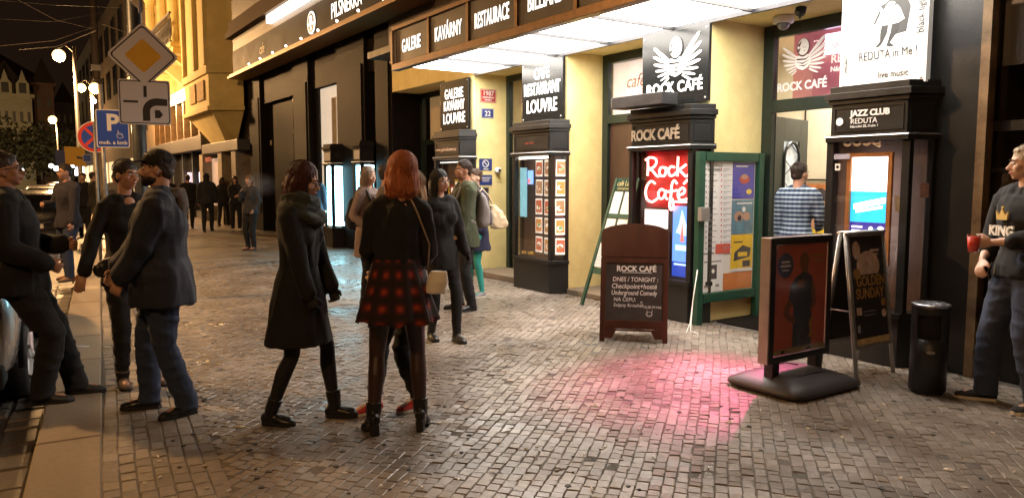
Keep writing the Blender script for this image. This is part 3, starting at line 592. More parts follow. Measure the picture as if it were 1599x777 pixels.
# ---------------------------------------------------------------- canopy
cn=thing('canopy','long bronze framed canopy with bright white light panels and lettered brown fascia','canopy',(-7,5,3.3))
def cb(name,b,mt=None,bevel=0): o=b.build(name,mt,cn,bevel=bevel); o.location=(7,-5,-3.3); return o
XR=-3.3
divs=[-10.88,-9.73,-8.63,-7.50,-6.38,-5.26,-4.14,-3.3]
b=MB(); b.box(-10.92,XR,4.96,5.08,3.26,3.36); cb('lower_beam',b,copper,.006)
b=MB(); b.box(-10.92,XR,4.97,5.10,3.86,3.92); cb('upper_beam',b,copper,.006)
b=MB(); b.box(-10.95,-10.88,4.96,6.44,3.36,3.86); cb('side_panel',b,copper,.004)
b=MB(); b.box(-10.88,XR,5.1,PF-.06,3.80,3.86); cb('roof_plate',b,steel)
for x in divs[1:-1]:
    b=MB(); b.box(x-.03,x+.03,4.98,5.06,3.36,3.86); cb('mullion',b,copper,.004)
    b=MB(); b.box(x-.02,x+.02,5.08,6.40,3.30,3.345); cb('divider',b,steel)
for i in range(len(divs)-1):
    b=MB(); b.box(divs[i]+.031,divs[i+1]-.031,5.005,5.04,3.36,3.86); cb('letter_panel',b,brownp)
    b=MB(); b.box(divs[i]+.014,divs[i+1]-.014,5.085,6.395,3.335,3.37); cb('light_panel',b,emis('canopy_light',(1,.925,.83),13.0))
b=MB(); b.box(-10.88,XR,6.40,6.44,3.29,3.37); cb('edge_rail',b,steel)
for i,(s,xs) in enumerate((('GALERIE',.62),('KAVÁRNY',.62),('RESTAURACE',.50),('BILLIARD',.62),('CAFÉ',.8),('GALERIE',.62))):
    M=Matrix.Translation((7,-5,-3.3))@frame(((divs[i]+divs[i+1])/2,5.003,3.36),(1,0,0),(0,0,1))
    text(s,M,-.0,.14,.27,letterm,cn,xs=xs*.95,off=.004,sp=1.06)
# corbel trim over the canopy
b=MB(); b.box(-14.1,-2.6,5.9,6.4,3.93,4.05)
for k in range(20): b.box(-11+k*.42,-10.8+k*.42,5.7,6.4,4.06,4.2)
cb('dentil_cornice',b,granite2)
# ================================================================ dark granite beer hall
pb=thing('beer_hall_building','dark stone shopfront with bronze moulding and lit white strip beside the canopy','building',(-19,PF,0))
def ql(name,b,mt=None,bevel=0): o=b.build(name,mt,pb,bevel=bevel); o.location=(19,-PF,0); return o
for x0,x1 in ((-15.05,-14.2),(-17.3,-15.62),(-20.6,-19.35),(-25.2,-23.9)):
    b=MB(); b.box(x0,x1,PF,7.5,0,4.75); ql('pillar',b,granite,.012)
    b=MB(); b.box(x0+.12,x1-.12,PF-.03,PF-.001,.6,4.1); ql('pillar_panel',b,granite,.008)
b=MB(); b.box(-23.9,-20.6,PF+.25,7.5,0,4.75); ql('wall',b,granite)
b=MB(); b.box(-15.62,-15.05,PF+.3,7.5,0,4.75); ql('wall',b,granite)
for k in range(3):
    b=MB(); b.box(-21.3,-20.75,PF+.2,PF+.24,1.0+k*1.0,1.9+k*1.0); ql('glazed_panel',b,mat('dark_glazing',(.06,.05,.045),.12,var=.6,vs=3))
b=MB(); b.box(-25.2,-12.3,6.0,PF+.5,4.9,5.60); ql('fascia',b,mat('fascia_dark',(.014,.010,.008),.6,var=.4,vs=2,spec=.1))
b=MB(); b.box(-25.2,-12.3,PF+.1,PF+.5,3.9,4.9); ql('lintel',b,granite)
b=MB(); b.box(-25.3,-12.2,5.90,PF,4.83,4.9).box(-25.3,-12.2,5.84,PF,4.76,4.829); ql('gold_moulding',b,mat('gilded_moulding',(.30,.17,.06),.5,metal=.4,var=.3,vs=10),.01)
b=MB(); b.box(-25.3,-12.2,5.8,PF,5.98,6.15).box(-25.3,-12.2,5.92,PF,6.151,6.5); ql('upper_cornice',b,mat('cornice_stone',(.11,.07,.04),.8,var=.2,vs=2,spec=.1),.01)
b=MB(); b.box(-20.9,-12.6,5.88,6.0,5.75,5.95); ql('strip_light',b,emis('cornice_strip',(1,.95,.86),5))
b=MB(); b.box(-25.2,-12.3,6.02,PF+.4,5.6,8.5); ql('upper_wall',b,granite2)
for k in range(9):
    x=-23+k*1.2; b=MB(); b.ball((x,5.93,4.95),.03,8); ql('spot_lamp',b,emis('spot_white',(1,.95,.85),5))
M=Matrix.Translation((19,-PF,0))@frame((-16.3,5.995,4.96),(1,0,0),(0,0,1))
text('PILSNERKA',M,0,.12,.46,letterm,pb,align='LEFT',xs=.74,off=.003,ext=.002,sp=1.05)
p=W(487,36,6.0); b=MB(); M2=frame((p.x,5.995,p.z),(1,0,0),(0,0,1)); b.m(letterm).prism(disc(0,0,.26),.0,.02,M2); b.m(black).prism(disc(0,0,.22),.0,.023,M2); b.m(letterm).prism(disc(0,.07,.10,12),.0,.026,M2).prism([(-.2,-.06),(.2,-.06),(.2,0),(-.2,0)],0,.026,M2).prism(disc(0,-.13,.05,8),0,.026,M2); ql('round_emblem',b)
p=W(425,58,6.0); text('cafe',Matrix.Translation((19,-PF,0))@frame((-22.3,5.995,5.0),(1,0,0),(0,0,1)),.5,.1,.4,mat('old_gold_letters',(.35,.25,.1),.5),pb,xs=.8)
# tall lit doorway with transom
f=MB(); f.box(-19.35,-19.15,PF+.15,PF+.3,0,4.75).box(-17.5,-17.3,PF+.15,PF+.3,0,4.75).box(-19.15,-17.5,PF+.15,PF+.3,3.9,4.15).box(-19.15,-17.5,PF+.15,PF+.3,4.6,4.75).box(-18.4,-18.25,PF+.16,PF+.29,4.15,4.6).box(-19.15,-17.5,PF+.15,PF+.3,0,.4); wd=ql('window',f,granite,.008)
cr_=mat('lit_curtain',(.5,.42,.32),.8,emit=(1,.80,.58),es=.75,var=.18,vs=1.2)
for x0,x1,z0,z1 in ((-19.15,-18.4,4.15,4.6),(-18.25,-17.5,4.15,4.6),(-19.15,-17.5,.4,3.9)):
    b=MB(); b.box(x0,x1,PF+.22,PF+.23,z0,z1); b.build('pane',GLASS,wd)
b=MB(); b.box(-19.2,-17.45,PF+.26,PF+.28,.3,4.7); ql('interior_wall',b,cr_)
b=MB(); b.box(-18.3,-18.0,PF+.235,PF+.255,.4,3.6); ql('interior_column',b,creamw)
b=MB(); b.box(-18.7,-18.35,PF+.235,PF+.255,1.6,2.4); ql('interior_lamp',b,emis('bluish_lamp',(.8,.9,1),1.2))
# cyan display cases
def cyan_bay(x0,x1,label):
    t,hw,d,ch=bay(x0,x1,label,hdr=granite); t['group']='street display cases'
    c=emis('cold_backlight',(.38,.85,1),12)
    M=frame((-hw+ch+.05,-d+.06,.52),(1,0,0),(0,0,1)); b=MB(); b.box(0,hw*.82,0,1.38,0,.02,M).box(hw*.9,hw*2-2*ch-.06,0,1.38,0,.02,M); b.build('backlit_panel',c,t)
    M=frame((hw-ch+.03,-d+.07,.52),(ch,d,0),(0,0,1)); b=MB(); b.box(0,.2,0,1.38,0,.02,M); b.build('backlit_panel',c,t)
    b=MB(); b.box(-hw+ch+.03,hw-ch-.03,-d-.006,-d-.001,2.02,2.24); b.build('grey_plate',mat('grey_plate',(.3,.3,.33),.5),t)
    return t
cyan_bay(-17.67,-16.95,'left one of the two cold glowing blue display cases on the dark stone front')
cyan_bay(-15.82,-15.16,'right one of the two cold glowing blue display cases, nearer the cafe')
# small plates on the dark wall
for u,v,s,lb in ((405,136,.30,'small pale square notice high on the dark stone wall'),(424,223,.12,'beige card on the dark stone wall above the smoker')):
    p=W(u,v,PF+.25); b=MB(); b.box(p.x-s/2,p.x+s/2,PF+.22,PF+.246,p.z-s*.6,p.z+s*.6); tag(b.build('wall_notice',mat('beige_plate',(.5,.42,.28),.7,var=.3,vs=9)),lb,'sign')
p=W(409,196,PF+.25); b=MB(); b.lathe([(.07,0),(.07,.03)],(0,0,0),12,frame((p.x,PF+.245,p.z),(1,0,0),(0,0,1))); tag(b.build('round_plate',white),'small round white plate on the dark stone wall','sign')
# ================================================================ yellow baroque house
yb=thing('baroque_house','floodlit golden yellow house with oriel bay, balcony and dark shopfronts','building',(-35,PF,0))
def yl(name,b,mt=None,bevel=0): o=b.build(name,mt,yb,bevel=bevel); o.location=(35,-PF,0); return o
gold=mat('golden_plaster',(.60,.48,.20),.85,var=.22,vs=1.4,bump=.2,bs=14)
b=MB(); b.box(-46,-25.25,PF,9,5.6,16); yl('upper_wall',b,gold)
b=MB(); b.box(-46,-25.25,PF+.2,9,0,5.6); yl('wall',b,granite2)
# oriel: chamfered bay with corbel
def oriel(z0,z1,e,nm,mt=gold):
    b=MB(); b.prism([(-31.3-e,PF),(-30.5-e,5.55-e),(-26.5+e,5.55-e),(-25.8+e,PF)],z0,z1); yl(nm,b,mt,.02)
oriel(5.3,16,.0,'oriel'); oriel(5.05,5.3,.12,'oriel_moulding'); oriel(4.0,5.05,.04,'oriel'); oriel(3.85,4.0,.12,'oriel_moulding')
b=MB(); v0=[(-31.3,PF,3.85),(-30.5,5.6,3.85),(-26.5,5.6,3.85),(-25.8,PF,3.85),(-30.2,PF,2.9),(-29.6,6.2,2.9),(-27.4,6.2,2.9),(-26.8,PF,2.9)]; b.add(v0,[(0,1,5,4),(1,2,6,5),(2,3,7,6),(4,5,6,7)]); yl('corbel',b,gold)
b=MB(); M=frame((-29.6,5.5,4.2),(1,0,0),(0,0,1)); b.box(.2,1.2,.05,.7,0,.05,M).box(1.5,2.6,.05,.7,0,.05,M); yl('oriel_panel',b,mat('ochre_relief',(.42,.28,.12),.9,var=.4,vs=6,bump=.5,bs=10),.02)
for x in (-30.35,-28.4,-26.7):
    b=MB(); b.box(x-.12,x+.12,5.42,5.56,5.35,12); yl('pilaster',b,gold,.02)
# balcony
b=MB(); b.box(-44.5,-31.4,5.3,PF,6.35,6.6).box(-44.6,-31.3,5.2,PF,6.601,6.75); yl('balcony_slab',b,gold,.02)
b=MB()
b.tube([(-44.4,5.25,7.85),(-31.4,5.25,7.85)],.05,6).tube([(-44.4,5.25,6.8),(-31.4,5.25,6.8)],.04,6)
for k in range(44):
    x=-44.4+k*.3; b.tube([(x,5.25,6.8),(x,5.25,7.85)],.022,5)
    b.tube([(x+.15+.11*math.cos(a),5.25,7.3+.33*math.sin(a)) for a in [math.pi*j/4 for j in range(9)]],.02,4)
yl('balcony_railing',b,mat('wrought_iron',(.03,.025,.02),.5))
for x in (-44,-41,-38,-35,-32.2):
    b=MB(); b.prism([(5.35,6.35),(PF,6.35),(PF,5.5),(6.2,5.6)],x-.15,x+.15,Matrix(((0,0,1,0),(1,0,0,0),(0,1,0,0),(0,0,0,1)))); yl('console',b,gold)
# statue-like ornament, columns
for x in (-42.5,-39.2,-36.4,-33.6):
    b=MB(); b.lathe([(.32,0),(.3,.2),(.22,.3),(.2,3.4),(.3,3.6),(.34,3.9)],(x,PF-.25,6.9),12); yl('column',b,gold)
for x in (-40.9,-37.8,-35.0):
    b=MB(); b.box(x-.55,x+.55,PF-.02,PF+.05,7,9.6); w_=yl('window',b,mat('dark_window',(.02,.02,.025),.1))
    b=MB(); b.box(x-.72,x-.56,PF-.12,PF,6.9,9.8).box(x+.56,x+.72,PF-.12,PF,6.9,9.8).box(x-.72,x+.72,PF-.12,PF,9.8,10.1); b.build('window_surround',gold,w_)
# mezzanine windows lit from the strip light
b=MB(); b.box(-46,-31.4,PF-.05,PF+.2,5.0,5.55); yl('cove',b,mat('cove_paint',(.7,.66,.6),.6))
b=MB(); b.box(-38,-31.6,PF-.35,PF-.1,5.0,5.12); yl('strip_light',b,emis('cove_strip',(1,.82,.55),6))
gg=mat('bronze_glazing',(.10,.07,.035),.18,metal=.3,var=.7,vs=1.2)
for k in range(9):
    x=-45.5+k*1.62; b=MB(); b.box(x,x+1.38,PF+.12,PF+.16,3.5,4.95); w_=yl('window',b,gg)
    b=MB(); b.box(x+1.38,x+1.6,PF-.08,PF+.18,3.3,5.0).box(x+.65,x+.73,PF+.06,PF+.119,3.5,4.95); b.build('window_post',mat('bronze_post',(.28,.18,.09),.4,metal=.5,var=.4,vs=4),w_)
b=MB(); b.box(-46,-31,PF-.35,PF+.1,2.75,3.3); yl('shop_fascia',b,mat('fascia_slate',(.05,.045,.045),.5,var=.3,vs=2),.02)
b=MB(); b.box(-30.9,-25.4,6.1,PF+.1,2.55,2.9); yl('shop_fascia',b,mat('fascia_slate',(.1,.09,.08),.5),.02)
dgz=mat('dark_shop_glass',(.02,.018,.02),.1,var=.5,vs=2)
for k,(x,wd_) in enumerate([(-45.5,2),(-43.2,2),(-40.9,2),(-38.5,2),(-36.2,1.9),(-34,1.9)]):
    b=MB(); b.box(x,x+wd_,PF+.1,PF+.14,.3,2.7); w_=yl('shop_window',b,dgz)
    b=MB(); b.box(x+wd_,x+wd_+.22,PF-.1,PF+.18,0,2.75).box(x,x+wd_,PF-.05,PF+.18,0,.3).box(x+wd_*.5-.03,x+wd_*.5+.03,PF+.02,PF+.099,.3,2.7); b.build('shop_post',steel,w_)
# bright entrance display and pillars beside it
for x0,x1,c,s in ((-36.1,-34.7,(1,.75,.9),1.1),(-33.6,-33.2,(1,.9,1),1.6),(-31.2,-29.9,(1,.62,.4),.33),(-29.6,-28.6,(.9,.62,.42),.22)):
    b=MB(); b.box(x0,x1,PF+.04,PF+.08,.6 if s<1 else 1.2,2.4 if s<1 else 1.9); yl('lit_display',b,mat('display_%.2f'%s,(.2,.15,.12),.6,emit=c,es=s,var=.6,vs=3))
for x in (-31.4,-28.2,-26.2):
    b=MB(); b.box(x-.3,x+.3,6.15,PF+.2,0,2.55); yl('pillar',b,mat('grey_stone_pillar',(.22,.18,.14),.5,var=.4,vs=3),.02)
text('OUT',Matrix.Translation((35,-PF,0))@frame((-30.8,6.2,.42),(1,0,0),(0,0,1)),.3,.0,.34,white,yb,off=.01)
text('FASHION',Matrix.Translation((35,-PF,0))@frame((-30.9,6.1,2.2),(1,0,0),(0,0,1)),1.1,.05,.25,mat('dim_red_sign',(.3,.05,.04),.5,emit=(.8,.2,.1),es=.25),yb)
# darker house further along
fb=thing('far_terrace','dark unlit terrace continuing beyond the yellow house','building',(-75,7,0))
b=MB(); b.box(-29,29,-.2,6,0,15); b.build('wall',mat('dim_plaster',(.12,.09,.06),.9,var=.3,vs=.5),fb)
for k in range(12):
    for j in range(3):
        b=MB(); b.box(-27+k*4.6,-25+k*4.6,-.3,-.21,4.5+j*3.4,6.6+j*3.4); b.build('window',mat('dark_window',(.02,.02,.025),.1),fb)
for k in range(12):
    b=MB(); b.box(-28+k*4.6,-25+k*4.6,-.3,-.21,.4,3.); b.build('shop_window',mat('warm_shop_dim',(.1,.06,.03),.4,emit=(1,.6,.25),es=.25 if k%3 else .8),fb)
# ================================================================ right-hand shop
rb_=thing('corner_shop','dark timber shopfront at the right edge with a globe lamp inside','building',(-1,PF,0))
def rl_(name,b,mt=None,bevel=0): o=b.build(name,mt,rb_,bevel=bevel); o.location=(1,-PF,0); return o
b=MB(); b.box(-3.02,-2.99,PF+.001,7.6,0,3.9).box(3,4,PF,7.6,0,3.9).box(-3.0,3,PF+.05,7.4,0,.5).box(-3.0,3,PF+.05,7.4,3.3,3.9); rl_('timber_wall',b,mat('black_timber',(.018,.014,.011),.4,var=.4,vs=6,stretch=(1,1,.2)),.008)
b=MB(); b.box(-3.04,-2.97,PF-.03,PF+.08,0,3.5); rl_('brass_jamb',b,mat('worn_brass',(.20,.13,.07),.5,metal=.4,var=.5,vs=5))
f=MB()
for x in (-2.6,-1.9,-1.2,-.4,.6): f.box(x-.03,x+.03,PF+.1,PF+.16,.5,3.3)
f.box(-3,3,PF+.102,PF+.158,1.98,2.06).box(-3,3,PF+.103,PF+.157,1.66,1.69); wr=rl_('window',f,mat('black_timber',(.018,.014,.011)))
b=MB(); b.box(-2.99,3,PF+.12,PF+.126,.5,3.3); b.build('pane',GLASS,wr)
b=MB(); b.box(-3.0,4,9.4,9.45,0,3.9); rl_('interior_wall',b,mat('interior_brown',(.12,.06,.03),.8,var=.4,vs=2))
b=MB(); b.box(-3.0,4,6.6,9.4,3.6,3.7); rl_('interior_ceiling',b,mat('interior_grey',(.16,.14,.13),.8,var=.2,vs=1))
b=MB(); b.box(-2.98,-2.35,PF+.2,PF+.22,2.5,3.25); rl_('painted_reflection',b,mat('grey_panel',(.16,.15,.15),.6))  # plain grey sheet imitating a reflection in the shop glass
b=MB(); b.box(-2.98,3,PF+.2,PF+.24,3.0,3.3); rl_('wood_header',b,mat('orange_brown_wood',(.16,.06,.02),.5,var=.4,vs=6,stretch=(.2,1,1)))
p=W(1548,125,7.4); th=thing('globe_lamp','glowing warm globe wall lamp seen through the right shop window','lamp',p); b=MB(); b.lathe([(.001,-.075)]+[(.115*math.sin(math.pi*k/10),-.085*math.cos(math.pi*k/10)) for k in range(1,10)]+[(.001,.085)],(0,0,0),18); b.build('globe',emis('globe_warm',(1,.66,.25),7),th,smooth=True); b=MB(); b.tube([(0,0,.08),(0,.1,.12),(0,1.95,.12)],.012,6); b.build('arm',copper,th)
point('globe_glow',(p.x,p.y-.2,p.z),5,(1,.55,.2),.1)
p=W(1501,425,6.75); b=MB(); b.lathe([(.06,0),(.06,.16),(.045,.2),(.015,.3),(.012,.38)],(0,0,0),14); o=b.build('bottle',mat('amber_bottle',(.35,.12,.02),.15),smooth=True); o.location=(p.x,p.y,.5); tag(o,'amber bottle glowing behind the dark window left of the man with the red cup','bottle')
# lit reflections in the window, put in as small glowing boxes
for k,(u,v,s) in enumerate(((1594,104,.05),(1573,146,.035),(1592,122,.02))):
    p=W(u,v,8.6); b=MB(); b.box(p.x-s,p.x+s,8.55,8.6,p.z-s*.5,p.z+s*.5); rl_('reflection_spot',b,emis('reflection_spot_glow',(1,.85,.6),1.5))
# ================================================================ people
class PB:
    def __init__(s): s.V=[];s.F=[]
    def rings(s,rs,n=16):
        V=[];m=len(rs)
        def add(c,a,b): V.extend([c+a*math.cos(2*math.pi*k/n)+b*math.sin(2*math.pi*k/n) for k in range(n)])
        for i,(c,a,b) in enumerate(rs): add(c,a,b)
        b0=len(s.V); s.V+=V
        s.F+=[tuple(b0+q for q in (i*n+k,i*n+(k+1)%n,(i+1)*n+(k+1)%n,(i+1)*n+k)) for i in range(m-1) for k in range(n)]
        s.F+=[tuple(b0+k for k in range(n))[::-1],tuple(b0+(m-1)*n+k for k in range(n))]
    def limb(s,pts,r,n=12,round_=True,flat=None):
        pts=[Vector(p) for p in pts]; P=[];Rr=[]
        for i in range(len(pts)-1):   # subdivide for smooth tapers
            for k in range(3):
                t=k/3; P.append(pts[i].lerp(pts[i+1],t)); Rr.append(r[i]*(1-t)+r[i+1]*t)
        P.append(pts[-1]); Rr.append(r[-1]); rs=[];u=None
        for i,p in enumerate(P):
            t=(P[min(i+1,len(P)-1)]-P[max(i-1,0)]).normalized()
            if u is None: u=t.orthogonal().normalized() if flat is None else (flat-t*t.dot(flat)).normalized()
            else: u=(u-t*u.dot(t)).normalized()
            v=t.cross(u); rr=Rr[i]; k2=1 if flat is None else .5
            if round_ and i==0: rs.append((p-t*rr*.7,u*rr*.5,v*rr*.5*k2))
            rs.append((p,u*rr,v*rr*k2))
            if round_ and i==len(P)-1: rs.append((p+t*rr*.7,u*rr*.5,v*rr*.5*k2))
        s.rings(rs,n)
    def ell(s,c,a,b,d,n=14):
        m=8; rs=[]
        for i in range(m+1):
            th=math.pi*(.04+.92*i/m); rs.append((c-d*math.cos(th),a*math.sin(th),b*math.sin(th)))
        # orientation must be outward: a x b should point along d
        if a.cross(b).dot(d)<0: rs=[(c_,b_,a_) for c_,a_,b_ in rs]
        s.rings(rs,n)
    def finish(s,name,parent,mats,voxel=.012,smooth=4,amp=0.,freq=8.,st=(1,1,.6),seed=0,pick=None,post=None):
        me=D.meshes.new(name); me.from_pydata([tuple(v) for v in s.V],[],s.F)
        bm=bmesh.new(); bm.from_mesh(me); bmesh.ops.recalc_face_normals(bm,faces=bm.faces); bm.to_mesh(me); bm.free()
        o=D.objects.new('tmp',me); COL.objects.link(o)
        r=o.modifiers.new('r','REMESH'); r.mode='VOXEL'; r.voxel_size=voxel
        if smooth: q=o.modifiers.new('s','SMOOTH'); q.iterations=smooth; q.factor=.5
        dg=bpy.context.evaluated_depsgraph_get(); dg.update(); m2=D.meshes.new_from_object(o.evaluated_get(dg)); D.objects.remove(o); D.meshes.remove(me)
        m2.name=name
        n=len(m2.vertices); co_=np.empty(n*3); m2.vertices.foreach_get('co',co_); co_=co_.reshape(-1,3)
        if amp:
            nr=np.empty(n*3); m2.vertices.foreach_get('normal',nr); nr=nr.reshape(-1,3)
            dd_=np.empty(n)
            for i in range(n):
                x,y,z=co_[i]; p=Vector((x*freq*st[0]+seed,y*freq*st[1],z*freq*st[2]))
                a=noise.noise(p); dd_[i]=max(-.3,(1-abs(a)*2.4)*.7+.5*noise.noise(p*2.3)-.35)
            co_=co_+nr*(dd_*amp*(1.35 if amp>.009 else 1))[:,None]; m2.vertices.foreach_set('co',co_.ravel())
        if post: co_=post(co_); m2.vertices.foreach_set('co',co_.ravel())
        m2.materials.clear()
        for q in mats: m2.materials.append(q)
        idx=np.zeros(len(m2.polygons),dtype=np.int32)
        if pick:
            c=np.empty(len(m2.polygons)*3); m2.polygons.foreach_get('center',c); idx=pick(c.reshape(-1,3)).astype(np.int32)
        m2.polygons.foreach_set('material_index',idx)
        m2.polygons.foreach_set('use_smooth',[True]*len(m2.polygons)); m2.update()
        return link(name,m2,parent)
skin=mat('skin_warm',(.50,.27,.18),.5,var=.12,vs=14); skin2=mat('skin_pale',(.60,.37,.27),.5,var=.1,vs=14); skin3=mat('skin_tan',(.40,.20,.12),.5,var=.12,vs=14)
def cloth(name,c,rough=.9,bump=.15,bs=110,var=.3): return mat(name,c,rough,var=var,vs=5,bump=bump,bs=bs,sheen=.03)
hairm=lambda name,c: mat(name,c,.55,var=.45,vs=30,stretch=(2.5,2.5,.15),bump=.5,bs=70)
lensm=glassm('eyeglass_lens',(.97,.98,1),.02,.02,.1)
def ik(a,t,l1,l2,hint):
    d=t-a; L_=d.length; mxl=(l1+l2)*.999
    if L_>mxl: d=d*(mxl/L_); t=a+d; L_=mxl
    L_=max(L_,abs(l1-l2)+.02); n=d.normalized(); x=(l1*l1-l2*l2+L_*L_)/(2*L_); h=math.sqrt(max(0,l1*l1-x*x))
    hp=hint-n*hint.dot(n); hp=hp.normalized() if hp.length>1e-4 else n.orthogonal()
    return a+n*x+hp*h,t
def person(label,loc,face=0,H=1.75,group=None,sex='m',build=1.,lean=0,side=0,twist=0,head=(0,0,0),feet=((.1,0,0,10),(-.1,0,0,-10)),
           hands=((.24,.05,.80),(-.24,.05,.80)),ehint=((.5,-.8,-.3),(-.5,-.8,-.3)),khint=((.15,1,0),(-.15,1,0)),curl=(.35,.35),palm=(None,None),
           skinm=None,legs=None,top=None,trousers=None,skirt=None,shoes=None,hair=None,hat=None,beard=None,scarf=None,collar=None,glasses=None,vox=.012,faceparts=True,hood=None):
    skinm=skinm or skin; s=H/1.75; loc=Vector(loc); c=(-loc); c.z=0; c.normalize(); l=-c; r_=Vector((l.y,-l.x,0)); fa=R(face); f=c*math.cos(fa)+r_*math.sin(fa)
    rz=math.atan2(f.y,f.x)-math.pi/2
    th=thing('person',label,'person',loc,rz,group); th.scale=(s,s,s)
    fem=sex=='f'; X=Vector((1,0,0)); Y=Vector((0,1,0)); Z=Vector((0,0,1)); bw=build
    # pelvis height from the feet
    hz=.960
    for fx,fy,fz,_ in feet:
        dx=math.hypot(fx-(.09 if fx>0 else -.09),fy); hz=min(hz,fz+.08+math.sqrt(max(.3,.874**2-dx*dx)))
    pel=Vector((0,0,hz)); dz=hz-.93
    Rt=Matrix.Rotation(R(twist),3,'Z')@Matrix.Rotation(R(-lean),3,'X')@Matrix.Rotation(R(side),3,'Y')
    def T(x,y,z): return pel+Rt@Vector((x,y,z-.93))
    tx,ty,tz=Rt@X,Rt@Y,Rt@Z
    sh=.150 if fem else .188; sh*=1+.5*(bw-1)
    SH=[T(sh,0,1.412),T(-sh,0,1.412)]; ar=.87 if fem else 1.
    E_=[];Wr=[]
    for i in range(2):
        t=Vector(hands[i])+Vector((0,0,dz)); e,t2=ik(SH[i],t,.285,.25,Vector(ehint[i])); E_.append(e);Wr.append(t2)
    K=[];A_=[];TO=[]
    for i in range(2):
        fx,fy,fz,ya=feet[i]; hp=pel+Vector((.09 if i==0 else -.09,0,-.03)); an=Vector((fx,fy,fz+.085)); k,an=ik(hp,an,.428,.420,Vector(khint[i])); K.append(k);A_.append(an)
        a=R(-ya); TO.append(Vector((math.sin(-a),math.cos(a),0)))
    HP=[pel+Vector((.09,0,-.03)),pel+Vector((-.09,0,-.03))]
    # head frame
    hy,hpitch,hr=head; Hm=Rt@Matrix.Rotation(R(-hy),3,'Z')@Matrix.Rotation(R(-hpitch),3,'X')@Matrix.Rotation(R(hr),3,'Y')
    nb=T(0,.0,1.47); hc=nb+(tz*.06+ (Hm@Z)*.115+ (Hm@Y)*.02); hx,hy_,hz_=Hm@X,Hm@Y,Hm@Z
    h=lambda x,y,z: hc+hx*x+hy_*y+hz_*z
    # ---- body
    B=PB(); wf=.9 if fem else 1.
    tor=[(.84,.10,.09,0),(.90,.165,.115,0),(.96,.165,.112,0),(1.06,.125*(.95 if fem else 1.05),.088,0),(1.16,.13,.09,.005),(1.27,.152*wf,.105,.01),(1.37,.165*wf,.105,.005),(1.43,.14,.08,0),(1.475,.07,.062,-.005)]
    def torso(P,inf,z0,z1,fac=1.,extra=None):
        rs=[]
        for z,a,b,y in tor:
            if z0<=z<=z1:
                a2=(a*(bw if z<1.4 else 1)+inf); b2=(b*(bw*1.05 if z<1.35 else 1)+inf)
                cc=T(0,y,z) if z>1.0 else pel+Vector((0,y,z-.93)); rs.append((cc,(tx if z>1 else X)*a2,(ty if z>1 else Y)*b2))
        if extra: rs=extra+rs
        P.rings(rs,20)
    torso(B,0,.84,1.5)
    for i,sg in enumerate((1,-1)):
        B.limb([T(sg*.05,0,1.45),SH[i]+tz*.0],[.05,.054*ar])
        mid=SH[i].lerp(E_[i],.4); B.limb([SH[i],mid,E_[i]],[.052*ar,.046*ar,.037*ar])
        fm=E_[i].lerp(Wr[i],.3); B.limb([E_[i],fm,Wr[i]],[.038,.040,.025])
        B.limb([HP[i],HP[i].lerp(K[i],.4),K[i]],[.085*bw,.072*bw,.052]); bk=-(TO[i])*.012
        B.limb([K[i],K[i].lerp(A_[i],.3)+bk,A_[i]],[.050,.055,.034])
        B.limb([A_[i]-Z*.03-TO[i]*.02,A_[i]-Z*.05+TO[i]*.13],[.035,.03])
        # hand
        d=(Wr[i]-E_[i]).normalized(); pn=Vector(palm[i]) if palm[i] is not None else Vector((-sg,0.15,0)); pn=(pn-d*pn.dot(d)); pn=pn.normalized() if pn.length>.05 else d.orthogonal()
        tt=d.cross(pn); 
        if tt.dot(Y)<0 and palm[i] is None: tt=-tt
        elif palm[i] is not None: tt=tt if tt.z>0 or abs(tt.z)<.01 else -tt
        cu=curl[i]
        B.rings([(Wr[i],tt*.022,pn*.018),(Wr[i]+d*.03,tt*.034,pn*.015),(Wr[i]+d*.075,tt*.040,pn*.013),(Wr[i]+d*.09,tt*.036,pn*.009)] if tt.cross(pn).dot(d)>0 else [(Wr[i],pn*.018,tt*.022),(Wr[i]+d*.03,pn*.015,tt*.034),(Wr[i]+d*.075,pn*.013,tt*.040),(Wr[i]+d*.09,pn*.009,tt*.036)],12)
        for j,(o_,ln) in enumerate(((.031,.068),(.0105,.077),(-.0105,.072),(-.031,.056))):
            p=Wr[i]+d*.083+tt*o_; pts=[p]; ang=cu*.5
            for q in range(3):
                ang+=cu*(.55,.8,.6)[q]; p=p+(d*math.cos(ang)+pn*math.sin(ang)+tt*o_*.9)*(ln/3); pts.append(p)
            B.limb(pts,[.0092,.0088,.0082,.007],8)
        p=Wr[i]+d*.025+tt*.026; q1=p+(d*.7+tt*.65+pn*.25).normalized()*.04; q2=q1+(d*.85+tt*.15+pn*(.3+cu*.4)).normalized()*.032; B.limb([p,q1,q2],[.014,.0115,.009],8)
    if fem and True:
        for sg in (1,-1): B.ell(T(sg*.07,.075,1.27),tx*.062,ty*.055,tz*.062)
    B.limb([T(0,-.01,1.43),nb+tz*.03,h(0,-.022,-.06)],[.062,.054*(.9 if fem else 1.08),.055*(.9 if fem else 1.05)])
    B.ell(h(0,-.012,.022),hx*.074,hy_*.094,hz_*.092,18)           # cranium
    B.ell(h(0,.018,-.045),hx*.058*(1 if not fem else .94),hy_*.070,hz_*.062,16)        # jaw
    B.ell(h(0,.058,-.088),hx*.024,hy_*.024,hz_*.019)             # chin
    B.ell(h(0,.066,.028),hx*.048,hy_*.018,hz_*.016)              # brow
    for sg in (1,-1):
        B.ell(h(sg*.038,.056,-.022),hx*.024,hy_*.024,hz_*.026)   # cheek
        B.ell(h(sg*.074,-.004,-.012),hx*.010,(hy_*.92-hz_*.2)*.019,hz_*.031)  # ear
    B.limb([h(0,.079,.016),h(0,.094,-.010),h(0,.108,-.031)],[.008,.010,.0125],8); 
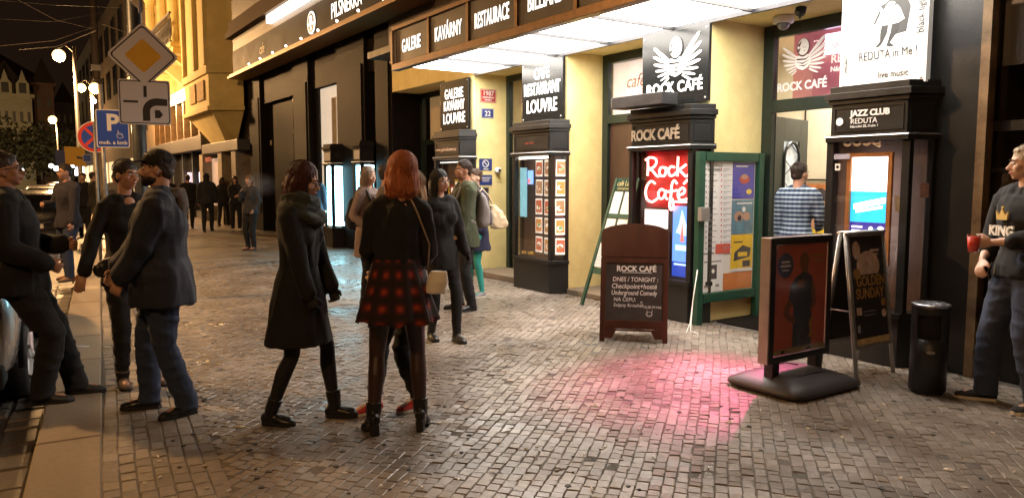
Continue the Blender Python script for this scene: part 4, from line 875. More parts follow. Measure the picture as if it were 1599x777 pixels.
    for sg in (1,-1): B.ell(h(sg*.010,.096,-.034),hx*.008,hy_*.010,hz_*.007,8)
    B.ell(h(0,.083,-.055),hx*.024,hy_*.010,hz_*.008,10); B.ell(h(0,.081,-.067),hx*.020,hy_*.010,hz_*.008,10)
    mats=[skinm]; pick=None
    if legs: mats.append(legs); zc=hz-.02; pick=lambda c_: c_[:,2]<zc
    B.finish('body',th,mats,voxel=min(vox,.0075) if vox<.013 else vox,smooth=2,pick=pick)
    near=vox<.013
    if faceparts:
        ew=mat('eye_white',(.6,.55,.5),.2); ed=mat('eye_dark',(.02,.012,.008),.1); lip=mat('lips',(.42,.13,.10),.45)
        for sg in (1,-1):
            e=MB(); M=Matrix((hx,hy_,hz_)).transposed().to_4x4(); M.translation=h(sg*.030,.0765,.004)
            e.m(ew).lathe([(.0125*math.sin(math.pi*k/8)+1e-4,-.0085*math.cos(math.pi*k/8)) for k in range(9)],(0,0,0),12,M); M.translation=h(sg*.030,.0815,.003); e.m(ed).lathe([(.0072*math.sin(math.pi*k/6)+1e-4,-.0072*math.cos(math.pi*k/6)) for k in range(7)],(0,0,0),10,M)
            e.build('eye',None,th,smooth=True)
            b=MB(); b.tube([h(sg*.012,.088,.021),h(sg*.030,.088,.028),h(sg*.046,.076,.023)],[.004,.0045,.003],6); b.build('eyebrow',mat('eyebrow_hair',(.035,.02,.012),.8),th,smooth=True)
        b=MB(); b.tube([h(-.021,.083,-.060),h(-.008,.0925,-.058),h(0,.0935,-.0595),h(.008,.0925,-.058),h(.021,.083,-.060)],[.002,.0055,.006,.0055,.002],8); b.build('lips',lip,th,smooth=True)
    if glasses:
        b=MB(); gm=glasses
        for sg in (1,-1):
            b.tube([h(sg*.034+.025*math.cos(a),.101-.004*abs(math.cos(a)),.002+.018*math.sin(a)) for a in [2*math.pi*k/12 for k in range(13)]],.0017,5,False)
            b.tube([h(sg*.058,.098,.008),h(sg*.078,.04,.008),h(sg*.080,-.01,.004)],.0028,5)
        b.tube([h(-.01,.103,.006),h(.01,.103,.006)],.0026,5); g_=b.build('glasses',gm,th)
        b=MB()
        for sg in (1,-1): b.flat([tuple(h(sg*.034+.024*math.cos(a),.100,.002+.017*math.sin(a))) for a in [2*math.pi*k/12 for k in range(12)]])
        b.build('lens',lensm,g_)
    sd=random.uniform(0,50)
    # ---- trousers
    if trousers:
        m_,inf,flare=trousers; P=PB(); torso(P,.012+inf*.3,.84,1.06)
        for i in range(2):
            hp=HP[i]; P.limb([hp+Z*.02,hp.lerp(K[i],.4),K[i],K[i].lerp(A_[i],.35),A_[i]+Z*.02,A_[i]-Z*.035-TO[i]*.0],[.098*bw+inf*.4,.086*bw+inf*.6,.062+inf,.062+inf,.044+inf+flare,.046+inf+flare],14,False)
        P.finish('trousers',th,[m_],vox,3,amp=.010 if near else .008,freq=8,st=(.7,.7,1.25),seed=sd)
    # ---- shoes
    if shoes:
        kind,m_,sole=shoes
        for i in range(2):
            t=TO[i]; a=A_[i]; fz=a.z-.085; sx=t.cross(Z); P=PB(); g0=Vector((a.x,a.y,fz)); t=t*(.9 if fem else 1.); lift_=.0
            heel=.055 if kind=='heel' else 0.
            z=lambda v: Z*v
            P.rings([(g0-t*.070+z(.045+heel),sx*.026,Z*.030),(g0-t*.045+z(.048+heel),sx*.037,Z*.042),(g0+z(.050+heel),sx*.038,Z*.046),(g0+t*.06+z(.042+heel*.5),sx*.043,Z*.036),(g0+t*.12+z(.033),sx*.047,Z*.029),(g0+t*.165+z(.027),sx*.040,Z*.023),(g0+t*.19+z(.024),sx*.022,Z*.014)],14)
            if kind in('boot','heel','ankle','tall'):
                hh={'boot':.19,'heel':.20,'ankle':.14,'tall':.36}[kind]; ax=(K[i]-A_[i]).normalized(); P.limb([g0+z(.06+heel),a+ax*.02,a+ax*(hh-.08)],[.045,.046,.052],12,False)
            o=P.finish('boot' if kind in('boot','heel','ankle','tall') else 'shoe',th,[m_],.006 if near else .012,2,amp=.003 if near else 0,freq=22,seed=sd)
            q=MB(); out=[(-.075,0),(-.06,.03),(0,.036),(.06,.043),(.12,.048),(.165,.042),(.195,.012),(.195,-.012),(.165,-.040),(.12,-.046),(.06,-.040),(0,-.034),(-.06,-.03)]
            MM=Matrix(((t.x,sx.x,0,g0.x),(t.y,sx.y,0,g0.y),(0,0,1,g0.z),(0,0,0,1)))
            if kind=='heel':
                q.prism([(x,y) for x,y in out if x>.03],.001,.022,MM); q.prism([(-.07,-.022),(-.015,-.028),(-.015,.028),(-.07,.022)],.001,.075,MM)
            else: q.prism(out,.001,.024,MM)
            q.build('sole',sole,o,bevel=.003)
            if kind in('boot','lace') and near:
                q=MB()
                for k in range(5):
                    c_=g0+t*(.045+.0*k)+Z*(.085+k*.022) if kind=='boot' else g0+t*(.04+k*.018)+Z*(.092-k*.006)
                    q.tube([c_-sx*.022+t*(.0 if kind=='boot' else 0),c_+sx*.022+Z*.008],.0035,5)
                q.build('laces',mat('laces_%s'%('d' if kind=='boot' else 'w'),(.02,.02,.02) if kind=='boot' else (.7,.65,.6),.8),o)
    # ---- top / coat: dict(m, inf, hem, flare, slv, open)
    if top:
        m_=top['m']; inf=top.get('inf',.02); hem=top.get('hem',.88); fl=top.get('flare',.02); P=PB()
        ex=[]
        zs=[hem+dz]
        q=hem
        while q<.93: ex.append((pel+Vector((0,0,q-.93))+Vector((0,top.get('hy',0)*(.93-q),0)),X*(.168*bw+inf+fl*(.93-q)/.4),Y*(.125*bw+inf+fl*(.93-q)/.4))); q+=.07
        torso(P,inf,max(.93,hem),1.44,extra=ex)
        P.rings([(T(0,-.004,1.40),tx*(.12+inf),ty*(.075+inf)),(T(0,-.004,1.455),tx*(.085+inf*.7),ty*(.062+inf*.7)),(T(0,-.004,1.49+top.get('collar',0)),tx*(.060+inf*.5),ty*(.058+inf*.5))],16)
        ws=top.get('slv',1.0)
        for i,sg in enumerate((1,-1)):
            P.limb([T(sg*.045,0,1.445),SH[i]],[.056+inf,(.058+inf*.8)*ar],12); mid=SH[i].lerp(E_[i],.45); end=E_[i].lerp(Wr[i],max(0,ws*2-1)) if ws>.5 else SH[i].lerp(E_[i],ws*2)
            if ws>.5: P.limb([SH[i],mid,E_[i],E_[i].lerp(Wr[i],.4*(ws*2-1)),end],[(.058+inf*.8)*ar,(.053+inf*.8)*ar,(.044+inf*.8)*ar,(.043+inf*.7)*ar,.034+inf*.8],12)
            else: P.limb([SH[i],end],[.058+inf,.05+inf],12)
        if fem:
            for sg in (1,-1): P.ell(T(sg*.07,.075,1.27),tx*(.062+inf*.8),ty*(.055+inf*.8),tz*(.062+inf*.8))
        P.finish(top.get('name','coat'),th,[m_],vox,top.get('sm',4),amp=top.get('amp',.012),freq=top.get('freq',6.5),st=(1.2,1.2,.5),seed=sd)
        if top.get('hoodie'):
            P=PB(); P.rings([(T(0,-.02,1.43),tx*.125,ty*.095),(T(0,-.06,1.47),tx*.135,ty*.10),(T(0,-.085,1.52),tx*.10,ty*.065)],16); P.ell(T(0,-.13,1.40),tx*.12,ty*.05,tz*.11)
            P.finish('hood',th,[top.get('hoodm',m_)],vox,4,amp=.010,freq=9,seed=sd+3)
    if hood:   # hood worn up
        P=PB(); P.ell(h(0,-.035,.015),hx*.100,hy_*.112,hz_*.122); P.limb([T(0,-.02,1.43),h(0,-.05,-.06)],[.10,.085]); P.finish('hood',th,[hood],vox,3,amp=.006,freq=9,seed=sd)
    if skirt:
        m_,z0,z1,r0,r1=skirt; n=72; S=MB(); rowsn=14
        vs=[]
        for j in range(rowsn+1):
            t=j/rowsn; z=z0+(z1-z0)*t; 
            for k in range(n):
                a=2*math.pi*k/n; w_=1+.075*t*math.sin(9*a+1.3)+.05*t*math.sin(16*a+.4); 
                vs.append(pel+Vector((math.cos(a)*(r0+(r1-r0)*t)*w_,math.sin(a)*(r0*.74+(r1*.86-r0*.74)*t)*w_,z-.93+.012*t*math.sin(9*a))))
        fs=[(j*n+k,(j+1)*n+k,(j+1)*n+(k+1)%n,j*n+(k+1)%n) for j in range(rowsn) for k in range(n)]
        S.add(vs,fs); o=S.build('skirt',m_,th,smooth=True); so_=o.modifiers.new('t','SOLIDIFY'); so_.thickness=.006
    # ---- hair
    if hair:
        st,m_=hair; P=PB()
        def cut(cc):    # keep the face clear
            return cc
        if st=='short':
            P.ell(h(0,-.022,.040),hx*.082,hy_*.099,hz_*.092); P.ell(h(0,-.055,-.015),hx*.070,hy_*.055,hz_*.060); P.ell(h(0,.045,.088),hx*.055,hy_*.030,hz_*.022)
            P.finish('hair',th,[m_],.007 if near else .014,2,amp=.006,freq=28,seed=sd)
        elif st=='bun':
            P.ell(h(0,-.020,.038),hx*.083,hy_*.101,hz_*.091); P.ell(h(0,-.05,-.02),hx*.066,hy_*.055,hz_*.05); P.ell(h(0,-.11,.01),hx*.04,hy_*.035,hz_*.04); P.finish('hair',th,[m_],.008 if near else .014,2,amp=.003,freq=25,seed=sd)
        else:
            ln={'long':.20,'mid':.145,'bob':.10,'longer':.30}[st]
            P.ell(h(0,-.022,.038),hx*.088,hy_*.102,hz_*.097,18)
            back=[h(0,-.055,.02),h(0,-.070,-.06),h(0,-.072,-.06)-tz*(ln*.5)-ty*.0,h(0,-.060,-.06)-tz*ln]
            wd_=[.088,.092,.098,.082]; dp=[.062,.058,.052,.034]
            P.rings([(p,tx*-1*a if False else hx*a,-hy_*b if False else hy_*b) for p,a,b in zip(back[::-1],wd_[::-1],dp[::-1])],18)
            for sg in (1,-1):
                P.limb([h(sg*.058,-.012,.055),h(sg*.078,-.038,-.01),h(sg*.080,-.045,-.08),h(sg*.078,-.03,-.08)-tz*ln*.75],[.026,.028,.030,.016],10)
            P.finish('hair',th,[m_],.008 if near else .015,3,amp=.010,freq=26,st=(1.6,1.6,.22),seed=sd)
    if hair and vox<.014:
        st,m_=hair; V=[];Fs=[]; longh=st in('long','mid','bob','longer'); ln={'long':.20,'mid':.145,'bob':.10,'longer':.30}.get(st,0)
        for q in range(620 if longh else 420):
            a=random.uniform(-2.25,2.25); ex=random.uniform(1.0,1.07); pts=[]
            if longh:
                t0=random.uniform(.15,.9)
                for k in range(9):
                    t=t0+(1.57-t0)*min(1,k/4); cz_=.038+.097*math.cos(t)*ex
                    if k<=4: p=h(.088*math.sin(t)*math.sin(a)*ex,-.022-.102*math.sin(t)*math.cos(a)*ex,cz_)
                    else:
                        f_=(k-4)/4; w_=1+.06*math.sin(a*7+q); p=h(.090*math.sin(a)*ex*w_,-.022-.100*math.cos(a)*ex*(1-.25*f_),.038-.10*min(1,f_*1.2))-tz*(ln+random.uniform(-.03,.035))*f_*.85
                    pts.append(p+Vector((random.gauss(0,.0022),random.gauss(0,.0022),0)))
            else:
                t0=random.uniform(.0,1.35) if abs(a)<1.6 else random.uniform(0,.95); a=random.uniform(-3.14,3.14) if t0<.85 else a
                for k in range(4):
                    t=t0+(.09 if st=='short' else .16)*k; pts.append(h(.083*math.sin(t)*math.sin(a)*(ex+.02*k*(st=='short')),-.022-.100*math.sin(t)*math.cos(a)*(ex+.02*k*(st=='short')),.040+.092*math.cos(t)*(ex+.012*k)))
            wv_=random.uniform(.0014,.003)
            for k,p in enumerate(pts):
                tn=(pts[min(k+1,len(pts)-1)]-pts[max(k-1,0)]); sd_=tn.cross(p-hc); sd_=sd_.normalized() if sd_.length>1e-6 else hx; ww=wv_*(1-.8*k/len(pts)); V+=[p-sd_*ww,p+sd_*ww]
            b0=len(V)-2*len(pts); Fs+=[(b0+2*k,b0+2*k+1,b0+2*k+3,b0+2*k+2) for k in range(len(pts)-1)]
        me=D.meshes.new('hair_strands'); me.from_pydata(V,[],Fs); me.materials.append(m_); me.polygons.foreach_set('use_smooth',[True]*len(Fs)); o=link('hair_strands',me,th); o['kind']='stuff'
    if beard:
        P=PB(); P.ell(h(0,.024,-.066),hx*.060,hy_*.070,hz_*.046); P.ell(h(0,.066,-.086),hx*.032,hy_*.030,hz_*.032); P.ell(h(0,.088,-.047),hx*.026,hy_*.010,hz_*.006); P.finish('beard',th,[beard],.008 if near else .014,2,amp=.004,freq=40,seed=sd)
    if hat:
        P=PB(); P.ell(h(0,-.015,.055),hx*.086,hy_*.106,hz_*.075); P.finish('cap',th,[hat],.008 if near else .014,3); b=MB()
        n_=10; b.add([tuple(h(.072*math.cos(math.pi*k/n_),.065+.085*math.sin(math.pi*k/n_),.058-.012*math.sin(math.pi*k/n_)-z_)) for z_ in (0,.006) for k in range(n_+1)],[tuple(range(n_+1)),tuple(range(n_+1,2*n_+2))[::-1]]+[(k,k+n_+1,k+n_+2,k+1) for k in range(n_)]); b.build('cap_brim',hat,th)
    if scarf:
        P=PB()
        for k,(rr,zz,th_) in enumerate(((.088,1.455,.052),(.080,1.515,.044),(.105,1.41,.042))):
            pts=[T(rr*math.cos(a)*1.12,.015+rr*math.sin(a)*.95+.02*k*(math.sin(a)>0),zz+.018*math.sin(a*2+k)-.02*math.sin(a)) for a in [2*math.pi*j/14 for j in range(15)]]; P.limb(pts,[th_]*15,10)
        P.finish('scarf',th,[scarf],.010,3,amp=.014,freq=15,st=(.6,.6,1.6),seed=sd)
    def w2(v): return th.matrix_basis@v
    th['_']=0; del th['_']
    return th,dict(SH=SH,E=E_,W=Wr,T=T,tx=tx,ty=ty,tz=tz,h=h,pel=pel,M=Matrix.Translation(loc)@Matrix.Rotation(rz,4,'Z')@Matrix.Diagonal((s,s,s,1)),K=K,A=A_)
def world_thing(name,label,cat,K,group=None):   # a carried thing, in its bearer's frame
    th=thing(name,label,cat,(0,0,0),0,group); th.matrix_basis=K['M']; return th
blackc=cloth('black_wool',(.006,.006,.0065)); blackk=cloth('black_knit',(.008,.007,.008),bs=150); jeans=cloth('blue_denim',(.022,.036,.080)); jeansd=cloth('dark_denim',(.030,.042,.080)); darkt=cloth('black_trouser_cloth',(.007,.007,.008))
navy=cloth('navy_parka',(.008,.011,.025),.75); tights=mat('sheer_black_tights',(.040,.019,.015),.45,var=.2,vs=6); optights=mat('opaque_black_tights',(.009,.008,.009),.7); bleather=mat('black_leather',(.012,.011,.011),.32,var=.4,vs=20,bump=.2,bs=50); bsole=mat('black_sole',(.012,.012,.012),.7); wsole=mat('white_sole',(.6,.55,.48),.7)
brownh=hairm('dark_brown_hair',(.030,.016,.010)); 
plaid=D.materials.new('red_plaid_cloth'); plaid.use_nodes=True; N=plaid.node_tree.nodes; L=plaid.node_tree.links; b=N['Principled BSDF']; b.inputs['Roughness'].default_value=.9
tc=N.new('ShaderNodeTexCoord'); sp=N.new('ShaderNodeSeparateXYZ'); L.new(tc.outputs['Object'],sp.inputs[0])
an=N.new('ShaderNodeMath'); an.operation='ARCTAN2'; L.new(sp.outputs[0],an.inputs[0]); L.new(sp.outputs[1],an.inputs[1])
def wv(src,k,ph):
    a=N.new('ShaderNodeMath'); a.operation='MULTIPLY_ADD'; a.inputs[1].default_value=k; a.inputs[2].default_value=ph; L.new(src,a.inputs[0]); s_=N.new('ShaderNodeMath'); s_.operation='SINE'; L.new(a.outputs[0],s_.inputs[0]); q=N.new('ShaderNodeMapRange'); q.inputs[1].default_value=-.8; q.inputs[2].default_value=1.; L.new(s_.outputs[0],q.inputs[0]); return q.outputs[0]
m1=N.new('ShaderNodeMath'); m1.operation='MULTIPLY'; L.new(wv(an.outputs[0],11,.4),m1.inputs[0]); L.new(wv(sp.outputs[2],62,.6),m1.inputs[1])
rr=N.new('ShaderNodeValToRGB'); rr.color_ramp.elements[0].color=(.018,.008,.008,1); rr.color_ramp.elements[1].color=(.34,.04,.018,1); e=rr.color_ramp.elements.new(.5); e.color=(.09,.012,.009,1); L.new(m1.outputs[0],rr.inputs[0]); L.new(rr.outputs[0],b.inputs['Base Color'])
check=D.materials.new('blue_check_shirt'); check.use_nodes=True; N=check.node_tree.nodes; L=check.node_tree.links; b=N['Principled BSDF']; b.inputs['Roughness'].default_value=.9
tc=N.new('ShaderNodeTexCoord'); sp=N.new('ShaderNodeSeparateXYZ'); L.new(tc.outputs['Object'],sp.inputs[0])
m1=N.new('ShaderNodeMath'); m1.operation='MULTIPLY_ADD'; m1.inputs[2].default_value=0; L.new(wv(sp.outputs[0],120,.4),m1.inputs[0]); m1.inputs[1].default_value=.14
m2_=N.new('ShaderNodeMath'); m2_.operation='MULTIPLY_ADD'; m2_.inputs[1].default_value=.86; L.new(wv(sp.outputs[2],130,0),m2_.inputs[0]); L.new(m1.outputs[0],m2_.inputs[2])
rr=N.new('ShaderNodeValToRGB'); rr.color_ramp.elements[0].color=(.015,.025,.06,1); rr.color_ramp.elements[1].color=(.42,.50,.58,1); e=rr.color_ramp.elements.new(.4); e.color=(.06,.10,.17,1); L.new(m2_.outputs[0],rr.inputs[0]); L.new(rr.outputs[0],b.inputs['Base Color'])
# ---------------------------------------------------------------- the people in the photograph
gp=lambda u,v: G(u,v)
wire=mat('glasses_frame',(.01,.01,.01),.3)
# woman in the long black coat
pA,kA=person('woman with dark red hair, glasses and grey scarf in a long black coat',gp(471,656),face=68,H=1.70,sex='f',lean=1,head=(-6,14,0),
  feet=((-.02+.13,-.17,0,4),(-.10,.20,0,-8)),hands=((.19,.16,.86),(-.15,.19,.86)),ehint=((.5,-.8,-.3),(-.5,-.8,-.3)),curl=(.9,.9),palm=((-1,0,0),(1,0,0)),
  skinm=skin2,legs=optights,top=dict(m=blackc,inf=.030,hem=.55,flare=.075,slv=1.0,amp=.012,freq=5),shoes=('boot',bleather,bsole),hair=('mid',hairm('dark_red_hair',(.055,.010,.008))),scarf=cloth('grey_green_scarf',(.035,.042,.038),bs=60),glasses=wire,vox=.0105)
# woman with the plaid skirt, seen from behind
pB,kB=person('red haired woman in a black top and red plaid skirt, seen from behind',gp(622,672),face=176,H=1.73,sex='f',side=3,head=(-14,0,4),
  feet=((.145,.02,.0,6),(-.155,-.05,0,-22)),hands=((.12,.25,1.02),(-.12,.25,1.02)),ehint=((.45,-.6,-.5),(-.45,-.6,-.5)),curl=(.8,.8),palm=((0,-1,0),(0,-1,0)),
  skinm=skin2,legs=tights,top=dict(m=blackk,inf=.016,hem=.97,flare=.0,name='jumper',amp=.011,freq=7),skirt=(plaid,1.10,.705,.145,.250),shoes=('heel',bleather,bsole),hair=('bob',hairm('copper_hair',(.44,.125,.042))),vox=.0105)
# her friend in front of her, mostly hidden: blonde, red sneakers
pC,kC=person('blonde woman in black with red canvas sneakers, hidden behind the plaid skirt',gp(640,636),face=-58,H=1.66,sex='f',head=(6,0,0),
  lean=-3,feet=((.07,.26,0,0),(-.07,-.02,0,0)),hands=((.10,.22,1.02),(-.20,.10,.84)),curl=(.7,.4),skinm=skin2,top=dict(m=blackk,inf=.02,hem=.84,flare=.01,name='jumper'),trousers=(darkt,.004,0),shoes=('lace',mat('red_canvas',(.45,.035,.025),.8,var=.2,vs=20),wsole),hair=('long',hairm('blonde_hair',(.50,.30,.14))),vox=.0115)
# man in the parka
pD,kD=person('bearded man in a dark navy parka, black cap and jeans, seen in profile',gp(262,642),face=-95,H=1.76,build=1.2,lean=-1,head=(-4,0,0),
  feet=((.12,.12,0,8),(-.12,-.13,0,-30)),hands=((.10,.30,.94),(-.17,.26,.86)),ehint=((.6,-.8,-.4),(-.6,-.8,-.2)),curl=(.5,.6),palm=((-.8,0,-.5),(.8,0,-.5)),
  skinm=skin,top=dict(m=navy,inf=.050,hem=.74,flare=.035,slv=.97,hoodie=True,hoodm=mat('brown_lined_hood',(.09,.065,.045),.9,var=.4,vs=6,bump=.3),amp=.014,freq=5.5,name='parka'),trousers=(jeans,.016,.012),shoes=('shoe',bleather,bsole),hair=('short',brownh),hat=cloth('black_cap_cloth',(.010,.010,.012)),beard=hairm('dark_beard',(.022,.013,.009)),vox=.0105)
w_=kD; wt=world_thing('wristwatch','silver wristwatch on the wrist of the man in the parka','watch',kD); W1=kD['W'][0]; dW=(W1-kD['E'][0]).normalized(); b=MB(); b.tube([W1-dW*.022,W1-dW*.008],.037,14); b.build('band',silver,wt,smooth=True); b=MB(); M=dW.orthogonal(); b.ball(W1-dW*.015+Vector((0.0,0,.034)),.018,10); b.build('watch_face',silver,wt,smooth=True)
# woman beside him
pE,kE=person('dark haired woman in a black jacket with a grey top, facing the parka man',gp(209,602),face=22,H=1.71,sex='f',head=(-14,0,-4),
  feet=((.07,-.03,0,10),(-.12,.05,0,-14)),hands=((.40,.10,.82),(.04,.26,1.10)),ehint=((.7,-.7,-.5),(-.7,-.7,-.3)),curl=(.3,.8),palm=((0,-.3,-1),(0,0,-1)),
  skinm=skin,top=dict(m=blackc,inf=.024,hem=.80,flare=.03,amp=.012,name='jacket'),trousers=(darkt,.004,0),shoes=('ankle',mat('taupe_suede',(.11,.075,.06),.8,var=.3,vs=12),bsole),hair=('bun',brownh),vox=.0105)
b=PB(); T=kE['T']; b.rings([(T(0,.085,1.16),Vector((.085,0,0)),Vector((0,.05,0))),(T(0,.11,1.28),Vector((.088,0,0)),Vector((0,.045,0))),(T(0,.083,1.37),Vector((.065,0,0)),Vector((0,.03,0)))],16); b.finish('grey_top',pE,[cloth('grey_shirt',(.07,.07,.08))],.012,3,amp=.004)
b=PB(); b.ell(T(0,.062,1.430),Vector((.052,0,0)),Vector((0,.036,0)),Vector((0,0,.052))); b.finish('bare_neckline',pE,[skin],.009,2)
b=PB(); TB=kB['T']; b.ell(TB(0,-.040,1.468),Vector((.05,0,0)),Vector((0,.036,0)),Vector((0,0,.030))); b.finish('bare_neckline',pB,[skin2],.009,2)
bg=world_thing('shoulder_bag','black shoulder bag carried on the arm of the woman in the black jacket','bag',kE); P=PB(); P.ell(Vector((.20,.24,.98)),Vector((.15,0,0)),Vector((0,.06,0)),Vector((0,0,.09))); P.finish('bag_body',bg,[bleather],.012,3,amp=.012,freq=9)
# man at the left edge
pF,kF=person('man with glasses in a black coat leaning back at the left edge of the pavement',gp(40,628),face=80,H=1.80,build=1.15,lean=-4,head=(2,-2,0),
  feet=((.10,.12,0,5),(-.09,.30,0,-3)),hands=((.20,.20,1.02),(-.12,.27,1.12)),ehint=((.4,-1,-.4),(-.4,-1,-.4)),curl=(.9,.9),palm=((-1,0,0),(1,0,0)),
  skinm=skin3,top=dict(m=blackc,inf=.042,hem=.80,flare=.02,amp=.014,freq=5),trousers=(darkt,.022,.012),shoes=('shoe',mat('charcoal_leather',(.03,.03,.032),.5,var=.3,vs=9),bsole),hair=('short',brownh),glasses=wire,vox=.0105)
pE2=None
# man in the suit by the black car
person('man in a dark suit jacket and jeans looking left beside the black car',gp(112,437),face=-58,H=1.80,build=1.15,head=(8,0,0),
  feet=((.13,-.05,0,8),(-.12,.10,0,-8)),hands=((.20,.24,1.16),(-.25,.10,.88)),curl=(.8,.5),skinm=skin,top=dict(m=cloth('dark_suit',(.022,.02,.03)),inf=.026,hem=.80,flare=.02,name='jacket'),trousers=(jeans,.014,.01),shoes=('shoe',mat('tan_leather',(.22,.12,.06),.6),bsole),hair=('short',brownh),glasses=wire,vox=.013)
# man in KING sweatshirt
pK,kK=person('grey haired man in a black KING sweatshirt holding a red drink',gp(1585,634),face=-50,H=1.80,build=1.12,head=(26,2,0),
  feet=((.155,.10,0,34),(-.15,-.03,0,-6)),hands=((.17,.17,.98),(-.085,.30,1.125)),ehint=((.75,-.5,-.5),(-.8,-.5,-.5)),curl=(.55,.95),palm=((-.4,0,-.8),(.7,-.2,0)),
  skinm=skin2,top=dict(m=blackc,inf=.026,hem=.88,flare=.0,slv=.80,name='sweatshirt',amp=.012,hoodie=True),trousers=(jeansd,.022,.012),shoes=('shoe',mat('black_canvas',(.014,.014,.015),.8),wsole),hair=('short',hairm('grey_blond_hair',(.42,.34,.24))),vox=.0105)
T=kK['T']; fm=frame(T(-.155,.148,1.19),-kK['tx'],kK['tz']); M0=Matrix.Translation(T(0,.17,1.20))@Matrix((-kK['tx'],kK['tz'],kK['ty'])).transposed().to_4x4()
kw=mat('printed_cream',(.75,.72,.66),.7); kg=mat('printed_gold',(.55,.38,.10),.6)
text('KING',M0,0,-.035,.092,kw,pK,off=.003,ext=.006,xs=1.0,name='chest_lettering')
b=MB(); b.prism([(-.045,.07),(.045,.07),(.055,.13),(.028,.10),(0,.145),(-.028,.10),(-.055,.13)],.0,.012,M0); b.prism(disc(0,.152,.009,8),0,.012,M0); b.build('crown_print',kg,pK)
b=MB(); P0_=kK['pel']; b.tube([P0_+Vector((.10,.155,.04)),P0_+Vector((.11,.175,-.03)),P0_+Vector((.09,.172,-.09)),P0_+Vector((.07,.16,-.03)),P0_+Vector((.065,.155,.03))],.004,5); b.build('key_chain',silver,pK)
for sg in (1,-1):
    T_=kD['T']; b=MB(); M=frame(T_(sg*.235,.02,.93),(0,1,0) if sg>0 else (0,-1,0),(0,0,1)); b.box(-.075,.075,-.02,.02,-.006,.008,M); b.build('pocket_flap',navy,pD,bevel=.003)
# the cup he holds
cp=world_thing('drink_cup','clear plastic cup of red drink in the hand of the man at the right','cup',kK); W2=kK['W'][1]; dW=(W2-kK['E'][1]).normalized(); cc=W2+dW*.075+Vector((0,.045,.0)); 
b=MB(); b.lathe([(.030,-.055),(.040,.045)],tuple(cc),18); b.build('drink',mat('red_drink',(.8,.06,.03),.2),cp,smooth=True); b=MB(); b.lathe([(.0315,-.058),(.0425,.055),(.044,.060),(.042,.060),(.0405,.054)],tuple(cc),18); b.build('cup_wall',GLASS,cp,smooth=True)
# ---- group by the pillar
G1='people chatting in a group by the ochre pillar'
pL,kL=person('woman with pale hair in a mauve grey coat carrying a dark backpack',gp(578,476),face=50,H=1.72,group=G1,sex='f',head=(6,0,0),feet=((.09,-.03,0,8),(-.10,.06,0,-8)),hands=((.20,.15,1.0),(-.08,.22,1.10)),curl=(.7,.8),
  skinm=skin2,top=dict(m=cloth('mauve_coat',(.20,.145,.13)),inf=.030,hem=.62,flare=.03),trousers=(darkt,.0,0),shoes=('ankle',bleather,bsole),hair=('bob',hairm('ash_hair',(.30,.24,.19))),vox=.013)
def backpack(K,label,m_,sc_=1.,lateral=0,group=None):
    th=world_thing('backpack',label,'backpack',K,group); T=K['T']; tx,ty,tz=K['tx'],K['ty'],K['tz']; P=PB()
    P.rings([(T(lateral,-.20,.96),tx*.13,ty*.07),(T(lateral,-.215,1.02),tx*.155,ty*.095),(T(lateral,-.215,1.18),tx*.155,ty*.09),(T(lateral,-.19,1.34),tx*.13,ty*.06),(T(lateral,-.18,1.385),tx*.08,ty*.035)],18)
    P.finish('bag_body',th,[m_],.013,3,amp=.008,freq=8); P=PB(); P.rings([(T(lateral,-.30,1.0),tx*.11,ty*.03),(T(lateral,-.305,1.12),tx*.11,ty*.035),(T(lateral,-.29,1.17),tx*.10,ty*.025)],14); P.finish('front_pocket',th,[m_],.012,3)
    for sg in (1,-1):
        b=MB(); b.tube([T(sg*.09+lateral,-.17,1.36),T(sg*.105,-.06,1.505),T(sg*.115,.08,1.45),T(sg*.125,.155,1.30),T(sg*.15,.10,1.15),T(sg*.16,-.08,1.02)],.017,6); b.build('strap',m_,th,smooth=True)
    return th
backpack(kL,'dark navy backpack on the back of the pale haired woman',cloth('dark_backpack',(.012,.013,.022)))
pM,kM=person('man in a dark jacket with a grey patterned panel, behind the red haired woman',gp(606,482),face=100,H=1.74,group=G1,head=(0,0,0),hands=((.16,.24,1.05),(-.22,.1,.9)),curl=(.7,.6),
  top=dict(m=cloth('grey_pattern_jacket',(.16,.13,.12),var=.7),inf=.03,hem=.84,flare=.0,name='jacket'),trousers=(darkt,.012,.0),shoes=('shoe',mat('tan_shoe',(.35,.22,.10),.7),wsole),hair=('short',brownh),vox=.013)
pN,kN=person('dark haired woman with glasses, black coat and tall boots, facing the camera',gp(691,530),face=24,H=1.67,group=G1,sex='f',build=.9,side=2,head=(-20,0,0),feet=((.10,-.06,0,5),(-.09,.16,0,-5)),hands=((.24,.08,.84),(-.24,.12,.86)),curl=(.6,.8),
  skinm=skin2,legs=optights,top=dict(m=blackc,inf=.028,hem=.74,flare=.02),trousers=(darkt,.0,0),shoes=('tall',bleather,bsole),hair=('bob',hairm('black_hair',(.012,.010,.010))),glasses=wire,vox=.013)
hb=world_thing('handbag','cream white handbag hanging beside the red plaid skirt','handbag',kB); P=PB(); c0=Vector((.27,-.02,.97)); P.rings([(c0+Vector((-.03,.0,-.075)),Vector((.065,-.01,0)),Vector((0,.035,0))),(c0+Vector((-.01,0,0)),Vector((.07,-.01,0)),Vector((0,.04,0))),(c0+Vector((-.0,0,.07)),Vector((.055,-.01,0)),Vector((0,.025,0)))],16); P.finish('bag_body',hb,[mat('cream_leather',(.80,.74,.66),.5,var=.1,vs=6)],.010,3,amp=.004); b=MB(); T=kB['T']; b.tube([c0+Vector((-.07,0,.07)),T(.20,-.02,1.2),T(.12,-.125,1.40),T(.06,-.03,1.50),T(.04,.10,1.40)],.006,5); b.build('strap',mat('tan_strap',(.3,.2,.12),.6),hb,smooth=True)
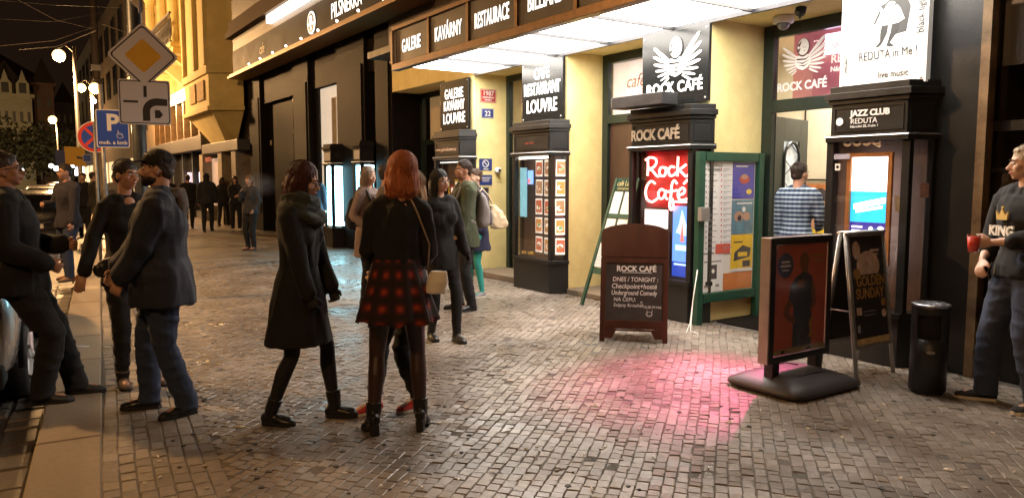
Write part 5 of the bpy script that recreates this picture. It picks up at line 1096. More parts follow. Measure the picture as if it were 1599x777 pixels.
pO,kO=person('man with short dark hair in an olive green coat wearing a grey backpack',gp(727,483),face=-72,H=1.79,group=G1,head=(-6,0,0),feet=((.10,.05,0,6),(-.10,-.04,0,-12)),hands=((.23,.14,.84),(-.22,.16,.86)),curl=(.6,.6),skinm=skin3,
  top=dict(m=cloth('olive_coat',(.050,.062,.032)),inf=.034,hem=.74,flare=.03,hoodie=True),trousers=(darkt,.012,.004),shoes=('shoe',bleather,bsole),hair=('short',brownh),vox=.013)
backpack(kO,'light grey backpack on the man in the olive coat',cloth('grey_backpack',(.20,.18,.18)))
pP,kP=person('woman with short brown hair in a navy coat and bright teal tights',gp(744,463),face=-60,H=1.70,group=G1,sex='f',head=(-10,0,0),feet=((.07,.05,0,5),(-.09,-.04,0,-15)),hands=((.10,.22,1.08),(-.22,.05,.9)),curl=(.7,.6),
  skinm=skin2,legs=mat('teal_tights',(.03,.33,.29),.7,var=.12,vs=6),top=dict(m=cloth('navy_wool_coat',(.013,.014,.045)),inf=.032,hem=.64,flare=.05),shoes=('shoe',mat('grey_trainer',(.25,.24,.26),.7),wsole),hair=('short',hairm('brown_hair',(.07,.035,.018))),vox=.013)
tb=world_thing('tote_bag','cream tote bag slung behind the woman with teal tights','bag',kP); T=kP['T']; tx,ty,tz=kP['tx'],kP['ty'],kP['tz']; P=PB(); P.rings([(T(-.17,-.27,.94),tx*.05,ty*.13),(T(-.17,-.27,1.02),tx*.07,ty*.16),(T(-.17,-.22,1.18),tx*.06,ty*.10),(T(-.17,-.17,1.27),tx*.04,ty*.04)],16); P.finish('bag_body',tb,[mat('cream_canvas',(.62,.50,.34),.9,var=.2,vs=7,bump=.2)],.013,3,amp=.012,freq=10); b=MB(); b.tube([T(-.17,-.2,1.22),T(-.185,-.09,1.4),T(-.17,.0,1.50),T(-.18,.09,1.40)],.012,6); b.build('strap',mat('cream_canvas',(.6,.5,.34)),tb,smooth=True)
# man in the doorway
pS,kS=person('man in a blue and white checked shirt standing inside the rock cafe entrance',(-5.24,7.22,0),face=160,H=1.74,head=(25,0,0),feet=((.1,0,0,8),(-.1,0,0,-8)),hands=((.15,.28,1.05),(-.24,.1,.85)),top=dict(m=check,inf=.024,hem=.84,flare=.0,name='shirt',amp=.012),trousers=(jeansd,.012,.0),shoes=('shoe',bleather,bsole),hair=('short',brownh),vox=.013)
# ---- walkers and bystanders further off
G2='people walking far down the pavement'
def far(lb,u,v,face,H,topc,trc,hair=('short',brownh),sex='m',hem=.84,hood=None,shoe=None,walk=True,hands=None,group=G2,**kw):
    f=((.08,.20,0,4),(-.08,-.22,0,-4)) if walk else ((.1,0,0,6),(-.1,.03,0,-6))
    return person(lb,gp(u,v),face=face,H=H,group=group,sex=sex,feet=f,hands=hands or ((.24,.12,.86),(-.24,-.02,.86)),top=dict(m=topc,inf=.035,hem=hem,flare=.02,amp=.008),trousers=(trc,.012,0),shoes=('shoe',shoe or bleather,bsole),hair=hair if not hood else None,hood=hood,vox=.02,faceparts=False,**kw)
dk=cloth('dark_far_coat',(.014,.013,.014)); 
far('man in a dark padded coat and hood walking away past the yellow house',325,361,172,1.78,dk,darkt,hood=dk)
far('person in black walking away just left of the hooded man',296,357,178,1.74,blackc,darkt)
far('woman in black with folded arms and white sneakers by the shopfront pillar',369,360,10,1.66,blackc,darkt,hair=('long',brownh),sex='f',walk=False,shoe=mat('white_sneaker',(.75,.72,.68),.6),hands=((.02,.22,1.14),(-.02,.20,1.10)))
far('smoker with light hair in a grey jacket standing against the dark stone wall',393,390,-40,1.66,cloth('grey_blue_jacket',(.035,.033,.036)),darkt,hair=('long',hairm('light_brown_hair',(.16,.09,.05))),sex='f',walk=False,shoe=mat('rust_sneaker',(.3,.12,.08),.7),hands=((.05,.24,1.36),(-.2,.1,.95)))
far('man in a dark blue coat seen from behind near the glowing blue cases',492,386,165,1.74,cloth('blue_black_coat',(.012,.018,.035)),jeansd,walk=False)
far('man in an olive jacket and tan trousers standing beyond the suited man',150,374,100,1.76,cloth('olive_brown_jacket',(.035,.03,.018)),cloth('khaki_trousers',(.11,.085,.055)),walk=False)
far('dark haired bystander beside the yellow road sign pole',134,372,-20,1.74,blackc,darkt,walk=False)
far('person in a pale shirt behind the parking sign pole',183,368,20,1.72,cloth('pale_shirt',(.25,.2,.15)),jeansd,walk=False)
far('person in a brown jacket far along the kerb',198,352,150,1.72,cloth('brown_jacket',(.06,.035,.02)),darkt)
far('person in black far along the pavement by the pole',266,350,170,1.70,blackc,darkt)
far('couple member in dark clothes passing the lit display',349,352,160,1.66,blackc,darkt,sex='f',hair=('bob',brownh))
# a puff of cigarette smoke
def smoke():
    mt=D.materials.new('smoke'); mt.use_nodes=True; N=mt.node_tree.nodes; L=mt.node_tree.links; N.remove(N['Principled BSDF']); v=N.new('ShaderNodeVolumePrincipled'); v.inputs['Color'].default_value=(.8,.8,.85,1)
    tc=N.new('ShaderNodeTexCoord'); g_=N.new('ShaderNodeTexGradient'); g_.gradient_type='SPHERICAL'; L.new(tc.outputs['Object'],g_.inputs[0]); n=N.new('ShaderNodeTexNoise'); n.inputs['Scale'].default_value=3; L.new(tc.outputs['Object'],n.inputs[0])
    q=N.new('ShaderNodeMath'); q.operation='MULTIPLY'; L.new(g_.outputs['Fac'],q.inputs[0]); L.new(n.outputs[0],q.inputs[1]); q2=N.new('ShaderNodeMath'); q2.operation='MULTIPLY'; q2.inputs[1].default_value=.4; L.new(q.outputs[0],q2.inputs[0]); L.new(q2.outputs[0],v.inputs['Density']); L.new(v.outputs[0],N['Material Output'].inputs['Volume'])
    b=MB(); b.ball((0,0,0),1,14); o=b.build('smoke',mt,smooth=True); p=AT(402,288,17.2); o.location=p; o.scale=(.75,.5,.32); tag(o,'thin grey puff of cigarette smoke in front of the dark stone wall','smoke',kind='stuff')
smoke()
# ================================================================ street furniture in front of the cafes
mah=mat('mahogany_varnish',(.055,.015,.010),.32,var=.35,vs=5,stretch=(1,1,.3),bump=.05)
chk=mat('chalk',(.7,.68,.65),.9); slate=mat('blackboard_slate',(.030,.024,.022),.6,var=.7,vs=4)
pL_,pR_=G(936,532),G(1042,536); ux=(pR_-pL_); ux.z=0; wd=ux.length; ux.normalize(); nrm=Vector((ux.y,-ux.x,0))  # towards the street
t=thing('chalkboard','mahogany A-board with arched top and ROCK CAFÉ chalk writing, in front of the neon case','signboard',(pL_+pR_)/2,math.atan2(ux.y,ux.x)); t.scale=(1,1,1.07)
# local: x along width, -y towards viewer
hw=wd/2; Hc=1.10; tilt=Matrix.Rotation(R(-11),4,'X')
def aleaf(parent,M,full):
    s=MB(); th_=.028
    for sg in (-1,1): s.box(sg*hw if sg<0 else hw-.05,(-hw+.05) if sg<0 else hw,0,.78,0,th_,M)
    s.box(-hw+.05,hw-.05,.12,.20,0,th_,M); s.box(-hw+.05,hw-.05,.73,.78,0,th_,M)
    ap=[(-hw,.785),(hw,.785)]+[(hw*math.cos(a)*1.0,Hc-.085+.085*math.sin(a)) for a in [math.pi*k/16 for k in range(17)]]
    o=s.build('frame',mah,parent,bevel=.004); s=MB(); s.prism(ap,0,th_,M); s.build('arched_header',mah,parent,bevel=.004)
    s=MB(); s.prism([(-hw+.05,.03),(-hw+.12,.03),(-hw+.16,.10),(hw-.16,.10),(hw-.12,.03),(hw-.05,.03),(hw-.05,.118),(-hw+.05,.118)],.001,th_-.002,M); s.build('kick_board',mah,parent)
    s=MB(); s.box(-hw+.052,hw-.052,.202,.728,.008,.018,M); return s.build('blackboard' if full else 'back_board',slate if full else mah,parent)
Mf=Matrix.Translation((0,-.0,0))@tilt@frame((0,0,0),(1,0,0),(0,0,1)); aleaf(t,Mf,True)
Mb=Matrix.Translation((0,.44,0))@Matrix.Rotation(R(11),4,'X')@frame((0,0,0),(1,0,0),(0,0,1)); aleaf(t,Mb,False)
Mt=Mf@Matrix.Translation((0,0,.019))
text('ROCK CAFÉ',Mt,.02,.655,.072,chk,t,off=.0022,ext=.0008,lift=.001,xs=1.0); b=MB(); b.box(-.12,.17,.640,.645,.001,.003,Mt); b.build('chalk_line',chk,t)
for s,x,y,sz in (('DNES / TONIGHT :',.01,.56,.058),('Checkpoint+hosté',.0,.495,.064),('Underground Comedy',.0,.435,.062)): text(s,Mt,x,y,sz,chk,t,off=.0006,ext=.0006,lift=.001,xs=.92 if 'U' not in s else .78,shear=.12)
for s,x,y,sz in (('NA ČEPU:',-.20,.375,.050),('Svijany Krouhák',-.20,.325,.046),):
    text(s,Mt,x,y,sz,chk,t,ext=.0006,lift=.001,align='LEFT',shear=.1)
text('ALBUM NA',Mt,.10,.315,.034,chk,t,ext=.0006,lift=.001,align='LEFT',shear=.1); text('40',Mt,.06,.36,.026,chk,t,ext=.0006,lift=.001,align='LEFT')
b=MB(); b.tube([Mt@Vector((.15+.03*math.cos(a),.262+.022*math.sin(a),.002)) for a in [2*math.pi*k/10 for k in range(11)]],.0018,4).tube([Mt@Vector((.13,.30,.002)),Mt@Vector((.135,.25,.002)),Mt@Vector((.175,.25,.002)),Mt@Vector((.18,.30,.002))],.002,4); b.build('chalk_drawing',chk,t)
# green menu easel
e0,e1=G(908,475),G(985,486); ux=(e1-e0); ux.z=0; ux=Vector((.98,-.05,0)).normalized(); 
t=thing('menu_easel','slanted green café Louvre menu stand with white menu sheets by the ochre pillar','menu stand',e0,math.atan2(ux.y,ux.x))
M=Matrix.Rotation(R(-14),4,'X')@frame((0,0,0),(1,0,0),(0,0,1)); M=Matrix.Translation((0,0,0))@M
wE=.62; hE=1.66; sk=.20    # sides converge towards the top left->right
gs=green
def trap(y0,y1,x0,x1): # coordinates slanting like the stand's sides
    f=lambda x,y: sk*y/hE+(x*(1-.25*y/hE)); return [(f(x0,y0),y0),(f(x1,y0),y0),(f(x1,y1),y1),(f(x0,y1),y1)]
b=MB(); b.prism(trap(.0,hE,0,.05),0,.03,M).prism(trap(0,hE,wE-.05,wE),0,.03,M); b.build('leg',gs,t)
b=MB(); b.prism(trap(.42,.50,.05,wE-.05),0,.025,M).prism(trap(.50,hE-.17,.285,.315),.0,.025,M).prism(trap(hE-.17,hE,.05,wE-.05),0,.02,M); 
for y in (.83,1.15): b.prism(trap(y,y+.05,.05,.285),0,.025,M).prism(trap(y,y+.05,.315,wE-.05),0,.025,M)
b.build('frame',gs,t)
b=MB()
for k in range(11): b.prism(trap(hE-.165,hE-.005,.055+k*.047,.075+k*.047),.0205,.026,M)
b.build('header_slat',mat('dark_green_stripe',(.008,.05,.03),.5),t)
shp=mat('menu_sheet',(.78,.75,.68),.7); fk=mat('faint_print',(.5,.42,.36),.8)
for y0,y1 in ((.51,.825),(.885,1.145),(1.205,1.485)):
    for x0,x1 in ((.055,.28),(.32,wE-.055)):
        b=MB(); b.m(shp).prism(trap(y0,y1,x0,x1),.010,.016,M); b.m(fk)
        for k in range(5): b.prism(trap(y0+.04+k*.04,y0+.046+k*.04,x0+.04,x1-.05-.03*(k%2)),.016,.0166,M)
        b.build('menu_sheet',None,t)
gl_=mat('gold_script',(.55,.45,.2),.5)
text('café Louvre',M,sk*.93+.26,hE-.10,.095,gl_,t,lift=.027,shear=.25,xs=.85,ext=.001); text('CAFÉ RESTAURANT',M,sk*.93+.25,hE-.15,.035,gl_,t,lift=.027,ext=.001)
b=MB(); b.tube([(.35,.36,1.4),(.30,.55,0)],.018,6).tube([(.55,.36,1.4),(.60,.55,0)],.018,6); b.build('rear_leg',gs,t)
# green notice case on the entrance reveal
X=-5.80; t=thing('notice_case','tall green framed notice case with a LISTOPAD / NOVEMBER programme and coloured posters','notice case',(X,6.20,0))
wN=1.06; M=YZ(.0,0,0); b=MB(); b.box(0,.085,0,1.90,0,.07,M).box(wN-.085,wN,0,1.90,0,.07,M); b.build('post',green,t,bevel=.005)
b=MB(); b.box(.10,wN-.10,1.80,1.899,0,.068,M).box(.10,wN-.10,.24,.34,0,.068,M); b.build('rail',green,t,bevel=.005)
b=MB(); b.box(.10,wN-.10,.34,1.80,.0,.02,M); b.build('back_panel',paper,t)
lp=mat('programme_sheet',(.80,.79,.77),.6); ik_=mat('print_grey',(.25,.25,.25),.7); rk=mat('print_red',(.5,.08,.05),.7)
its=[]
for c_ in range(2):
    for r_ in range(15):
        y=.94-r_*.062; x=.02+c_*.215; its.append((rk if (c_==1) else ik_,(x+.0,y-.02,x+.018,y))); its.append((ik_,(x+.04,y-.012,x+.04+.11+.04*((r_*7)%3)/2,y-.004))); its.append((ik_,(x+.04,y-.030,x+.10,y-.024)))
panel('programme_poster',YZ(.022,.11,.78),.45,1.0,lp,t,.003,its); text('LISTOPAD/',YZ(.022,.11,.78),.05,.955,.05,mat('print_dark_grey',(.12,.12,.12),.7),t,align='LEFT',ext=.0005,lift=.005,off=.0008); text('NOVEMBER',YZ(.022,.11,.78),.05,.91,.046,mat('print_dark_grey',(.1,.1,.1)),t,align='LEFT',ext=.0005,lift=.005,off=.0008)
b=MB(); b.box(.32,.56,.77,.88,.024,.027,M); b.build('red_banner',mat('banner_red',(.6,.10,.06),.6),t); b=MB(); b.box(.11,.30,.77,.79,.024,.027,M); b.build('grey_banner',ik_,t)
bl_=pc[5]
panel('poster',YZ(.022,.575,1.38),.37,.41,mat('poster_violet_blue',(.06,.05,.38),.6,var=.1),t,.003,[(pc[4],disc(.2,.22,.09,14,.05)),(pc[7],disc(.2,.25,.06,10,.03)),(mat('print_yellow',(.8,.6,.08),.6),disc(.28,.08,.05,9,.03)),(lp,(.05,.36,.25,.375))])
panel('poster',YZ(.022,.575,.98),.37,.385,mat('poster_slate_teal',(.13,.25,.32),.6,var=.3),t,.003,[(pc[7],disc(.12,.2,.08,12,.06)),(pc[3],disc(.13,.18,.035)),(pc[7],disc(.25,.2,.06,12,.05)),(lp,(.08,.34,.34,.355)),(lp,disc(.2,.28,.03))])
panel('poster',YZ(.022,.575,.55),.37,.42,mat('poster_bright_yellow',(.80,.52,.03),.6,var=.1),t,.003,[(pc[3],[(.05,.12),(.32,.16),(.34,.26),(.2,.3),(.06,.22)]),(mat('poster_bright_yellow',(.8,.55,.03)),(.12,.17,.28,.22)),(pc[3],(.04,.33,.2,.345)),(pc[3],(.2,.05,.33,.12)),(lp,(.0,.0,.37,.035))])
panel('poster',YZ(.022,.11,.35),.34,.42,lp,t,.003,[(pc[3],(.12,.14,.24,.30)),(lp,disc(.18,.23,.025)),(ik_,(.03,.33,.31,.345)),(ik_,(.04,.05,.1,.08)),(ik_,(.22,.05,.28,.08))])
panel('orange_panel',YZ(.022,.46,.35),.485,.19,mat('poster_orange_plain',(.60,.20,.05),.7,var=.1),t,.003)
b=MB(); b.box(.105,wN-.105,.345,1.795,.045,.05,M); b.build('pane',glassm('thin_case_glass',(1,1,1),.0,.05,.08),t)
b=MB(); b.box(-.03,.10,1.15,1.30,.075,.13,M); b.build('lock_box',galv,t,bevel=.006)
# white cable looped down from the notice case
b=MB(); b.tube([(-5.72,6.18,.62),(-5.71,6.12,.35),(-5.66,6.02,.06),(-5.60,5.92,.012),(-5.50,5.80,.010)],.005,6); b.tube([(-5.71,6.17,.62),(-5.68,6.08,.30),(-5.61,5.98,.05),(-5.52,5.88,.010),(-5.40,5.86,.010),(-5.34,5.80,.01)],.005,6)
tag(b.build('loose_cable',white,smooth=True),'white cable trailing from the green notice case to the cobbles','cable')
# wind-proof poster stand
a0=G(1197,590); X=-3.62; y0=4.63; y1=5.38; t=thing('poster_stand','framed poster stand on a heavy dark moulded foot, showing a man on red','poster stand',(X,(y0+y1)/2,0))
hw=(y1-y0)/2; M=YZ(.045,0,.22)
fr=mat('anodised_frame',(.42,.36,.34),.42,metal=.5,var=.2)
b=MB(); b.box(-.045,.043,-hw,-hw+.02,.22,1.17).box(-.045,.043,hw-.02,hw,.22,1.17).box(-.045,.043,-hw+.02,hw-.02,.22,.25).box(-.045,.043,-hw+.02,hw-.02,1.14,1.17); b.build('frame',fr,t,bevel=.004)
b=MB(); b.box(-hw+.003,-hw+.055,.003,.947,.0,.008,M).box(hw-.055,hw-.003,.003,.947,0,.008,M).box(-hw+.055,hw-.055,.003,.055,0,.008,M).box(-hw+.055,hw-.055,.895,.947,0,.008,M); b.build('snap_frame',black,t,bevel=.002)
pw=2*hw-.11; Mp=YZ(.03,-hw+.055,.275); sl_=mat('silhouette_slate',(.06,.065,.10),.6,var=.3); sl2=mat('skin_brown_print',(.24,.10,.055),.6)
panel('poster',Mp,pw,.84,mat('poster_brick_red',(.62,.13,.07),.6,var=.18,vs=4),t,.006,
  [(sl2,disc(.36,.70,.058,16,.075)),(sl2,[(.33,.60),(.40,.60),(.41,.66),(.33,.66)]),
   (sl_,[(.24,.04),(.47,.04),(.47,.34),(.49,.50),(.46,.58),(.40,.615),(.33,.615),(.25,.58),(.20,.52),(.18,.42),(.24,.36)]),
   (sl2,[(.18,.42),(.13,.36),(.12,.31),(.18,.25),(.26,.23),(.28,.26),(.2,.30),(.19,.34),(.235,.39)]),
   (sl2,[(.46,.56),(.50,.48),(.52,.38),(.46,.30),(.44,.33),(.48,.39),(.455,.45)]),
   (mat('navy_disc',(.04,.06,.14),.6),disc(.13,.68,.095,20)),(lp,(.08,.70,.18,.715)),(lp,(.07,.67,.19,.685)),(lp,(.09,.64,.17,.65)),
   (sl2,(.28,.5,.36,.56)),(mat('print_ochre',(.45,.22,.05),.6),[(.42,.10),(.45,.14),(.43,.22),(.47,.28),(.48,.24),(.46,.18),(.49,.12)]),
   (mat('print_ochre',(.45,.22,.05)),(.42,.73,.60,.75)),(mat('print_ochre',(.45,.22,.05)),(.46,.69,.58,.705)),(mat('print_sponsor',(.42,.28,.12),.6,var=.5,vs=30),(0,.0,pw,.045)),(black,(.1,.01,.14,.035)),(black,(.4,.01,.46,.035))])
b=MB(); b.box(-hw+.05,hw-.05,.05,.90,.0095,.012,M); b.build('pane',glassm('acrylic_sheet',(1,1,1),.0,.15),t)
for sg in (-1,1):
    b=MB(); b.box(-.04,.04,sg*(hw-.11)-.04,sg*(hw-.11)+.04,.10,.218); b.build('support_post',black,t,bevel=.004)
b=MB(); 
def sup(z,ax_,ay_,n=32,p=.30): return [Vector((math.copysign(abs(math.cos(a))**p,math.cos(a))*ax_,math.copysign(abs(math.sin(a))**p,math.sin(a))*ay_,z)) for a in [2*math.pi*(k+.5)/n for k in range(n)]]
lv=[(.004,.33,.40),(.03,.355,.43),(.055,.35,.425),(.10,.26,.33),(.125,.17,.25),(.13,.15,.23)]
vs=[];n=32
for z,a_,c_ in lv: vs+=sup(z,a_,c_)
fs=[(i*n+k,i*n+(k+1)%n,(i+1)*n+(k+1)%n,(i+1)*n+k) for i in range(len(lv)-1) for k in range(n)]+[tuple(range(n))[::-1],tuple(range((len(lv)-1)*n,len(lv)*n))]
b.add(vs,fs); o=b.build('weighted_foot',mat('moulded_rubber',(.035,.028,.026),.5,var=.3,bump=.15,bs=120),t,smooth=True)
b=MB(); b.tube([(-.16,-.1,.135),(-.16,.12,.135),(-.06,.14,.135)],.005,5).box(.15,.16,-.15,.15,.126,.132); b.build('handle_groove',black,t)
# A-frame poster
t=thing('a_frame_poster','aluminium A-frame with a dark GOLDEN SUNDAY poster beside the litter bin','poster stand',(-3.58,5.78,0)); alu=mat('aluminium',(.45,.42,.39),.38,metal=.85,var=.2)
ht=1.17; spx=.17; hwA=.26
for sg,nm in ((1,'front'),(-1,'rear')):
    for y in (-hwA,hwA):
        b=MB(); b.tube([(.02*sg,y,ht),(spx*sg,y,0.0)],.017,8); b.build('leg',alu,t,smooth=True)
    a=Vector((.02*sg,0,ht)); c_=Vector((spx*sg,0,0)); up=(a-c_).normalized(); M=frame(a-up*.93+Vector((0,-hwA,0)) if sg>0 else a-up*.93+Vector((0,hwA,0)),(0,1*sg,0),up)
    b=MB(); b.box(.02,2*hwA-.02,0,.03,-.01,.012,M).box(.02,2*hwA-.02,.90,.93,-.01,.012,M).box(.0,.03,.0,.93,-.011,.013,M).box(2*hwA-.03,2*hwA,0,.93,-.011,.013,M); b.build('frame',alu,t)
    if sg>0:
        go=mat('print_gold_brown',(.22,.11,.03),.6,var=.4,vs=9); gy=mat('print_gold',(.30,.15,.03),.6,var=.3,vs=9); bn=mat('print_bun',(.48,.31,.21),.6,var=.5,vs=8)
        w2_=2*hwA-.06; M2=M@Matrix.Translation((.03,.03,0)); panel('poster',M2,w2_,.87,mat('poster_near_black',(.014,.010,.010),.6,var=.4),t,.006,[(bn,disc(.09,.76,.055,14,.075)),(bn,disc(.24,.63,.16,20,.12)),(mat('poster_near_black',(0,0,0)),[(.0,.44),(.46,.44),(.46,.56),(.0,.56)]),(go,disc(.07,.57,.05,14,.045)),(gy,disc(.41,.32,.033)),(bn,disc(.41,.23,.033)),(mat('print_strip',(.45,.30,.12),.6,var=.5,vs=30),(0,.0,w2_,.05)),(bn,(.03,.24,.10,.30)),(bn,(.27,.74,.40,.76)),(bn,(.3,.71,.38,.725)),(ik_,(.12,.26,.30,.265)),(ik_,(.12,.23,.28,.235)),(ik_,(.02,.1,.06,.16))])
        text('GOLDEN',M2,w2_/2+.02,.47,.115,gy,t,off=.003,ext=.0006,lift=.012,xs=.85); text('SUNDAY',M2,w2_/2+.0,.37,.115,gy,t,off=.003,ext=.0006,lift=.012,xs=.85)
    else:
        panel('poster',M@Matrix.Translation((.03,.03,0)),2*hwA-.06,.87,mat('poster_near_black',(.014,.01,.01)),t)
b=MB(); b.tube([(-.03,-hwA-.015,ht),(-.03,hwA+.015,ht)],.015,8).tube([(.03,-hwA-.015,ht),(.03,hwA+.015,ht)],.015,8); b.build('hinge_bar',alu,t,smooth=True)
b=MB(); b.tube([(.1,-hwA,.55),(-.1,-hwA,.55)],.006,5).tube([(.1,hwA,.55),(-.1,hwA,.55)],.006,5); b.build('brace',alu,t)
# litter bin
p=G(1447,612); t=thing('litter_bin','round dark litter bin with a steel ashtray top beside the doorway column','bin',(p.x,p.y,0)); bz=.665
b=MB(); n=28; r=.127; vs=[];fs=[]; zs=[.03,.30,.42,.60,.64,bz]
for z in zs: vs+=[(r*math.cos(2*math.pi*k/n),r*math.sin(2*math.pi*k/n),z) for k in range(n)]
ang0=math.atan2(-p.y,-p.x)
for i in range(len(zs)-1):
    for k in range(n):
        a=(2*math.pi*(k+.5)/n-ang0+math.pi)%(2*math.pi)-math.pi
        if i in(2,) and abs(a)<.62: continue
        fs.append((i*n+k,i*n+(k+1)%n,(i+1)*n+(k+1)%n,(i+1)*n+k))
b.add(vs,fs); o=b.build('drum',mat('bin_anthracite',(.03,.03,.032),.45,metal=.4,var=.3,vs=6),t,smooth=True); so_=o.modifiers.new('t','SOLIDIFY'); so_.thickness=.008
b=MB(); b.lathe([(r-.025,.04),(r-.025,.60)],(0,0,0),20); b.build('liner',mat('liner_black',(.006,.006,.006),.9),t)
b=MB(); b.lathe([(r-.02,0),(r-.02,.03)],(0,0,0),24); b.build('base_ring',rubber,t)
b=MB(); b.lathe([(r+.004,bz-.006),(r+.008,bz+.01),(r-.01,bz+.018),(r-.05,bz+.008),(.05,bz-.01),(.001,bz-.01)],(0,0,0),28); b.build('ashtray_top',mat('bin_steel_top',(.4,.4,.42),.3,metal=.9,var=.3),t,smooth=True)
b=MB(); a=ang0+.1; M=frame((r*1.02*math.cos(a),r*1.02*math.sin(a),.33),(-math.sin(a),math.cos(a),0),(0,0,1)); b.prism(disc(0,0,.03,12,.012),0,.004,M); b.build('sticker',galv,t)
# ================================================================ signs and poles
t=thing('tram_pole','thick dark tram pole carrying the priority road signs','pole'); p=G(229,470); dist=(p-Vector((0,0,0))).length; t.location=p
b=MB(); b.lathe([(.16,0),(.16,.5),(.11,.6),(.085,.7),(.08,9)],(0,0,0),18); b.build('shaft',mat('pole_grey',(.05,.055,.06),.45,metal=.4,var=.4,vs=4),t,smooth=True)
lat=Vector((rt.x,rt.y,0)); 
def facing(p,yawoff=0): 
    d=-Vector((p.x,p.y,0)); d.normalize(); d=Matrix.Rotation(R(yawoff),3,'Z')@d; return frame(p,Vector((-d.y,d.x,0)),(0,0,1))  # x to photo right, normal to camera
back=mat('sign_back',(.3,.3,.3),.5,metal=.5); sy=mat('sign_yellow',(.78,.42,.02),.45); sw=mat('sign_sheet_white',(.70,.68,.70),.4); sb=mat('sign_blue',(.02,.07,.42),.4); sr=mat('sign_red',(.6,.05,.03),.4)
dd_=dist*.978
def signpt(u,v,z=None): 
    d=ray(u,v); k=dd_/math.hypot(d.x,d.y); return Vector((0,0,EYE))+d*k
def rrect(w_,h,r,cx=0,cy=0,n=5):
    out=[]
    for sx,sy_,a0 in ((1,1,0),(-1,1,90),(-1,-1,180),(1,-1,270)):
        for k in range(n+1):
            a=R(a0+90*k/n); out.append((cx+sx*(w_/2-r)+r*math.cos(a),cy+sy_*(h/2-r)+r*math.sin(a)))
    return out
def rot(P,a): c_,s_=math.cos(a),math.sin(a); return [(x*c_-y*s_,x*s_+y*c_) for x,y in P]
def signplate(name,label,p,shapes,t_=.012,yo=0,cat='road sign'):
    th=thing(name,label,cat,p); M=facing(Vector((p.x,p.y,0)),yo); M.translation=Vector((0,0,0)); b=MB(); k=0
    for q,P in shapes:
        b.m(q).prism(P,0 if k==0 else t_-.003,t_+k*.0012,M); k+=1
    b.build('plate',None,th); b=MB(); b.box(-.03,.03,-.05,.05,-.05,0,M); b.build('bracket',galv,th); return th,M,t_+k*.0012
p=signpt(223.5,87.5); sc1=dd_/F_PX*1.02; S=lambda px: px*sc1
dm=lambda r_,k: rot(rrect(r_*1.414*sc1,r_*1.414*sc1,k),math.pi/4)
signplate('priority_sign','yellow diamond priority road sign with white border on the tram pole',p,[(sw,dm(44.5,.05)),(ik_ if False else mat('sign_ink',(.03,.025,.025),.5),dm(41,.045)),(sw,dm(38.5,.04)),(sy,dm(23,.03))])
si=MC['sign_ink']; p=signpt(226,160); w1,h1=S(64),S(60)
arc=[(S(-3),S(-25)),(S(-3),S(-12))]+[(S(15)-S(18)*math.cos(a),S(-12)+S(18)*math.sin(a)) for a in [R(10+k*16) for k in range(6)]]+[(S(28),S(5)),(S(28),S(-4))]+[(S(15)-S(9)*math.cos(a),S(-12)+S(8)*math.sin(a)) for a in [R(90-k*16) for k in range(6)]]+[(S(6),S(-25))]
signplate('priority_route_sign','square white sign with a bent black priority route below the yellow diamond',p,[(sw,rrect(w1,h1,.03)),(si,rrect(w1-S(3),h1-S(3),.028)),(sw,rrect(w1-S(5.5),h1-S(5.5),.026)),(si,arc),(si,[(S(-1),S(7)),(S(3),S(7)),(S(3),S(22)),(S(-1),S(22))]),(si,[(S(-26),S(-1)),(S(-8),S(-1)),(S(-8),S(2)),(S(-26),S(2))]),(sw,rrect(S(14),S(14),.02,S(17),S(-15))),(si,[(S(12),S(-21)),(S(18),S(-21)),(S(22),S(-16)),(S(18),S(-10)),(S(12),S(-10))])])
b=MB(); q=signpt(217,40)-signpt(229,40); 
dd_=dist*1.0; ph=thing('sign_tube','thin grey sign tube clamped to the tram pole above the diamond sign','pole',(signpt(217,60).x,signpt(217,60).y,0)); dd_=dist*.978; b=MB(); b.tube([(0,0,2.3),(0,0,4.6)],.018,8); b.build('tube',galv,ph,smooth=True); b=MB(); b.tube([(0,0,3.4),(.1,.12,3.4)],.015,6).tube([(0,0,2.6),(.1,.12,2.6)],.015,6); b.build('clamp',galv,ph)
# parking sign on its own pole
pp=G(171,434); dd_=math.hypot(pp.x,pp.y)*.995; sc1=dd_/F_PX*1.03
t=thing('sign_pole','slim galvanised pole with the blue parking sign','pole',pp); b=MB(); b.tube([(0,0,0),(0,0,3.1)],.033,10); b.build('tube',galv,t,smooth=True)
p=signpt(176,201); th,M,zz=signplate('parking_sign','blue P disabled parking sign on the slim pole',p,[(sw,rrect(S(39),S(50),.03)),(sb,rrect(S(36.5),S(47.5),.025))])
text('P',M,0,-S(2),S(30),sw,th,off=.012,ext=.001,lift=zz); text('mob. a kmb',M,0,-S(20.5),S(7),sw,th,ext=.001,lift=zz,off=.002)
b=MB(); b.tube([M@Vector((S(8)+S(3.5)*math.cos(a),-S(9)+S(3.5)*math.sin(a),zz)) for a in [2*math.pi*k/10 for k in range(10)]],.004,5).tube([M@Vector((S(6),-S(2),zz)),M@Vector((S(6.5),-S(7),zz)),M@Vector((S(11),-S(8),zz)),M@Vector((S(12),-S(12),zz))],.005,5); b.build('wheelchair_mark',sw,th)
dd_*=1.22; sc1=dd_/F_PX*1.03; p=signpt(148,214)
xs_=[rot([(-S(15),-S(1.8)),(S(15),-S(1.8)),(S(15),S(1.8)),(-S(15),S(1.8))],a) for a in (R(45),R(-45))]
signplate('no_stopping_sign','round blue and red no stopping sign half behind the parking sign',p,[(sw,disc(0,0,S(20.5),32)),(sr,disc(0,0,S(19.5),32)),(sb,disc(0,0,S(15.5),32)),(sr,xs_[0]),(sr,xs_[1])])
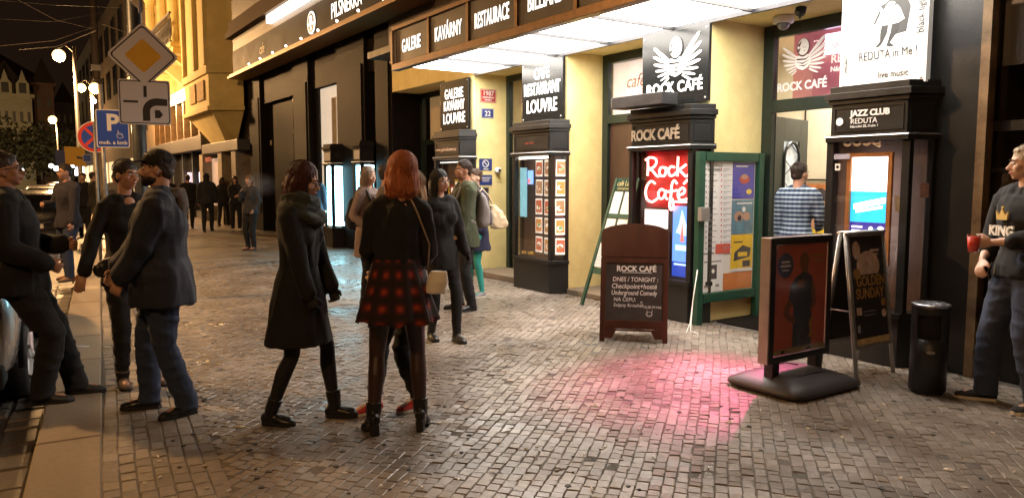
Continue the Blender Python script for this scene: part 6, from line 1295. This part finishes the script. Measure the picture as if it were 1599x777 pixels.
q=thing('sign_pole','thin dark pole under the round no stopping sign','pole',(p.x,p.y,0)); b=MB(); b.tube([(0,0,0),(0,0,p.z+.3)],.03,8); b.build('tube',galv,q,smooth=True)
dd_=30; sc1=dd_/F_PX; p=signpt(117,244); signplate('route_board','yellow roadworks board hanging by the dark lamp post',p,[(mat('board_amber',(.6,.35,.02),.5),[(-S(13),-S(11)),(S(13),-S(14)),(S(12),S(12)),(-S(12),S(13))]),(si,[(S(2),-S(3)),(S(9),-S(4)),(S(9),-S(1)),(S(2),0)])])
p=signpt(94,246); signplate('route_board','small dim blue direction board beside the yellow board',p,[(mat('board_blue_dim',(.02,.04,.16),.5),rrect(S(11),S(20),.05))])
p=signpt(136,247); signplate('route_board','small dark blue square sign right of the yellow board',p,[(sw,rrect(S(10),S(10),.03)),(sb,rrect(S(9),S(9),.03))])
# flag and banner on the tram pole
dd_=dist*.97; a=signpt(199,-20); c_=signpt(219,-20); e=signpt(217,23); b=MB(); n=8; vs=[]
for j in range(n+1):
    for i in range(n+1):
        u_=199+20*i/n; v_=-20+(43*(.25+.75*i/n))*j/n; q=signpt(u_,v_); vs.append(q+Vector((0,0,0))+fw*(.05*math.sin(i*1.3)))
b.add(vs,[(j*(n+1)+i,j*(n+1)+i+1,(j+1)*(n+1)+i+1,(j+1)*(n+1)+i) for j in range(n) for i in range(n)]); o=b.build('flag',mat('flag_cloth',(.75,.68,.58),.8,var=.2,vs=3),smooth=True); so_=o.modifiers.new('t','SOLIDIFY'); so_.thickness=.004; tag(o,'pale flag hanging above the yellow diamond sign','flag')
# ================================================================ street lamps, wires
def lamp_post(label,u,v,dist_,heads,post=None,hgt=None,energy=0,col=SOD,es=60):
    d=ray(u,v); k=dist_/math.hypot(d.x,d.y); P0=Vector((0,0,EYE))+d*k; pu=post if post else u; dp=ray(pu,v); kp=dist_/math.hypot(dp.x,dp.y); base=dp*kp; 
    t=thing('street_lamp',label,'street lamp',(base.x,base.y,-.12),0,'street lamps along the road'); H_=P0.z+(hgt or .4); b=MB(); b.lathe([(.16,0),(.15,1.0),(.09,1.1),(.06,H_)],(0,0,0),10); b.build('post',mat('lamp_post_dark',(.035,.032,.03),.5,metal=.3),t,smooth=True)
    for hu,hv,r_ in heads:
        d2=ray(hu,hv); k2=dist_/math.hypot(d2.x,d2.y); Q=Vector((0,0,EYE))+d2*k2-Vector((base.x,base.y,-.12))
        b=MB(); b.tube([(0,0,Q.z+.15),(Q.x*.6,Q.y*.6,Q.z+r_*1.9),(Q.x,Q.y,Q.z+r_*1.1)],.03,6); b.build('arm',MC['lamp_post_dark'],t,smooth=True)
        b=MB(); b.ball(tuple(Q),r_,14); b.build('lamp_globe',emis('sodium_globe',(1,.62,.22),4.5),t,smooth=True)
        if energy:
            pt=point('street_light',Q-Vector((0,0,r_*1.6)),energy/len(heads),col,.25,t)
    return t
lamp_post('street lamp with one big glowing head on a curved arm, left of the signs',92,87,34,[(92,87,.23)],post=116,hgt=.5,energy=3600)
lamp_post('double globe street lamp left of the square route sign',137,137,46,[(127,137,.22),(148,138,.28),(147,158,.12)],post=142,hgt=.1,energy=3600)
lamp_post('distant single street lamp below the pale gabled house',82,187,75,[(82,187,.33)],post=88,energy=2500)
lamp_post('distant twin street lamp right of the parking sign',206,240,95,[(213,235,.42),(211,251,.38)],post=206,energy=2500)
lamp_post('farthest small street lamp beside the parking sign',197,222,120,[(197,222,.4)],post=201,energy=1500)
# lamps strung over the street behind and beside the camera (outside the picture)
def hung(label,x,y,z,e):
    t=thing('hanging_lamp',label,'street lamp',(x,y,z),0,'lamps strung over the road'); b=MB(); b.lathe([(.05,.22),(.12,.16),(.24,.05),(.25,0)],(0,0,0),16); b.build('reflector',steel,t,smooth=True); b=MB(); b.ball((0,0,.03),.12,12); b.build('lamp_bulb',emis('sodium_globe',(1,.62,.22),4.5),t,smooth=True); point('hung_light',(0,0,-.14),e,SOD,.2,t)
    b=MB(); b.tube([(0,0,.2),(0,0,1.0)],.01,5).tube([(0,-8,1.3),(0,-4,1.1),(0,0,1.0),(0,4,1.1),(0,8,1.4)],.01,5); b.build('span_wire',black,t)
hung('sodium lamp hung over the road beyond the first parked car',-12,-3.6,7.0,2400)
hung('sodium lamp hung over the road behind the viewer',1.5,-4.2,7.4,900)
hung('sodium lamp hung over the road in front of the dark stone hall',-27,-5.5,7.8,500)
hung('sodium lamp hung over the road in front of the yellow house',-42,-2.0,8.6,4200)
# dark tram mast and overhead wires
p=G(160,318); t=thing('tram_mast','broad dark overhead line mast between the street lamps','pole',(p.x,p.y,0)); b=MB(); b.lathe([(.38,0),(.34,1),(.24,1.2),(.22,16)],(0,0,0),14); b.build('mast',mat('mast_dark',(.045,.035,.03),.6,metal=.3,var=.3),t,smooth=True)
b=MB(); b.box(-.3,.3,-.3,.3,8.6,9.0); b.lathe([(.35,7.9),(.42,8.0),(.35,8.1)],(0,0,0),12); b.build('insulator_box',steel,t,bevel=.03)
wr=mat('overhead_wire',(.02,.015,.012),.8)
for i,(a,c_,r_) in enumerate((((20,-4),(148,46),.02),((0,72),(160,38),.02),((150,48),(30,78),.018),((160,38),(245,50),.02),((0,30),(160,20),.012))):
    b=MB(); P1=AT(a[0],a[1],30); P2=AT(c_[0],c_[1],33); mid=(P1+P2)/2-Vector((0,0,.25)); b.tube([P1,mid,P2],r_*.35,5); tag(b.build('overhead_wire',wr,smooth=True),['thick tram wire at the top left corner running to the mast','tram wire meeting the mast from the left edge','sagging tram wire left of the mast below the others','short tram wire right of the mast above the diamond sign','topmost thin tram wire left of the mast'][i],'wire','overhead tram wires')
# ================================================================ cars
def car(label,loc,rz,col,L_=4.3,Wd=1.76,H_=1.45,hatch=True,lights=True,group='cars parked along the kerb',plate=True):
    t=thing('parked_car',label,'car',loc,rz,group); body=mat('car_paint_'+label.split()[0],col,.25,metal=.3,coat=1.,var=.05)
    gls=mat('car_window_dark',(.015,.016,.018),.06,coat=.5); hl=L_/2
    # stations along x (rear -x, front +x): (x, belt z, roof z or None, half width)
    st=[(-hl,.62,.80,.70),(-hl+.06,.72,.95,.80),(-hl+.30,.84,1.28,.85),(-hl+.62,.88,H_-.05,.87),(-hl+1.2,.90,H_,.88),(-hl+2.0,.90,H_,.88),(-hl+2.5,.90,H_-.06,.88),(-hl+3.05,.90,1.08,.87),(-hl+3.35,.88,.95,.86),(hl-.35,.80,.84,.82),(hl-.08,.66,.70,.74),(hl,.50,.56,.66)]
    V=[];n=13
    for x,bz,tz,w_ in st:
        w_*=Wd/1.76; cab=max(0,(tz-bz))/.55; tw=w_*(1-.22*min(1,cab)); half=[(w_*.90,.22),(w_*.97,.35),(w_,.55*1),(w_*.985,bz-.03),(tw+ (w_-tw)*.08,bz+(tz-bz)*.88),(tw*.86,tz-.005),(0,tz)]
        ring=[(x,y,z) for y,z in half]+[(x,-y,z) for y,z in half[-2::-1]]; V+=ring
    F_=[(i*n+k,(i+1)*n+k,(i+1)*n+k+1,i*n+k+1) for i in range(len(st)-1) for k in range(n-1)]; F_+=[((i+1)*n,i*n,i*n+n-1,(i+1)*n+n-1) for i in range(len(st)-1)]
    F_+=[tuple(range(n)),tuple(range((len(st)-1)*n,len(st)*n))[::-1]]
    me=D.meshes.new('body'); me.from_pydata(V,[],F_); bm=bmesh.new(); bm.from_mesh(me); bmesh.ops.recalc_face_normals(bm,faces=bm.faces); bm.to_mesh(me); bm.free(); me.materials.append(body); me.polygons.foreach_set('use_smooth',[True]*len(me.polygons)); o=link('body',me,t); sb_=o.modifiers.new('s','SUBSURF'); sb_.levels=1; sb_.render_levels=1
    # windows: slightly proud panels
    def sidey(x,z,sg):
        for i in range(len(st)-1):
            if st[i][0]<=x<=st[i+1][0]:
                f=(x-st[i][0])/(st[i+1][0]-st[i][0]); bz=st[i][1]*(1-f)+st[i+1][1]*f; tz=st[i][2]*(1-f)+st[i+1][2]*f; w_=(st[i][3]*(1-f)+st[i+1][3]*f)*Wd/1.76; break
        cab=max(0,tz-bz)/.55; tw=w_*(1-.22*min(1,cab)); q=min(1,max(0,(z-bz)/max(.05,(tz-bz)*.88))); return sg*(w_*.985+(tw-w_*.985)*q+.010)
    for sg in (1,-1):
        for x0,x1,xt0,xt1 in ((-hl+.55,-hl+1.45,-hl+.72,-hl+1.42),(-hl+1.52,-hl+2.95,-hl+1.50,-hl+2.35)):
            P=[(x0,.93),(x1,.93),(xt1,H_-.13),(xt0,H_-.13)]; b=MB(); b.add([(x,sidey(x,z,sg),z) for x,z in P],[(0,1,2,3) if sg<0 else (3,2,1,0)]); w_=b.build('side_window',gls,t); so_=w_.modifiers.new('t','SOLIDIFY'); so_.thickness=.01; so_.offset=0
    for x0,z0,w0,x1,z1,w1,nm in ((-hl+.10,.93,.66,-hl+.50,H_-.12,.58,'rear_window'),(-hl+3.10,1.03,.68,-hl+2.52,H_-.10,.58,'windscreen')):
        sgx=-1 if x0<0 else 1; b=MB(); b.add([(x0+sgx*.035,-w0,z0),(x0+sgx*.035,w0,z0),(x1+sgx*.035,w1,z1),(x1+sgx*.035,-w1,z1)],[(0,1,2,3) if sgx>0 else (3,2,1,0)]); w_=b.build(nm,gls,t); so_=w_.modifiers.new('t','SOLIDIFY'); so_.thickness=.012; so_.offset=0
    for sx in (-hl+.80,hl-.82):
        for sg in (1,-1):
            y=sg*(Wd/2-.11); MM=Matrix.Translation((sx,y,.31))@Matrix.Rotation(R(90),4,'X'); b=MB(); b.lathe([(.20,-.11),(.30,-.10),(.315,0),(.30,.10),(.20,.11)],(0,0,0),24,MM); wh=b.build('wheel',rubber,t,smooth=True)
            b=MB(); b.lathe([(.205,-.112),(.21,-.10),(.04,-.085),(.03,-.12)],(0,0,0),20,MM) if sg>0 else b.lathe([(.205,.112),(.21,.10),(.04,.085),(.03,.12)],(0,0,0),20,MM)
            for k in range(5):
                a=2*math.pi*k/5; b.tube([MM@Vector((.03*math.cos(a),.03*math.sin(a),-sg*.118)),MM@Vector((.20*math.cos(a),.20*math.sin(a),-sg*.113))],.022,5)
            b.build('rim',mat('alloy_rim',(.5,.5,.5),.3,metal=.8),wh)
            b=MB(); b.tube([(sx+.37*math.cos(a),sg*(Wd/2-.02),.31+.37*math.sin(a)) for a in [math.pi*k/10 for k in range(11)]],.03,5); b.build('wheel_arch',rubber,t,smooth=True)
    for sg in (1,-1):
        b=MB(); b.prism(rrect(.16,.26,.04),0,.03,frame((-hl+.05,sg*.66*Wd/1.76,.78),(0,-1,.0),(.25,0,1))); b.build('tail_light',mat('tail_red',(.35,.01,.01),.2),t)
        b=MB(); b.prism(rrect(.26,.14,.05),0,.03,frame((hl-.12,sg*.60*Wd/1.76,.66),(0,1,0),(-.6,0,1))); b.build('headlight',mat('headlight_clear',(.7,.7,.7),.1),t)
    if plate: b=MB(); b.box(-hl-.03,-hl+.02,-.26,.26,.50,.61); b.build('number_plate',mat('plate_white',(.7,.62,.5),.5),t); text('4A7 1382',frame((-hl-.031,0,.52),(0,-1,0),(0,0,1)),0,.01,.09,si,t,ext=.001)
    b=MB(); b.box(-hl-.02,-hl+.3,-Wd/2+.1,Wd/2-.1,.25,.42).box(hl-.2,hl-.0,-Wd/2+.12,Wd/2-.12,.22,.36); b.build('bumper',rubber,t,bevel=.03)
    for sg in (1,-1): b=MB(); b.box(hl-1.62,hl-1.45,sg*(Wd/2+.02) if sg>0 else -Wd/2-.16,Wd/2+.16 if sg>0 else -Wd/2-.02,.92,1.04); b.build('wing_mirror',body,t,bevel=.02)
    return t
cz=-.125; rzk=math.atan2(kd.y,kd.x)
p=KP(8.45,-1.02,cz); car('silver white hatchback parked at the kerb behind the man at the left edge',p,rzk,(.55,.52,.50))
p=KP(24.5,-1.15,cz); car('black hatchback parked ahead of the pale car, rear towards the camera',p,rzk,(.008,.008,.010))
p=KP(31,-1.15,cz); car('grey estate car parked beyond the black hatchback',p,rzk,(.12,.12,.13),H_=1.55)
p=KP(37,-1.2,cz); car('dark blue car parked third beyond the pale car',p,rzk,(.02,.025,.05))
p=KP(44,-1.2,cz); car('white car parked farthest along the kerb',p,rzk,(.5,.5,.5),H_=1.6)
p=KP(52,-6.5,cz); t=car('oncoming dark car with bright headlights in the road',p,rzk+math.pi,(.03,.03,.03),group='cars driving in the road')
hlm=emis('car_beam_white',(1,.93,.85),14)
for u,v,s,d_,lb in ((33,266,4,70,'lone bright headlight at the far left of the road'),(80,259,3.5,75,'left one of a pair of far headlights left of the suited man'),(88,263,4,75,'right one of a pair of far headlights left of the suited man'),(113,259,3,80,'small far light above the suited man'),(167,266,3.2,80,'small far light left of the parking pole'),(203,263,3,85,'small far light right of the parking pole'),(229,265,3,85,'far light beside the tram pole foot')):
    q=AT(u,v,d_); b=MB(); b.ball((0,0,0),s*d_/F_PX,10); o=b.build('far_light',hlm,smooth=True); o.location=q; tag(o,lb,'light','far lights at the end of the street')
q=AT(130,262,85); b=MB(); b.box(-.05,.05,-.85,.85,-.85,.85); o=b.build('lit_shop_sign',emis('far_shop_sign',(.95,.95,1),4)); o.location=q; tag(o,'small bright white lit box sign at the end of the street','sign')
for k,(u,v,w_,h_) in enumerate(((192,266,7,8),(190,262,12,3),(181,268,3,7))):
    q=AT(u,v,88); b=MB(); b.box(-.1,.1,-w_*88/F_PX/2,w_*88/F_PX/2,-h_*88/F_PX/2,h_*88/F_PX/2); o=b.build('far_window',emis('far_shop_warm',(1,.85,.65),4)); o.location=q; tag(o,'bright shop window at the end of the street','light','far lights at the end of the street')
# ================================================================ distant houses and trees
def house(name,label,x0,x1,y0,y1,z1,m_,roofm,win,gable=0,rows=3,cols=5,zb=-1,rz=0,litp=.0,roof_h=None):
    cx_0,cy_0=(x0+x1)/2,(y0+y1)/2; t=thing(name,label,'building',(cx_0,cy_0,zb),rz); hx,hy=(x1-x0)/2,(y1-y0)/2; h=z1-zb
    b=MB(); b.box(-hx,hx,-hy,hy,0,h); b.build('wall',m_,t); b=MB(); b.box(-hx-.4,hx+.4,-hy-.4,hy+.4,h,h+.5); b.build('cornice',m_,t)
    rh=roof_h or h*.28; b=MB(); b.add([(-hx-.3,-hy-.3,h+.5),(hx+.3,-hy-.3,h+.5),(hx+.3,hy+.3,h+.5),(-hx-.3,hy+.3,h+.5),(-hx*.7,0,h+rh),(hx*.7,0,h+rh)],[(0,1,5,4),(1,2,5),(2,3,4,5),(3,0,4),(3,2,1,0)]); rf=b.build('roof',roofm,t)
    for k in range(gable):
        y=-hy+2*hy*(k+.5)/gable; gw=2*hy/gable*.38; b=MB(); b.prism([(-gw,h-.5),(gw,h-.5),(gw,h+rh*.35),(gw*.5,h+rh*.45),(gw*.35,h+rh*.55),(0,h+rh*.72),(-gw*.35,h+rh*.55),(-gw*.5,h+rh*.45),(-gw,h+rh*.35)],0,1.2,Matrix.Translation((0,y,0))@Matrix(((0,0,1,hx-.6),(1,0,0,0),(0,1,0,0),(0,0,0,1)))); g_=b.build('gable',m_,t)
        b=MB(); b.box(hx+.56,hx+.65,y-.5,y+.5,h+.6,h+2.2); b.build('window',win,g_)
    for j in range(rows):
        for k in range(cols):
            y=-hy+2*hy*(k+.5)/cols; z=2.6+(h-3.4)*j/max(1,rows-.3); b=MB(); ww=min(.6,hy/cols*.42); b.box(hx-.05,hx+.08,y-ww,y+ww,z,z+1.7); lit=random.random()<litp
            wn=b.build('window',win if not lit else mat('lit_window_warm',(.4,.25,.1),.5,emit=(1,.6,.25),es=.8),t); b=MB(); b.box(hx+.08,hx+.2,y-ww-.15,y+ww+.15,z-.2,z); b.build('sill',m_,wn)
    return t
hm=mat('pale_far_plaster',(.42,.37,.26),.9,var=.2,vs=.3,emit=(.9,.7,.35),es=.0); dwm=mat('far_window_dark',(.03,.028,.03),.3); rfm=mat('far_roof_dark',(.035,.022,.018),.8,var=.3,vs=.5); brk=mat('far_brown_plaster',(.14,.08,.055),.9,var=.3,vs=.3); gr=mat('far_grey_plaster',(.11,.10,.10),.9,var=.3,vs=.3)
def place(u0,u1,vt,dist_):
    a=AT(u0,280,dist_); c_=AT(u1,280,dist_); t_=AT((u0+u1)/2,vt,dist_); return a,c_,t_.z
a,c_,z=place(-25,58,150,120); house('gabled_house','pale floodlit house with dormer gables on the far left',a.x-12,a.x,a.y,c_.y,z,hm,rfm,dwm,gable=3,rows=3,cols=7,roof_h=6)
a,c_,z=place(-60,75,120,140); house('town_house','tall dark house with steep roof behind the pale gabled house',a.x-12,a.x,a.y,c_.y,z,brk,rfm,dwm,rows=4,cols=8,litp=.05,roof_h=5)
a,c_,z=place(60,92,135,128); house('town_house','narrow reddish brown house right of the pale gabled house',a.x-12,a.x,a.y,c_.y,z,brk,rfm,dwm,rows=4,cols=2,roof_h=5)
a,c_,z=place(92,122,165,150); house('town_house','grey blue house between the lone lamp and the double lamp',a.x-12,a.x,a.y,c_.y,z,gr,rfm,dwm,rows=4,cols=3)
a,c_,z=place(122,175,172,165); house('town_house','dim brown house behind the double street lamp',a.x-12,a.x,a.y,c_.y,z,brk,rfm,dwm,rows=3,cols=4,litp=.1)
a,c_,z=place(175,240,190,180); house('town_house','dark block closing the street behind the parking sign',a.x-12,a.x,a.y,c_.y,z,gr,rfm,dwm,rows=3,cols=5,litp=.25)
p=AT(-5,262,96); ft=thing('floodlight','ground floodlight aimed at the pale gabled house','lamp',(p.x,p.y,.2)); b=MB(); b.box(-.3,.3,-.4,.4,0,.5); b.build('housing',steel,ft,bevel=.03); point('flood',(-1.5,0,2.5),4500,(1,.72,.36),.4,ft)
# trees in front of the far houses
bark=mat('tree_bark',(.05,.035,.025),.9,bump=.4); leaf=mat('dark_foliage',(.06,.065,.03),.8,var=.5,vs=2)
def tree(label,u,vt,dist_,wid):
    d=AT(u,280,dist_); top=AT(u,vt,dist_).z+.12; t=thing('tree',label,'tree',(d.x,d.y,-.12),0,'trees on the far side of the road'); b=MB(); b.tube([(0,0,0),(.1,0,top*.3),(0,.1,top*.55)],[.3,.22,.14],8)
    for k in range(7):
        a=k*.9; b.tube([(0,0,top*(.28+.04*k)),(wid*.25*math.cos(a),wid*.25*math.sin(a),top*(.5+.04*k)),(wid*.42*math.cos(a+.2),wid*.42*math.sin(a+.2),top*(.62+.05*k))],[.12,.07,.02],5)
    b.build('trunk',bark,t,smooth=True); V=[];F_=[]
    cl=[(random.gauss(0,.24)*wid,random.gauss(0,.24)*wid,top*random.uniform(.42,.93),random.uniform(.12,.24)*wid) for _ in range(16)]
    for cx0,cy0,cz0,cr0 in cl:
        for _ in range(130):
            v=Vector((random.gauss(0,1),random.gauss(0,1),random.gauss(0,1))); v=v.normalized()*cr0*random.uniform(.6,1.05); p=Vector((cx0,cy0,cz0))+v; a=Vector((random.uniform(-1,1),random.uniform(-1,1),random.uniform(-1,1))).normalized()*.22; c=a.orthogonal().normalized()*.16; k=len(V); V+=[p-a,p+c,p+a,p-c]; F_.append((k,k+1,k+2,k+3))
    me=D.meshes.new('crown'); me.from_pydata(V,[],F_); me.materials.append(leaf); link('crown',me,t)
tree('dark tree in front of the pale gabled house, left one',12,205,80,11); tree('dark tree beside the lone distant lamp, right of the pale house',70,200,85,11); tree('dark tree between the lamp posts under the grey house',112,215,90,9); tree('small dark tree just right of the distant lamps',222,205,75,5)
# night sky dome far behind everything is the world itself
# report sizes
# ================================================================ lettering becomes real mesh
dg=bpy.context.evaluated_depsgraph_get(); dg.update()
for o in [o for o in D.objects if o.type=='FONT']:
    me=D.meshes.new_from_object(o.evaluated_get(dg)); nm=o.name; par=o.parent; mw=o.matrix_local.copy(); cu=o.data
    if not me.materials: me.materials.append(cu.materials[0])
    D.objects.remove(o); D.curves.remove(cu); q=D.objects.new(nm,me); COL.objects.link(q); q.parent=par; q.matrix_local=mw
# pairs of legs, posts and rails that came out of one loop become pieces of their own
for o in [o for o in D.objects if o.type=='MESH' and o.name.split('.')[0] in ('leg','rear_leg','post','rail','brace','hinge_bar','window_post','shop_post','lit_door_pane','window_surround','backlit_panel','frame','bumper','handle_groove')]:
    me=o.data; bm=bmesh.new(); bm.from_mesh(me); bm.verts.ensure_lookup_table(); seen={}; n=0
    for v in bm.verts:
        if v.index in seen: continue
        st=[v]; seen[v.index]=n
        while st:
            a=st.pop()
            for e in a.link_edges:
                b_=e.other_vert(a)
                if b_.index not in seen: seen[b_.index]=n; st.append(b_)
        n+=1
    bm.free()
    if n<2 or n>8: continue
    base=o.name.split('.')[0]
    for k in range(n):
        ids=[i for i in range(len(me.vertices)) if seen[i]==k]; mp_={i:j for j,i in enumerate(ids)}
        q=D.meshes.new(base); fs=[p for p in me.polygons if seen[p.vertices[0]]==k]; q.from_pydata([me.vertices[i].co[:] for i in ids],[],[tuple(mp_[i] for i in p.vertices) for p in fs])
        for m_ in me.materials: q.materials.append(m_)
        q.polygons.foreach_set('material_index',[p.material_index for p in fs]); q.polygons.foreach_set('use_smooth',[p.use_smooth for p in fs])
        c=o if k==0 else o.copy()
        if k: COL.objects.link(c)
        c['_q']=1; del c['_q']
        if k==0: first=q
        else: c.data=q
    o.data=first
